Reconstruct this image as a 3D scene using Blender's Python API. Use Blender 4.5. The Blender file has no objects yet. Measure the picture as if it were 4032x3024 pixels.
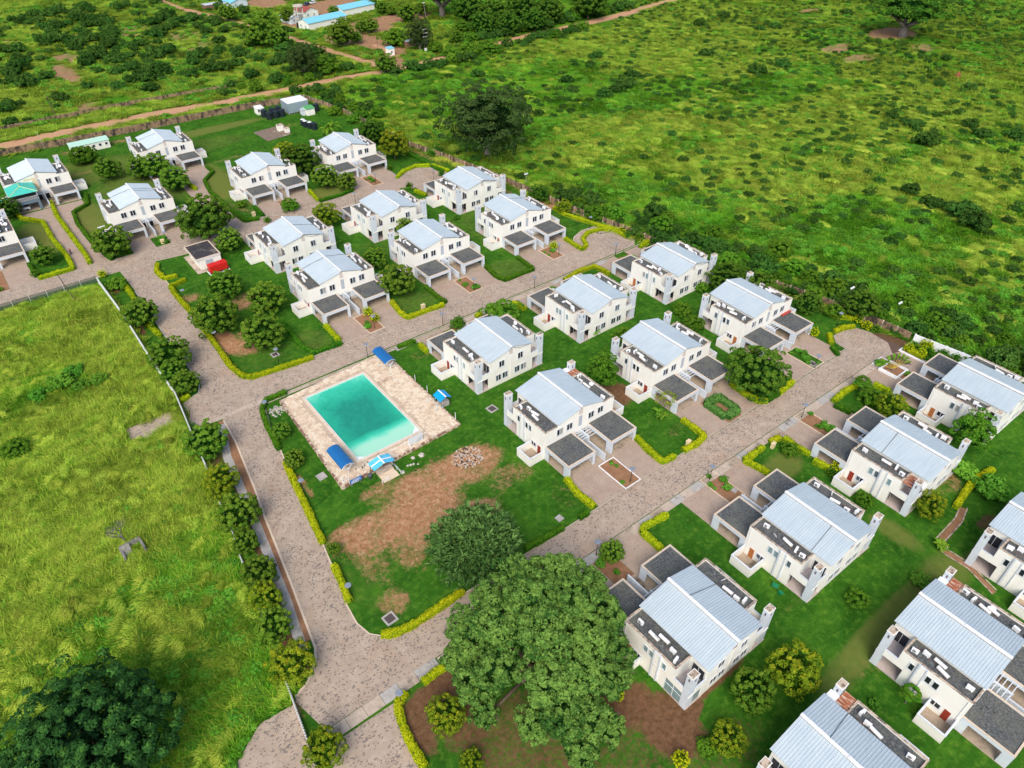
import bpy, math, random
import numpy as np
from math import radians, sin, cos, pi

# ------------------------------------------------------------------ camera, light, exposure
S = bpy.context.scene
COL = S.collection
cam_d = bpy.data.cameras.new('camera'); cam = bpy.data.objects.new('camera', cam_d); COL.objects.link(cam)
from mathutils import Matrix, Vector
TH, ROLL, YAW = radians(39.322), radians(-0.43), radians(38.31)
def _rz(v): return Vector((v[0]*cos(-YAW)-v[1]*sin(-YAW), v[0]*sin(-YAW)+v[1]*cos(-YAW), v[2]))
_f = Vector((0, cos(TH), -sin(TH))); _r = Vector((1, 0, 0)); _d = _f.cross(_r)
_r2 = _r*cos(ROLL)+_d*sin(ROLL); _d2 = -_r*sin(ROLL)+_d*cos(ROLL)
F, R, D = _rz(_f), _rz(_r2), _rz(_d2)
M = Matrix((R, -D, -F)).transposed().to_4x4(); M.translation = Vector((0, 0, 96.632))
cam.matrix_world = M
cam_d.sensor_fit = 'HORIZONTAL'; cam_d.sensor_width = 36.0; cam_d.lens = 36.0*2856.2/4032
cam_d.clip_start = 1.0; cam_d.clip_end = 20000.0
S.camera = cam
W = bpy.data.worlds.new('World'); S.world = W; W.use_nodes = True
SUN_EL, SUN_AZ = radians(46), radians(226)      # azimuth measured clockwise from +Y
nt = W.node_tree; nt.nodes.clear()
sky = nt.nodes.new('ShaderNodeTexSky'); sky.sky_type = 'NISHITA'; sky.sun_disc = False
sky.sun_elevation = SUN_EL; sky.sun_rotation = SUN_AZ; sky.air_density = 1.0; sky.dust_density = 3.0; sky.ozone_density = 1.0
bg = nt.nodes.new('ShaderNodeBackground'); bg.inputs['Strength'].default_value = 0.115
wo = nt.nodes.new('ShaderNodeOutputWorld')
nt.links.new(sky.outputs[0], bg.inputs[0]); nt.links.new(bg.outputs[0], wo.inputs[0])
sl = bpy.data.lights.new('sun', 'SUN'); sl.energy = 1.5; sl.angle = radians(35); sl.color = (1.0, 0.95, 0.87)
so = bpy.data.objects.new('sun', sl); COL.objects.link(so)
sd = Vector((sin(SUN_AZ)*cos(SUN_EL), cos(SUN_AZ)*cos(SUN_EL), sin(SUN_EL)))
so.rotation_euler = sd.to_track_quat('Z', 'Y').to_euler(); so.location = (60, 60, 150)
S.view_settings.view_transform = 'Standard'; S.view_settings.look = 'None'
S.view_settings.gamma = 1.0; S.view_settings.exposure = 0.74; S.view_settings.use_curve_mapping = False
S.cycles.max_bounces = 4; S.cycles.diffuse_bounces = 2; S.cycles.glossy_bounces = 2; S.cycles.transmission_bounces = 2
S.cycles.transparent_max_bounces = 4; S.cycles.use_denoising = True

# ------------------------------------------------------------------ helpers: names and links
def tag(o, label=None, cat=None, group=None, kind=None):
    if label: o['label'] = label
    if cat: o['category'] = cat
    if group: o['group'] = group
    if kind: o['kind'] = kind
    return o
def link(o, parent=None, loc=None, rz=None):
    COL.objects.link(o)
    if parent is not None: o.parent = parent
    if loc is not None: o.location = loc
    if rz is not None: o.rotation_euler = (0, 0, rz)
    return o
def empty(name, loc=(0, 0, 0), rz=0.0):
    o = bpy.data.objects.new(name, None); o.empty_display_size = 0.5
    return link(o, None, loc, rz)
KIDS = {}
def reg(o, parent):
    if parent is not None: KIDS.setdefault(parent.name, []).append(o)
    return o
def copy_tree(o, parent=None):
    c = o.copy(); COL.objects.link(c); c.parent = parent
    if parent is not None: reg(c, parent)
    for ch in KIDS.get(o.name, []): copy_tree(ch, c)
    return c

# ------------------------------------------------------------------ mesh building
class MB:
    def __init__(s): s.v = []; s.f = []
    def poly(s, pts):
        n = len(s.v); s.v += [tuple(p) for p in pts]; s.f.append(tuple(range(n, n+len(pts)))); return s
    def box(s, x0, x1, y0, y1, z0, z1):
        if x0 > x1: x0, x1 = x1, x0
        if y0 > y1: y0, y1 = y1, y0
        n = len(s.v)
        s.v += [(x0,y0,z0),(x1,y0,z0),(x1,y1,z0),(x0,y1,z0),(x0,y0,z1),(x1,y0,z1),(x1,y1,z1),(x0,y1,z1)]
        s.f += [tuple(n+i for i in q) for q in ((3,2,1,0),(4,5,6,7),(0,1,5,4),(1,2,6,5),(2,3,7,6),(3,0,4,7))]
        return s
    def prism(s, pts, z0, z1):          # pts ccw in xy
        n = len(s.v); k = len(pts)
        s.v += [(x, y, z0) for x, y in pts]+[(x, y, z1) for x, y in pts]
        s.f.append(tuple(n+k-1-i for i in range(k))); s.f.append(tuple(n+k+i for i in range(k)))
        for i in range(k): j = (i+1) % k; s.f.append((n+i, n+j, n+k+j, n+k+i))
        return s
    def xprism(s, prof, y0, y1):        # profile in xz extruded along y
        n = len(s.v); k = len(prof)
        s.v += [(x, y0, z) for x, z in prof]+[(x, y1, z) for x, z in prof]
        s.f.append(tuple(n+i for i in range(k))); s.f.append(tuple(n+2*k-1-i for i in range(k)))
        for i in range(k): j = (i+1) % k; s.f.append((n+i, n+k+i, n+k+j, n+j))
        return s
    def tube(s, a, b, r0, r1=None, n=8, caps=True):
        a = np.array(a, float); b = np.array(b, float); r1 = r0 if r1 is None else r1
        d = b-a; L = np.linalg.norm(d); d = d/(L+1e-9)
        u = np.cross(d, (0, 0, 1) if abs(d[2]) < .9 else (1, 0, 0)); u /= np.linalg.norm(u); w = np.cross(d, u)
        m = len(s.v)
        for c, r in ((a, r0), (b, r1)):
            for i in range(n):
                t = 2*pi*i/n; s.v.append(tuple(c+u*r*cos(t)+w*r*sin(t)))
        for i in range(n): j = (i+1) % n; s.f.append((m+i, m+j, m+n+j, m+n+i))
        if caps: s.f.append(tuple(m+n-1-i for i in range(n))); s.f.append(tuple(m+n+i for i in range(n)))
        return s
    def mesh(s, name, mat, smooth=False):
        me = bpy.data.meshes.new(name); me.from_pydata(s.v, [], s.f)
        import bmesh
        bm = bmesh.new(); bm.from_mesh(me); bmesh.ops.recalc_face_normals(bm, faces=bm.faces); bm.to_mesh(me); bm.free()
        if mat: me.materials.append(mat)
        if smooth: me.polygons.foreach_set('use_smooth', [True]*len(me.polygons))
        return me
    def build(s, name, mat, parent=None, smooth=False, loc=None, rz=None):
        o = bpy.data.objects.new(name, s.mesh(name, mat, smooth)); link(o, parent, loc, rz); reg(o, parent); return o
def npmesh(name, v, quads, mat, attrs=None):
    me = bpy.data.meshes.new(name); v = np.asarray(v, np.float32); quads = np.asarray(quads, np.int32)
    me.vertices.add(len(v)); me.vertices.foreach_set('co', v.ravel())
    k = quads.shape[1]; me.loops.add(quads.size); me.loops.foreach_set('vertex_index', quads.ravel())
    me.polygons.add(len(quads)); me.polygons.foreach_set('loop_start', np.arange(0, quads.size, k, dtype=np.int32))
    for n, a in (attrs or {}).items():
        at = me.attributes.new(n, 'FLOAT', 'POINT'); at.data.foreach_set('value', np.asarray(a, np.float32))
    me.update(); me.validate()
    if mat: me.materials.append(mat)
    return me
def put(name, me, parent=None, loc=None, rz=None, sc=None):
    o = bpy.data.objects.new(name, me); link(o, parent, loc, rz)
    if sc is not None: o.scale = sc if hasattr(sc, '__len__') else (sc, sc, sc)
    return reg(o, parent)

# ------------------------------------------------------------------ numpy noise
def vnoise(x, y, sc, seed=0):
    x = np.asarray(x, float)/sc; y = np.asarray(y, float)/sc
    xi = np.floor(x).astype(np.int64); yi = np.floor(y).astype(np.int64); fx = x-xi; fy = y-yi
    fx = fx*fx*(3-2*fx); fy = fy*fy*(3-2*fy)
    def hsh(a, b):
        h = (a*374761393+b*668265263+seed*974634777) & 0xffffffff
        h = ((h ^ (h >> 13))*1274126177) & 0xffffffff
        return ((h ^ (h >> 16)) & 0xffff)/65535.0
    return (hsh(xi, yi)*(1-fx)+hsh(xi+1, yi)*fx)*(1-fy)+(hsh(xi, yi+1)*(1-fx)+hsh(xi+1, yi+1)*fx)*fy
def fbm(x, y, sc, seed=0): return .55*vnoise(x, y, sc, seed)+.3*vnoise(x, y, sc/2.3, seed+1)+.15*vnoise(x, y, sc/5.1, seed+2)
def inpoly(x, y, P):
    x = np.asarray(x, float); y = np.asarray(y, float); r = np.zeros(x.shape, bool); n = len(P)
    for i in range(n):
        x0, y0 = P[i]; x1, y1 = P[(i+1) % n]
        if y0 == y1: continue
        c = ((y0 > y) != (y1 > y)) & (x < (x1-x0)*(y-y0)/(y1-y0)+x0); r ^= c
    return r
def segdist(x, y, path):
    d = np.full(np.shape(x), 1e9)
    for (ax, ay), (bx, by) in zip(path[:-1], path[1:]):
        vx, vy = bx-ax, by-ay; L = vx*vx+vy*vy+1e-9
        t = np.clip(((x-ax)*vx+(y-ay)*vy)/L, 0, 1); d = np.minimum(d, np.hypot(x-ax-t*vx, y-ay-t*vy))
    return d

# ------------------------------------------------------------------ materials
class NT:
    def __init__(s, name, rough=.7, metal=0.0, spec=.3):
        s.m = bpy.data.materials.new(name); s.m.use_nodes = True; s.t = s.m.node_tree; s.b = s.t.nodes['Principled BSDF']
        s.b.inputs['Roughness'].default_value = rough; s.b.inputs['Metallic'].default_value = metal
        s.b.inputs['Specular IOR Level'].default_value = spec
    def n(s, ty, **k):
        o = s.t.nodes.new(ty)
        for a, b in k.items():
            if a.startswith('_'): setattr(o, a[1:], b)
            else:
                i = o.inputs[int(a[1:])] if a[0] == 'i' and a[1:].isdigit() else o.inputs[a]
                if isinstance(b, bpy.types.NodeSocket): s.t.links.new(b, i)
                else: i.default_value = b
        return o
    def pos(s, obj=False):
        return s.n('ShaderNodeTexCoord').outputs['Object'] if obj else s.n('ShaderNodeNewGeometry').outputs['Position']
    def noise(s, vec, scale, detail=3.0, rough=.55, dist=0.0):
        return s.n('ShaderNodeTexNoise', Vector=vec, Scale=scale, Detail=detail, Roughness=rough, Distortion=dist).outputs['Fac']
    def ramp(s, fac, stops, interp='LINEAR'):
        r = s.n('ShaderNodeValToRGB', Fac=fac); e = r.color_ramp.elements; r.color_ramp.interpolation = interp
        while len(e) < len(stops): e.new(.5)
        for el, (p, c) in zip(e, stops):
            el.position = p; el.color = (c[0], c[1], c[2], 1) if hasattr(c, '__len__') else (c, c, c, 1)
        return r.outputs['Color']
    def mix(s, f, a, b, mode='MIX'):
        o = s.t.nodes.new('ShaderNodeMix'); o.data_type = 'RGBA'; o.blend_type = mode
        for i, v in ((0, f), (6, a), (7, b)):
            if isinstance(v, bpy.types.NodeSocket): s.t.links.new(v, o.inputs[i])
            elif hasattr(v, '__len__'): o.inputs[i].default_value = (v[0], v[1], v[2], 1)
            else: o.inputs[i].default_value = v
        return o.outputs[2]
    def math(s, op, a, b=0.0, c=0.0):
        o = s.t.nodes.new('ShaderNodeMath'); o.operation = op
        for i, v in ((0, a), (1, b), (2, c)):
            if isinstance(v, bpy.types.NodeSocket): s.t.links.new(v, o.inputs[i])
            else: o.inputs[i].default_value = v
        return o.outputs[0]
    def attr(s, name, ty='GEOMETRY'): return s.n('ShaderNodeAttribute', _attribute_name=name, _attribute_type=ty).outputs['Fac']
    def color(s, c):
        i = s.b.inputs['Base Color']
        if isinstance(c, bpy.types.NodeSocket): s.t.links.new(c, i)
        else: i.default_value = (c[0], c[1], c[2], 1)
        return s
    def bump(s, h, strength=.3, dist=.05):
        b = s.n('ShaderNodeBump', Height=h, Strength=strength, Distance=dist); s.t.links.new(b.outputs[0], s.b.inputs['Normal']); return s
    def rough(s, f): s.t.links.new(f, s.b.inputs['Roughness']); return s

def plain(name, c, rough=.6, metal=0.0, spec=.3, var=.12, sc=2.0):
    m = NT(name, rough, metal, spec)
    f = m.noise(m.pos(), sc, 4)
    return m.color(m.ramp(f, [(.25, [v*(1-var) for v in c]), (.75, [min(1, v*(1+var)) for v in c])])).m
def mk_wall():
    m = NT('white_plaster', .85); p = m.pos()
    base = m.ramp(m.noise(p, .6, 5, .6), [(.3, (.84,.815,.745)), (.7, (.88,.865,.80))])
    streak = m.n('ShaderNodeMapping', Vector=p, Scale=(1.6, 1.6, .16)).outputs[0]
    st = m.ramp(m.noise(streak, 1.2, 5, .65), [(.55, 0), (.78, 1)])
    c = m.mix(m.math('MULTIPLY', st, .24), base, (.52,.50,.44))
    z = m.n('ShaderNodeSeparateXYZ', Vector=p).outputs['Z']
    low = m.n('ShaderNodeMapRange', Value=z, i1=.75, i2=.0).outputs[0]
    lowm = m.math('MULTIPLY', low, m.ramp(m.noise(p, 1.8, 4), [(.3, .15), (.7, 1)]))
    c = m.mix(m.math('MULTIPLY', lowm, .42), c, (.50,.40,.27))
    return m.color(c).bump(m.noise(p, 9, 3), .15, .02).m
M_ = {}
M_['wall'] = mk_wall()
def mk_blue():
    m = NT('pale_blue_paint', .8); p = m.pos()
    c = m.ramp(m.noise(p, .9, 5, .6), [(.3, (.55,.60,.66)), (.7, (.64,.69,.74))])
    streak = m.n('ShaderNodeMapping', Vector=p, Scale=(2, 2, .2)).outputs[0]
    return m.color(m.mix(m.math('MULTIPLY', m.ramp(m.noise(streak, 1.5, 4), [(.55, 0), (.8, 1)]), .3), c, (.42,.42,.4))).m
M_['blue'] = mk_blue()
def mk_zinc():
    m = NT('zinc_roof_sheet', .5, .25, .4); p = m.pos()
    c = m.ramp(m.noise(p, .35, 5, .6), [(.3, (.49,.57,.61)), (.7, (.55,.625,.655))])
    o = m.pos(True); st = m.n('ShaderNodeMapping', Vector=o, Scale=(.25, 2.6, 1)).outputs[0]
    c = m.mix(m.math('MULTIPLY', m.ramp(m.noise(st, .8, 4), [(.4, 0), (.7, 1)]), .3), c, (.70,.77,.80))
    y = m.n('ShaderNodeSeparateXYZ', Vector=o).outputs['Y']
    rib = m.math('GREATER_THAN', m.math('FRACT', m.math('MULTIPLY', y, 1/.39)), .72)
    c = m.mix(m.math('MULTIPLY', rib, .13), c, (.36,.45,.52))
    return m.color(c).m
M_['zinc'] = mk_zinc()
def mk_flat():
    m = NT('weathered_flat_roof', .95); p = m.pos()
    c = m.ramp(m.noise(p, 3.6, 6, .75, .6), [(.34, (.028,.030,.032)), (.5, (.085,.09,.092)), (.66, (.21,.22,.22))])
    c = m.mix(m.ramp(m.noise(p, .42, 4), [(.42, 0), (.7, 1)]), c, m.ramp(m.noise(p, 5, 4), [(.3, (.06,.065,.055)), (.7, (.20,.20,.175))]))
    c = m.mix(m.math('MULTIPLY', m.ramp(m.noise(p, .9, 3), [(.6, 0), (.72, 1)]), .5), c, (.030,.030,.032))
    return m.color(c).bump(m.noise(p, 7, 4), .6, .05).m
M_['flat'] = mk_flat()
def mk_coping():
    m = NT('stained_coping', .85); p = m.pos()
    return m.color(m.mix(m.ramp(m.noise(p, 1.4, 5, .7), [(.46, 0), (.62, 1)]), (.56,.44,.33), (.13,.105,.085))).m
M_['coping'] = mk_coping()
def mk_coping2():
    m = NT('tan_coping', .85); p = m.pos()
    return m.color(m.mix(m.ramp(m.noise(p, 1.7, 5, .7), [(.60, 0), (.76, 1)]), (.66,.53,.40), (.20,.16,.13))).m
M_['tan'] = mk_coping2()
M_['trim'] = plain('window_surround', (.66,.69,.72), .7)
M_['glass'] = plain('dark_window_glass', (.018,.022,.028), .12, 0, .5, .3, .6)
M_['glass2'] = plain('teal_window_blind', (.20,.30,.31), .35, 0, .5, .15)
M_['mull'] = plain('white_aluminium', (.78,.79,.80), .5)
M_['door_r'] = plain('red_brown_door', (.28,.035,.018), .5)
M_['door_o'] = plain('orange_wood_door', (.42,.15,.045), .55)
M_['niche'] = plain('blue_grey_panel', (.42,.46,.51), .7)
M_['slot'] = plain('rusty_vent', (.22,.10,.08), .8)
M_['tslot'] = plain('tower_slot_shade', (.16,.13,.14), .8)
M_['dark'] = plain('dark_opening', (.02,.02,.022), .6)
M_['acw'] = plain('white_enamel', (.85,.86,.87), .4)
M_['acg'] = plain('grey_grille', (.22,.23,.24), .5)
M_['tank'] = plain('pale_tank_enamel', (.78,.77,.74), .35)
M_['steel'] = plain('bright_steel', (.62,.68,.74), .3, .6)
M_['floor'] = plain('terrace_tile', (.50,.42,.38), .6)
M_['bfloor'] = plain('grey_pink_tile', (.42,.37,.37), .6)
def mk_rust():
    m = NT('rusted_sheet', .8); o = m.pos(True)
    st = m.n('ShaderNodeMapping', Vector=o, Scale=(2.8, .45, 1)).outputs[0]
    return m.color(m.ramp(m.noise(st, 1.6, 5, .6), [(.35, (.20,.05,.025)), (.5, (.40,.14,.06)), (.6, (.58,.50,.42)), (.75, (.66,.66,.64))])).m
M_['rust'] = mk_rust()
def mk_conc(name, a, b, dark, sc=1.0):
    m = NT(name, .9); p = m.pos()
    c = m.ramp(m.noise(p, 1.3*sc, 6, .65), [(.3, a), (.7, b)])
    c = m.mix(m.ramp(m.noise(p, .35*sc, 5, .7), [(.54, 0), (.70, 1)]), c, dark)
    return m.color(c).bump(m.noise(p, 8, 4), .3, .02).m
M_['conc'] = mk_conc('tan_concrete', (.42,.34,.26), (.55,.45,.36), (.16,.12,.09))
M_['grey'] = mk_conc('grey_concrete', (.34,.32,.29), (.48,.45,.41), (.15,.13,.12))
M_['carfloor'] = mk_conc('carport_floor', (.34,.27,.20), (.44,.35,.26), (.12,.09,.07))
def mk_pave(name, a, b, fleck, amount, dirt=.25):
    m = NT(name, .9); p = m.pos()
    c = m.ramp(m.noise(p, .5, 6, .65), [(.3, a), (.7, b)])
    # red earth washed over the stones
    c = m.mix(m.math('MULTIPLY', m.ramp(m.noise(p, .13, 5, .6), [(.52, 0), (.68, 1)]), dirt), c, (.50,.27,.15))
    # joints of small interlocking blocks
    br = m.n('ShaderNodeTexBrick', Vector=p, Scale=1.0); br.offset = .5
    br.inputs['Mortar Size'].default_value = .02; br.inputs['Color1'].default_value = (1,1,1,1); br.inputs['Color2'].default_value = (.8,.8,.8,1); br.inputs['Mortar'].default_value = (.35,.35,.35,1)
    br.inputs['Brick Width'].default_value = .34; br.inputs['Row Height'].default_value = .18
    c = m.mix(.55, c, m.mix(1.0, c, br.outputs['Color'], 'MULTIPLY'))
    # dark stained blocks in drifts
    v = m.n('ShaderNodeTexVoronoi', Vector=m.n('ShaderNodeMapping', Vector=p, Scale=(4.2, 5.4, 1)).outputs[0], Scale=1.0)
    cell = m.n('ShaderNodeSeparateColor', Color=v.outputs['Color']).outputs[0]
    drift = m.n('ShaderNodeMapRange', Value=m.noise(p, .11, 4, .6), i1=.35, i2=.68, i3=amount*.25, i4=amount).outputs[0]
    near = m.math('ADD', m.noise(p, 1.1, 3), -.5)
    th = m.math('ADD', drift, m.math('MULTIPLY', near, amount*1.6))
    fl = m.math('LESS_THAN', cell, th)
    c = m.mix(m.math('MULTIPLY', fl, .70), c, fleck)
    c = m.mix(m.math('MULTIPLY', m.ramp(m.noise(p, .07, 5, .7), [(.5, 0), (.75, 1)]), .35), c, (.26,.22,.19))
    return m.color(c).bump(m.noise(p, 6, 3), .3, .02).m
M_['road'] = mk_pave('block_paving', (.42,.325,.245), (.56,.445,.345), (.11,.10,.095), .27)
M_['drive'] = mk_pave('driveway_paving', (.42,.315,.24), (.51,.39,.305), (.24,.19,.16), .05, .15)
def mk_earth(name='red_earth', a=(.34,.17,.085), b=(.52,.29,.16)):
    m = NT(name, .95); p = m.pos()
    return m.color(m.ramp(m.noise(p, .8, 7, .7), [(.3, a), (.7, b)])).bump(m.noise(p, 4, 4), .4, .05).m
M_['earth'] = mk_earth(); M_['track'] = mk_earth('dirt_track_earth', (.42,.22,.11), (.58,.34,.20))
M_['bed'] = mk_earth('garden_bed_soil', (.22,.11,.055), (.36,.19,.10))
def mk_lawn():
    m = NT('lawn_grass', .95, 0, .02); p = m.pos()
    g = m.ramp(m.noise(p, .22, 6, .62), [(.28, (.018,.075,.007)), (.5, (.040,.140,.012)), (.72, (.080,.205,.017))])
    g = m.mix(m.ramp(m.noise(p, 1.6, 6, .75), [(.35, 0), (.65, .55)]), g, (.016,.070,.006))
    g = m.mix(m.math('MULTIPLY', m.ramp(m.noise(p, .9, 5, .65), [(.5, 0), (.72, 1)]), .7), g, (.12,.24,.025))
    d = m.math('ADD', m.attr('dirt'), m.math('ADD', m.math('MULTIPLY', m.math('ADD', m.noise(p, .28, 4, .6), -.5), 1.1), m.math('MULTIPLY', m.math('ADD', m.noise(p, 1.3, 8, .85), -.5), 2.4)))
    dm = m.ramp(d, [(.34, 0), (.86, 1)])
    e = m.ramp(m.noise(p, 1.1, 7, .8, .8), [(.30, (.19,.085,.040)), (.48, (.36,.18,.090)), (.60, (.47,.28,.16)), (.72, (.62,.45,.30))])
    c = m.mix(dm, g, e)
    y = m.math('ADD', m.attr('dry'), m.math('MULTIPLY', m.math('ADD', m.noise(p, .8, 6, .75), -.5), 1.3))
    c = m.mix(m.ramp(y, [(.35, 0), (1.0, .8)]), c, (.155,.175,.040))
    so_ = m.math('ADD', m.attr('soil'), m.math('MULTIPLY', m.math('ADD', m.noise(p, 1.1, 7, .8), -.5), 1.7))
    c = m.mix(m.ramp(so_, [(.38, 0), (.75, 1)]), c, m.ramp(m.noise(p, 1.3, 6, .75), [(.3, (.085,.045,.022)), (.7, (.22,.12,.065))]))
    return m.color(c).bump(m.noise(p, 5, 5, .7), .55, .08).m
M_['lawn'] = mk_lawn()
def mk_field():
    m = NT('field_grass', .95, 0, .02); p = m.pos()
    wp = m.n('ShaderNodeMapping', Vector=p, Rotation=(0, 0, radians(-38)), Scale=(.45, 1.3, 1)).outputs[0]
    g = m.ramp(m.noise(wp, .5, 7, .7, .8), [(.28, (.022,.095,.007)), (.5, (.060,.205,.011)), (.72, (.13,.30,.016))])
    y = m.ramp(m.noise(wp, 1.0, 7, .7, 1.2), [(.28, (.060,.17,.009)), (.5, (.16,.29,.016)), (.72, (.36,.41,.06))])
    k = m.math('ADD', m.attr('yel'), m.math('MULTIPLY', m.math('ADD', m.noise(wp, .35, 6, .7, .8), -.5), 1.1))
    c = m.mix(m.ramp(k, [(.35, 0), (.65, 1)]), g, y)
    d = m.math('ADD', m.attr('dirt'), m.math('ADD', m.math('MULTIPLY', m.math('ADD', m.noise(p, .16, 5, .7), -.5), 1.1), m.math('MULTIPLY', m.math('ADD', m.noise(p, .9, 6, .8), -.5), 1.0)))
    e = m.ramp(m.noise(p, .6, 6, .7), [(.3, (.27,.135,.07)), (.7, (.44,.27,.16))])
    return m.color(m.mix(m.ramp(d, [(.45, 0), (.75, 1)]), c, e)).bump(m.noise(wp, 2.5, 5, .7), .9, .3).m
M_['field'] = mk_field()
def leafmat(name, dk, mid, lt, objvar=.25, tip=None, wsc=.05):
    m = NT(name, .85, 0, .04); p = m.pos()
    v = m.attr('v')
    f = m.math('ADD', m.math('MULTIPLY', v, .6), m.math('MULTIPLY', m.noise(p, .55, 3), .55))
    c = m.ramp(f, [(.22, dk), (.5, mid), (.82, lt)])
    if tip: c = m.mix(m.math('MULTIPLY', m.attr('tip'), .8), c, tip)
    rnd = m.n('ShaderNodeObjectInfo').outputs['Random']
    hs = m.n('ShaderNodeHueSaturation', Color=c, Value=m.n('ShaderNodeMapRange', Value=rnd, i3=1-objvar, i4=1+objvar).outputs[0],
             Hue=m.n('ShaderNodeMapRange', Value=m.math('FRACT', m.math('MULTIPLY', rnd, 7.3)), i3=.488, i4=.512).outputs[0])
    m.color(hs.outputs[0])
    tr = m.n('ShaderNodeBsdfTranslucent'); m.t.links.new(hs.outputs[0], tr.inputs['Color'])
    mx = m.n('ShaderNodeMixShader', Fac=.22); m.t.links.new(m.b.outputs[0], mx.inputs[1]); m.t.links.new(tr.outputs[0], mx.inputs[2])
    m.t.links.new(mx.outputs[0], m.t.nodes['Material Output'].inputs['Surface'])
    return m.m
L_ = dict(
 round=leafmat('neem_leaves', (.010,.045,.005), (.045,.135,.011), (.15,.28,.026), .15, (.22,.32,.03)),
 roundy=leafmat('yellowing_leaves', (.020,.062,.005), (.080,.165,.010), (.22,.30,.016), .15, (.38,.38,.02)),
 big=leafmat('dark_tree_leaves', (.008,.036,.005), (.025,.090,.010), (.085,.185,.018), .2, (.13,.24,.025)),
 giant=leafmat('broad_tree_leaves', (.008,.036,.007), (.044,.135,.024), (.19,.34,.065), .05, (.24,.37,.06)),
 dark=leafmat('blue_green_leaves', (.005,.022,.007), (.015,.055,.014), (.040,.115,.026), .05, (.09,.22,.04)),
 feather=leafmat('feathery_leaves', (.016,.06,.014), (.060,.165,.040), (.16,.32,.08), .05),
 bush=leafmat('bush_leaves', (.012,.058,.005), (.040,.145,.010), (.12,.26,.020), .25),
 scrub=leafmat('scrub_leaves', (.007,.034,.006), (.020,.080,.013), (.065,.155,.024), .3),
 acacia=leafmat('grey_green_leaves', (.010,.026,.007), (.026,.058,.014), (.070,.115,.030), .1),
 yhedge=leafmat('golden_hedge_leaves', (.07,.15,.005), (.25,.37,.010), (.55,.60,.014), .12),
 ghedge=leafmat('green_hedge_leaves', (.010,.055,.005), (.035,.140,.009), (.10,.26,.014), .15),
 ghost=leafmat('grey_hedge_leaves', (.02,.085,.016), (.060,.19,.034), (.15,.33,.07), .1),
 palm=leafmat('palm_leaves', (.03,.10,.01), (.085,.22,.02), (.26,.42,.03), .1),
 ygrass=leafmat('yellow_grass_blades', (.024,.085,.006), (.135,.28,.014), (.40,.50,.06), .45),
 ggrass=leafmat('green_grass_blades', (.014,.075,.006), (.062,.225,.012), (.18,.42,.026), .42),
 straw=leafmat('straw_blades', (.09,.09,.02), (.36,.33,.09), (.62,.55,.22), .3),
 weed=leafmat('weed_leaves', (.014,.080,.007), (.045,.200,.016), (.14,.36,.035), .35))
def mk_bark(name, c):
    m = NT(name, .9); p = m.pos(True)
    q = m.n('ShaderNodeMapping', Vector=p, Scale=(4, 4, .8)).outputs[0]
    return m.color(m.ramp(m.noise(q, 1.5, 5), [(.3, [v*.55 for v in c]), (.7, c)])).bump(m.noise(q, 2, 4), .6, .05).m
M_['bark'] = mk_bark('brown_bark', (.16,.12,.085)); M_['bark2'] = mk_bark('grey_bark', (.24,.21,.19))

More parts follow.
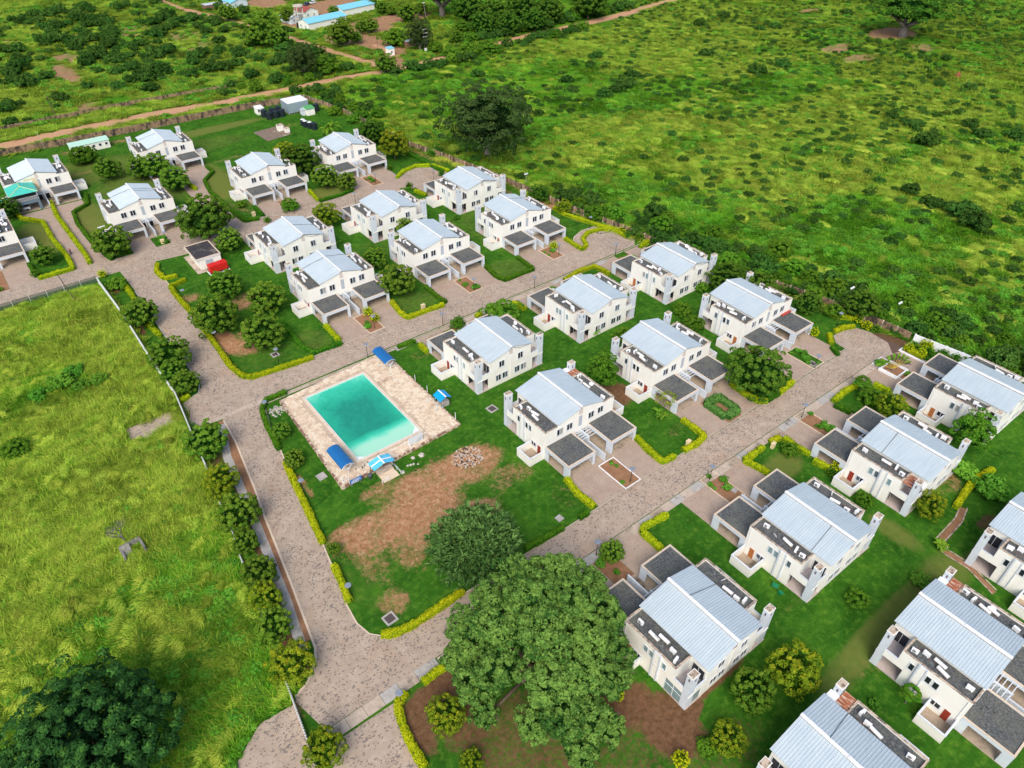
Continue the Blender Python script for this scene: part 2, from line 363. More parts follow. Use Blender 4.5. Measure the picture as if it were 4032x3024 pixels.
# ------------------------------------------------------------------ layout in metres (x across the streets' length, y away)
HEDGES = [('y',[(30.0,187.6),(28.6,183.8),(29.1,179.1),(32.2,178.6)]),('y',[(33.1,175.5),(29.1,174.4),(28.8,170.1),(29.0,163.9),(29.2,158.7),(29.0,152.1),(29.0,143.4),(28.6,134.1),(29.3,129.2),(30.7,127.5),(36.3,126.8),(44.1,126.0)]),('g',[(44.2,142.0),(43.9,130.8),(45.1,127.0)]),('g',[(45.3,127.2),(51.4,126.9)]),('y',[(51.8,135.3),(51.6,128.2)]),('y',[(20.3,181.2),(20.3,172.8)]),('y',[(19.5,161.8),(20.3,154.2)]),('y',[(16.0,128.7),(18.2,129.5)]),('g',[(34.4,118.5),(29.9,118.6),(28.1,116.1),(27.0,110.7),(26.2,103.7)]),('y',[(25.6,99.6),(24.8,93.9),(23.8,86.5),(23.0,81.2),(22.7,78.6)]),('y',[(22.0,73.5),(21.6,70.6),(21.1,67.8),(20.7,66.0)]),('y',[(21.8,58.2),(23.1,57.2),(25.9,56.6),(31.2,56.7),(35.6,56.9)]),('y',[(22.5,48.1),(25.1,48.3),(27.3,47.9)]),('y',[(19.8,48.4),(18.1,47.5),(17.2,44.5),(16.8,41.8),(16.6,38.3)]),('y',[(72.1,48.0),(66.7,48.6),(65.9,47.7),(65.9,43.3)]),('y',[(63.9,64.8),(63.2,61.1),(63.4,56.9)]),('y',[(81.8,65.1),(81.1,61.0),(80.9,57.1),(83.8,56.9)]),('y',[(69.1,134.8),(68.3,129.5),(68.5,126.5),(74.0,126.4),(78.4,126.0)]),('g',[(79.3,135.9),(79.2,130.2),(79.4,126.5)]),('g',[(97.3,134.6),(96.3,129.0),(97.0,126.0),(101.5,126.0),(106.2,125.8),(106.8,133.4)]),('y',[(109.0,116.9),(115.4,117.8),(119.8,117.3),(120.3,112.0)]),('g',[(60.6,117.9),(65.0,117.5)]),('y',[(65.0,115.6),(65.0,112.4)]),('y',[(81.5,117.3),(83.3,117.2)]),('y',[(92.3,116.6),(92.8,112.4)]),('y',[(101.1,48.3),(103.7,47.9)]),('y',[(98.8,48.2),(93.2,48.1),(94.2,43.3)]),('y',[(104.2,47.2),(103.9,44.2),(104.4,41.5)]),('y',[(103.4,40.2),(103.9,37.3)]),('y',[(109.3,64.3),(108.9,60.4),(109.2,57.1),(110.7,56.0)]),('y',[(114.5,56.1),(120.2,56.6)]),('g',[(110.9,56.1),(114.5,56.1)]),('y',[(92.7,62.8),(92.7,60.0),(92.5,57.1),(89.7,56.5),(86.1,56.9)]),('y',[(138.6,59.4),(141.4,61.8)]),('y',[(143.3,61.8),(146.4,61.4),(148.9,60.2)]),('y',[(149.2,67.8),(149.5,65.0),(151.5,62.3)]),('g',[(136.2,56.1),(137.6,58.7)]),('y',[(121.3,47.8),(126.6,48.1),(130.9,47.6)]),('g',[(120.5,46.9),(121.0,43.5)]),('y',[(133.0,45.7),(133.5,42.4)]),('y',[(113.1,18.3),(117.9,19.0),(122.8,19.5),(127.5,18.6)]),('y',[(107.9,196.8),(112.0,199.7),(117.5,201.0),(122.6,197.7),(124.0,190.6)]),('g',[(103.7,187.6),(107.1,187.2)]),('y',[(107.2,185.0),(108.4,180.3)]),('y',[(133.9,149.8),(133.3,145.7),(135.0,138.8),(137.0,131.8),(138.2,128.0)]),('y',[(123.7,133.3),(123.3,125.9),(125.8,126.8),(127.6,130.3),(131.3,132.1),(135.3,131.4),(138.1,129.2),(138.0,123.6)]),('y',[(136.7,117.3),(141.1,118.3)]),('g',[(121.3,211.9),(121.7,200.0),(122.2,191.7)]),('y',[(6.7,244.9),(7.4,237.5),(11.9,231.6)]),('y',[(11.8,231.1),(11.6,219.1),(12.4,206.7),(12.2,198.3),(5.1,198.4),(4.0,198.3)]),('g',[(3.8,199.9),(3.7,204.8),(3.6,207.9)]),('y',[(16.5,243.9),(15.8,232.9),(16.1,219.6),(16.5,204.0),(16.3,198.6)]),('g',[(26.2,243.9),(25.0,236.1),(20.1,232.7),(19.3,224.1),(19.6,211.3),(20.8,200.2),(21.5,197.2)]),('y',[(53.8,241.7),(53.5,232.3),(54.0,226.9)]),('g',[(62.8,241.8),(63.0,236.7),(58.3,231.5),(56.8,222.7),(57.1,208.4),(57.7,197.0),(61.5,196.2)]),('g',[(63.4,204.2),(63.2,197.4)]),('y',[(81.3,204.7),(80.4,197.1)]),('g',[(80.5,196.1),(87.7,196.0),(92.7,197.4)]),('g',[(26.3,206.2),(26.3,197.6)]),('g',[(43.1,197.8),(46.8,197.9),(49.0,196.8)]),('y',[(150.6,48.6),(150.1,44.0)]),('g',[(48.2,57.2),(56.2,56.8)]),('g',[(59.6,56.7),(61.7,56.7)])]
LAMPS = [(29.8,165.5),(29.4,143.8),(37.6,129.6),(88.2,127.2),(100.8,118.8),(60.4,127.9),(73.5,119.1),(53.8,119.3),(72.8,57.5),(21.3,66.6),(18.6,47.3),(56.8,49.4),(112.3,48.9),(84.6,49.1),(128.3,56.7),(146.8,63.1),(100.4,197.1),(116.5,188.6),(88.6,188.7),(133.9,134.2),(116.6,127.8),(128.7,118.6),(28.6,114.6),(25.1,90.9),(35.8,197.8),(53.3,229.4)]
ROUNDEL = [(123.5,126.5),(124,130.5),(127,133),(131,134.4),(135.5,134),(139,131),(140,127),(139.4,122),(137,119)]
COMP = [(-60,187.2),(15.4,186.6),(15.9,167.8),(15.7,144.1),(16,130.3),(15,120.6),(14.1,112.6),(13.6,106.4),(10.9,85),(10.1,77.5),(8.4,66.7),(7.5,59.1),(6.5,51.5),(3.0,30),(-2,5),(-8,-40),
        (162,-40),(160,0),(157.7,26.2),(156.7,35.5),(154.6,48.8),(153.9,56.2),(152.2,68.2),(149.1,82),(145.9,94),(141.4,116),(139.2,130.4),(136.8,143.7),(135.6,153.3),(133.5,172.9),(128.6,201.6),(125.0,216.4),(122.8,262.8),(117.8,284.5),(98,288),(60.5,289.4),(31.1,291.2),(11.4,293.4),(-60,298)]
TRACKS = {'dirt_road': [(-60,301),(-20,302),(12.6,303),(37.8,304.3),(65.1,304),(90.1,301.8),(120,300.5),(142.7,300.8),(163.7,297.9),(189.1,299),(215.5,302),(250.4,307.2),(271,307.1),(319.4,310.7),(372.5,319),(460,335),(600,360)],
          'dirt_lane': [(118,560),(124,520),(128.2,499),(131.5,470),(139.7,443.8),(151.2,394.3),(153.6,373.8),(157.1,353.7),(160.5,334.6),(164,318),(166,300)],
          'dirt_track': [(181,340),(181,326),(171,306),(170,299)]}
# the places where the grass has worn away: x, y, rx, ry, strength
DIRT_LAWN = [(45,79.5,11,4.6,.85),(52,79,7,4.6,.85),(34,75.5,10.5,4.4,.82),(33.5,70.5,3.4,6,.7),(40,74,7,5,.95),(47,68.5,4,3,.85),(28,78,5,2.5,.8),(26,62,3,2.5,.6),(53,80.5,3.5,3,.95),(57,72,5,3,.5),(36,83.5,4,2,.6),(27,70,2.5,5,.55),
  (31.5,143.5,2.3,6,.95),(34.5,139.5,4,4,.85),(37,143,4,3,.7),(42,157,5,4,.7),(31.5,167,2.5,2.5,.6),(10.5,98,1.6,6,.6),(10.5,84,1.2,6,.9),(9,72,1.2,8,.8),(6.6,57,1.4,3,.9),
  (26,92.5,.9,3.5,.8),(64,113,4,2,.35),(79,93,10,1.2,.25),(118,23,4,3,.5),(56,45,3,2,.8),(90,62,3,2,.3),(116,141,3,3,.4),(61,62,3,3,.3),
  (75,245,12,1.2,.4),(27,262,8,2,.5),(38,283,14,3,.5),(100,262,5,2,.4),(125.5,230,2.2,30,.7),(130,190,2,25,.7),(134.5,155,1.5,16,1.0),(137.8,135,1.4,10,.8),(143,108,1.6,12,.7),(147.5,90,1.6,8,.7),(151,72,1.4,8,.8),
  (62,206,3,5,.45),(58,215,2,8,.4),(22,225,3,8,.4),(8,222,4,8,.45),(84,201,6,3,.4),(74,11,3,2,.3)]
SOIL_LAWN = [(24.5,46,7,2.0,1.0),(18.6,43,1.8,4,.9),(29,32,9,9,.6),(42,28.5,5,3,1.0),(45.5,23,4,5,1.0),(40.5,33,4,4,.9),(47.5,22.6,4,1.6,1.0),(53.5,23.3,8,1.0,1.0),(24,40,4,5,.7),(30,22,14,8,.5),(48,16,8,4,.45),(17.7,182.5,1.6,3.2,.8),(17.4,161,1.3,4,.8),(17.5,141,1.4,6,.8),(16.5,135,1.2,5,.7),(13.5,102.5,2.2,2,.8),(15.6,109,3,3,.6),(17.3,99,1.8,4,.9),(16,92,1.5,5,.95),(14.5,84,1.4,6,1.0),(12.6,72,1.3,8,1.0),(10.8,64,1.2,6,.9),(33,150,7,9,.35),(106,16,1.4,1,.6),(88,77,4,4,.9),(114.5,13.5,3,1.4,.7)]
DRY_LAWN = [(100,22,2.2,5,.95),(84,13.5,17,2.2,1.0),(98,12.5,6,3.4,.95),(71,13,7,2.2,.85),(107,11,8,1.6,.85),(78,24,8,1.2,.5),(86,35,10,5,.4),(98,43,5,3,1.0),(60,232,7,18,1.1),(22,228,6,14,1.1),(9,222,6,12,1.15),(85,200,8,6,1.05),(97,203,10,8,.6),(73,275,24,3.5,1.1),(60,262,28,8,.6),(118,196,8,8,.8),(30,262,20,12,.8),(45,240,18,18,.75),(72,99,6,3,.35),(101,130,7,6,.6),(74,132,6,5,.6),(47,132,4,6,.6),(115,124,8,5,.4),(118,150,16,20,.55),(90,160,30,8,.45),(60,170,26,5,.3),(36,133,8,5,.45),(38,165,10,12,.35),(88,64,8,6,.3),(24,68,3,8,.4)]
DIRT_FIELD = [(96,435,11.2,13.8,0.65),(56,403,7.5,11.2,0.68),(51,378,5.6,20.0,0.76),(114,412,11.2,15.0,0.61),(109,389,15.0,11.2,0.58),(70,386,10.0,7.5,0.36),(69,444,15.0,6.2,0.58),(37,450,12.5,7.5,0.61),(53,345,6.2,8.8,0.36),(102,378,12.5,6.2,0.5),(47,329,6.2,7.5,0.65),(39,441,7.5,5.0,0.5),(406,198,18,11,0.9),(392,176,12,8,0.6),(358,199,15.0,6.2,0.68),(351,183,15.0,6.2,0.68),(415,254,10.0,3.8,0.85),(347,222,10.0,5.0,0.51),(188,55,7.5,8.8,0.4),(184,49,5.0,7.5,0.36),(448,177,7.5,5.0,0.34),(135,220,3.8,3.8,0.19),(178,352,15.0,10.0,0.76),(190,364,18.8,8.8,1.04),(212,378,27.5,10.0,1.04),(182,343,7.5,15.0,1.04),(173,312,10.0,10.0,0.76),(200,418,22.5,20.0,0.95),(176,455,12.5,15.0,0.95),(168,400,7.5,11.2,0.85),(172,356,7.5,17.5,0.76),(205,430,17.5,12.5,0.95),(184,325,6.2,10.0,0.95),(156,350,5.0,17.5,0.66),(160,318,6.2,7.5,0.66),(13.5,150,2.8,27.5,0.4),(14,128,2.5,6.2,0.38),(8,82,2.5,12.5,0.62),(6,66,1.9,15.0,0.38),(9,187,25.0,1.0,0.66),(-5,88,3.8,2.5,0.38),(240,300,37.5,3.0,0.47)]
YEL_FIELD = [(218,114,26,12,.45),(250,88,30,12,.6),(245,75,20,6,.6),(344,166,22,14,.4),(325,128,30,16,.45),(204,140,20,12,.4),(264,152,40,12,.35),(306,242,30,20,.5),(275,133,26,10,.4),(8,165,8,18,.42),(2,142,10,8,.25),(3,104,12,8,.35),(-12,100,10,12,.35),(6,80,3,12,.2),(-8,112,14,4,.4),(250,228,30,14,.3),(196,182,30,14,.35),(330,262,70,30,.3),(60,480,70,20,.35),(25,370,20,25,.4),(300,205,26,10,.3),(165,180,12,10,.3),(-2,78,8,5,.3),(60,309,90,3,.4)]
GRN_FIELD = [(4,84,6,9,.45),(2,72,6,6,.4),(-9,88,6,5,.3),(215,232,30,30,.5),(170,262,30,30,.45),(160,120,14,40,.4),(190,80,30,20,.5),(170,40,18,30,.6),(235,205,26,14,.4),(-4,148,10,6,.5),(-12,66,16,14,.6),(2,52,8,8,.4),(5,62,4,10,.4),(185,240,30,18,.4),(8,188,8,8,.2)]
def blobs(x, y, B):
    r = np.zeros(np.shape(x))
    for cx, cy, rx, ry, s in B:
        d = ((x-cx)/rx)**2+((y-cy)/ry)**2
        r = np.maximum(r, s*np.clip(1.45-d*.9, 0, 1)) if s > 0 else r
    return r
def f_dirt(x, y):
    d = blobs(x, y, DIRT_FIELD)
    for k, wd in (('dirt_road', 5.4), ('dirt_lane', 3.6), ('dirt_track', 4.5)):
        d = np.maximum(d, np.clip(1.3-segdist(x, y, TRACKS[k])/wd, 0, 1))
    d = np.maximum(d, np.clip(1.1-segdist(x, y, [(129,500),(130,478),(133,451),(136.8,424.7),(142,378.8),(144,360)])/3.0, 0, 1)*.9)
    d = np.maximum(d, np.clip(.95-segdist(x, y, [(268,273),(277,257),(289,237),(303,221),(330,206),(352,185),(398,174),(405,155),(430,143),(480,120)])/1.6, 0, 1))
    return d
def f_yel(x, y): return np.clip(.02+.36*fbm(x, y, 34, 3)+.40*fbm(x, y, 10, 6)+blobs(x, y, YEL_FIELD)-blobs(x, y, GRN_FIELD), 0, 1)

# ------------------------------------------------------------------ ground
def grid(name, x0, x1, y0, y1, st, mat, attrs, z=0.0, keep=None):
    nx = int((x1-x0)/st)+1; ny = int((y1-y0)/st)+1
    X, Y = np.meshgrid(np.linspace(x0, x1, nx), np.linspace(y0, y1, ny)); X = X.ravel(); Y = Y.ravel()
    i = np.arange((nx-1)*(ny-1)); r = i//(nx-1); c = i % (nx-1); a = r*nx+c
    q = np.stack([a, a+1, a+nx+1, a+nx], 1)
    if keep is not None:
        cx = X[q].mean(1); cy = Y[q].mean(1); q = q[keep(cx, cy)]
    used = np.unique(q); mp = np.zeros(len(X), int); mp[used] = np.arange(len(used)); X = X[used]; Y = Y[used]; q = mp[q]
    me = npmesh(name, np.stack([X, Y, np.full(len(X), z)], 1), q, mat, {k: f(X, Y) for k, f in attrs.items()})
    return tag(put(name, me), kind='structure')
b = MB(); b.box(-9000, 9000, -9000, 9000, -1.2, -.25); tag(b.build('ground', M_['field']), kind='structure')
grid('field', -60, 600, -40, 640, 2.0, M_['field'], {'dirt': f_dirt, 'yel': f_yel}, -.02)
def poly_sheet(name, P, z, mat, parent=None, kind='structure', depth=.15):
    b = MB(); b.prism(P, z-depth, z); o = b.build(name, mat, parent)
    if parent is None: tag(o, kind=kind)
    return o
# lawn of the housing compound, one sheet with worn and dry places
LG = 1.0
def keep_l(cx, cy): return inpoly(cx, cy, COMP)
grid('lawn', -61, 163, -41, 299, LG, M_['lawn'], {'dirt': lambda x, y: blobs(x, y, DIRT_LAWN), 'dry': lambda x, y: blobs(x, y, DRY_LAWN), 'soil': lambda x, y: blobs(x, y, SOIL_LAWN)}, .03, keep_l)

def ribbon(name, path, w, z, mat, wob=.0):
    pts = []
    for (ax, ay), (bx, by) in zip(path[:-1], path[1:]):
        n = max(1, int(math.hypot(bx-ax, by-ay)/4))
        pts += [(ax+(bx-ax)*i/n, ay+(by-ay)*i/n) for i in range(n)]
    pts.append(path[-1]); v = []; q = []
    for i, (x, y) in enumerate(pts):
        a = pts[max(0, i-1)]; c = pts[min(len(pts)-1, i+1)]; dx, dy = c[0]-a[0], c[1]-a[1]; L = math.hypot(dx, dy)+1e-9
        r1 = w/2*(1+wob*(random.random()-.5)); r2 = w/2*(1+wob*(random.random()-.5))
        v += [(x-dy/L*r1, y+dx/L*r1, z), (x+dy/L*r2, y-dx/L*r2, z)]
    q = [(2*i, 2*i+1, 2*i+3, 2*i+2) for i in range(len(pts)-1)]
    return tag(put(name, npmesh(name, v, q, mat)), kind='structure')
random.seed(4)
ribbon('dirt_road', TRACKS['dirt_road'], 6.2, .012, M_['track'], .25)
ribbon('dirt_lane', TRACKS['dirt_lane'], 3.6, .016, M_['track'], .3)
ribbon('dirt_track', TRACKS['dirt_track'], 4.0, .008, M_['track'], .3)

# paved streets; z steps keep the sheets apart
poly_sheet('west_street', [(21.4,120.3),(29.3,120.3),(29.1,136),(29.1,160),(29.0,175),(29.2,186),(30.2,190.4),(21.3,190.4),(21.6,178),(21.5,163),(21.3,156),(21.5,141),(21.6,133)], .055, M_['road'])
poly_sheet('pool_street', [(15.0,126.5),(17.5,128.7),(20.2,129.6),(21.4,131.6),(21.6,133),(29.1,133),(29.2,131),(30.2,128.4),(32.5,127.0),(36,126.5),(123.8,126.5),(124,130.5),(127,133),(131,134.4),(135.5,134),(139,131),(140,127),(139.4,122),(137,119.4),(14.9,119.4)], .065, M_['road'])
poly_sheet('south_street', [(21.0,119.2),(29.6,119.2),(27.6,111.5),(25.8,100.6),(23.9,87),(20.9,69),(20.1,66),(19.8,62.2),(20.4,59.4),(22,57.6),(25.8,56.4),(26,50.4),(8.9,50.6),(7.3,57.2),(10,58.3),(12.3,60.4),(13.3,62.6),(14.1,67.4),(15.4,75.5),(17.5,90.1),(18.8,97.7),(20.7,111.2)], .060, M_['road'])
poly_sheet('middle_street', [(25.9,50.3),(25.9,56.5),(140,56.4),(140.3,59.2),(142.3,61.2),(146,61.3),(149.4,59.8),(150.4,56.8),(149.7,52),(146.5,49.0),(140.8,50.3)], .070, M_['road'])
poly_sheet('bottom_street', [(8.0,48.4),(18.2,48.2),(17.6,44),(16.4,39),(13,10),(2,10),(6.2,40)], .055, M_['road'])
poly_sheet('north_street', [(-30,190.3),(-30,197.8),(12,197.8),(63,197.4),(97.5,196.0),(106,196.4),(109,198.6),(112.5,200.7),(117.7,201),(122.4,198.3),(124.2,193),(123,189.6),(118.8,188),(111,187.6),(36.5,189.0),(28,190.3)], .060, M_['road'])
poly_sheet('west_gate_paving', [(4.4,121.6),(4.4,127.4),(14.6,128.2),(14.3,121.9)], .06, M_['road'])
poly_sheet('gate_paving', [(6.6,50.2),(7.0,56.4),(2.5,56.8),(-2.2,53.6),(-5,50),(-8,40),(5,42)], .06, M_['road'])
b = MB()
for x0, x1, y in ((26.3,57.0,118.7),(57,140,118.85)):
    b.box(x0, x1, y-.1, y+.12, 0, .16)
tag(b.build('kerb', M_['conc']), kind='structure')
b = MB(); b.box(44, 123.4, 126.55, 126.72, 0, .15); b.box(36.2, 44, 126.35, 126.52, 0, .15); b.box(38, 140, 56.52, 56.7, 0, .15); tag(b.build('kerb', M_['conc']), kind='structure')
# footways and the storm drain beside the middle street
def slabs(name, x0, x1, y0, y1, step, mat, z=.10, seed=1, th=.13):
    rnd = random.Random(seed); root = empty(name, ((x0+x1)/2, (y0+y1)/2, 0)); tag(root, kind='structure')
    x = x0; i = 0; cx, cy = (x0+x1)/2, (y0+y1)/2
    while x < x1-.2:
        x2 = min(x1, x+step*(.9+.2*rnd.random())); h = z+rnd.uniform(-.012, .012)
        bb = MB(); bb.box(x+.03-cx, x2-.03-cx, y0-cy, y1-cy, z-th, h); bb.build('slab', mat if not callable(mat) else mat(rnd), root); x = x2
    return root
cm = [M_['conc'], M_['conc'], M_['grey'], M_['carfloor']]
slabs('footway', 60, 125, 117.2, 118.6, 3.0, lambda r: r.choice(cm), .12, 3)
slabs('footway', 30, 60, 117.9, 118.5, 3.0, lambda r: r.choice(cm), .12, 5)
slabs('drain_cover', 26.2, 141, 48.55, 50.15, 2.6, lambda r: r.choice(cm), .115, 7)
slabs('drain_cover', 9.0, 26.0, 48.65, 50.45, 2.8, lambda r: r.choice([M_['conc'], M_['grey']]), .115, 8)
slabs('drain_cover', 15.5, 33.5, 118.9, 119.9, 2.2, M_['conc'], .11, 9)
ribbon('verge_soil', [(20.3,118.6),(18.9,108),(17.7,98),(16.1,86),(14.5,74),(13.0,64)], 3.0, .045, M_['bed'], .2)
ribbon('footpath', [(20.2,117.5),(17.8,108),(16.6,98),(14.9,84),(13.2,72),(11.6,63)], 1.5, .06, M_['grey'], .1)
ribbon('street_kerb', [(21.0,118.2),(20.6,111.2),(18.7,97.7),(17.4,90.1),(15.3,75.5),(14.0,67.4),(13.2,62.4),(12.2,60.2),(10,58.2),(7.2,57.1)], .32, .09, M_['tan'])
ribbon('street_kerb', [(29.6,119),(27.7,111.5),(25.9,100.6),(24,87),(21,69),(20.2,66),(19.9,62.2),(20.5,59.5),(22.1,57.7),(25.9,56.55),(38,56.6)], .22, .09, M_['tan'])
ribbon('street_kerb', [(29.2,186),(29.1,160),(29.2,136),(29.3,131),(30.3,128.5),(32.5,127.1),(36.2,126.55)], .2, .09, M_['tan'])
ribbon('street_kerb', [(21.5,178),(21.4,163),(21.2,156),(21.4,141),(21.5,133),(20.2,129.7),(17.5,128.8),(15,126.7)], .3, .09, M_['grey'])
ribbon('street_kerb', [(123.8,126.6),(124,130.6),(127,133.1),(131,134.5),(135.6,134.1)], .2, .10, M_['tan'])
ribbon('drain_channel', [(114.5,17.5),(111,16.6),(104.5,16.4),(102.8,14.7),(102.9,11),(101,6)], .9, .05, M_['bed'], .2)
for pth in ([(115,18.1),(111,17.2),(104.4,17.0),(102.1,14.9),(102.3,10.8),(100.5,6)], [(115,17.0),(111,16.0),(104.6,15.8),(103.4,14.5),(103.5,11),(101.7,6)]):
    ribbon('drain_edge', pth, .22, .14, M_['coping'], .2)
poly_sheet('puddle', [(146.2,49.4),(150.2,56.6),(151.6,55.4),(153.4,52.6),(153.6,49.4),(149.1,48.5)], .066, NT('muddy_water', .06, 0, .5).color((.13,.075,.04)).m)
poly_sheet('puddle', [(143.9,49.2),(146.2,49.9),(147.6,48.7),(146.4,44.5),(144.5,46.0)], .062, bpy.data.materials['muddy_water'])

# ------------------------------------------------------------------ the duplex house
HW, HD, HD1 = 8.63, 12.45, 9.5
def window(parent, x0, x1, z0, z1, plane, at, out, pane=M_['glass'], tw=.16, leaves=2, base=.0):
    """plane 'y': the wall y=at, out=-1 front / +1 rear; plane 'x': the wall x=at."""
    def bx(b, a0, a1, c0, c1, d0, d1):
        if plane == 'y': b.box(a0, a1, at+out*d0, at+out*d1, c0, c1)
        else: b.box(at+out*d0, at+out*d1, a0, a1, c0, c1)
        return b
    b = MB(); bx(b, x0-tw, x1+tw, z1, z1+tw, 0, .07); bx(b, x0-tw, x1+tw, z0-tw, z0, 0, .10); bx(b, x0-tw, x0, z0, z1, 0, .07); bx(b, x1, x1+tw, z0, z1, 0, .07)
    w = b.build('window', M_['trim'], parent)
    n = leaves; wd = (x1-x0)/n
    for i in range(n):
        bx(MB(), x0+wd*i+.03, x0+wd*(i+1)-.03, z0+.03, z1-.03, .0, .025).build('pane', pane, w)
    b = MB()
    for i in range(1, n): bx(b, x0+wd*i-.045, x0+wd*i+.045, z0, z1, .0, .055)
    if n > 1: b.build('mullion', M_['mull'], w)
    return w
def slope(parent, sx, x_r, z_r, x_e, z_e, y0, y1):
    ys = [y0]; off = [0.0]; y = y0
    while y < y1-.4:
        for dy, o in ((.25, 0), (.285, .05), (.355, .05), (.39, 0)): ys.append(y+dy); off.append(o)
        y += .39
    ys.append(y1); off.append(0)
    b = MB(); n = len(ys)
    for yy, o in zip(ys, off): b.v += [(x_r, yy, z_r+o), (x_e, yy, z_e+o), (x_r, yy, z_r-.05), (x_e, yy, z_e-.05)]
    for i in range(n-1):
        a = 4*i; b.f += [(a, a+1, a+5, a+4), (a+2, a+6, a+7, a+3), (a, a+4, a+6, a+2), (a+1, a+3, a+7, a+5)]
    b.f += [(0, 2, 3, 1), (4*n-4, 4*n-3, 4*n-1, 4*n-2)]
    return b.build('roof_sheet', M_['zinc'], parent)
def make_ac(parent, name='air_conditioner'):
    b = MB(); b.box(-.46, .46, -.17, .17, .10, .74); b.box(-.38, -.30, -.2, .2, 0, .1); b.box(.30, .38, -.2, .2, 0, .1)
    o = b.build(name, M_['acw'], parent)
    g = MB(); g.tube((-.1, -.171, .42), (-.1, -.185, .42), .25, None, 14); g.build('fan_grille', M_['acg'], o); return o
def make_heater(parent):
    b = MB(); b.tube((-.85, 0, .42), (.85, 0, .42), .27, None, 12); o = b.build('water_heater', M_['tank'], parent)
    g = MB(); g.box(-.6, -.5, -.25, .25, 0, .2); g.box(.5, .6, -.25, .25, 0, .2); g.build('bracket', M_['slot'], o)
    return o
def make_dish(parent):
    b = MB(); n = 16; R0 = .45; b.v.append((0, 0, .55))
    for k in (1, 2):
        for i in range(n): a = 2*pi*i/n; r = R0*k/2; b.v.append((r*cos(a), -.25*r*sin(a)+0, .55+r*sin(a)*.9+.12*(k*k)/4))
    for i in range(n): j = (i+1) % n; b.f.append((0, 1+i, 1+j)); b.f.append((1+i, 1+n+i, 1+n+j, 1+j))
    o = b.build('satellite_dish', M_['acw'], parent); g = MB(); g.tube((0, .05, 0), (0, 0, .6), .03, None, 6); g.tube((0, 0, .3), (.0, -.4, .75), .015, None, 5); g.build('mast', M_['acg'], o); return o

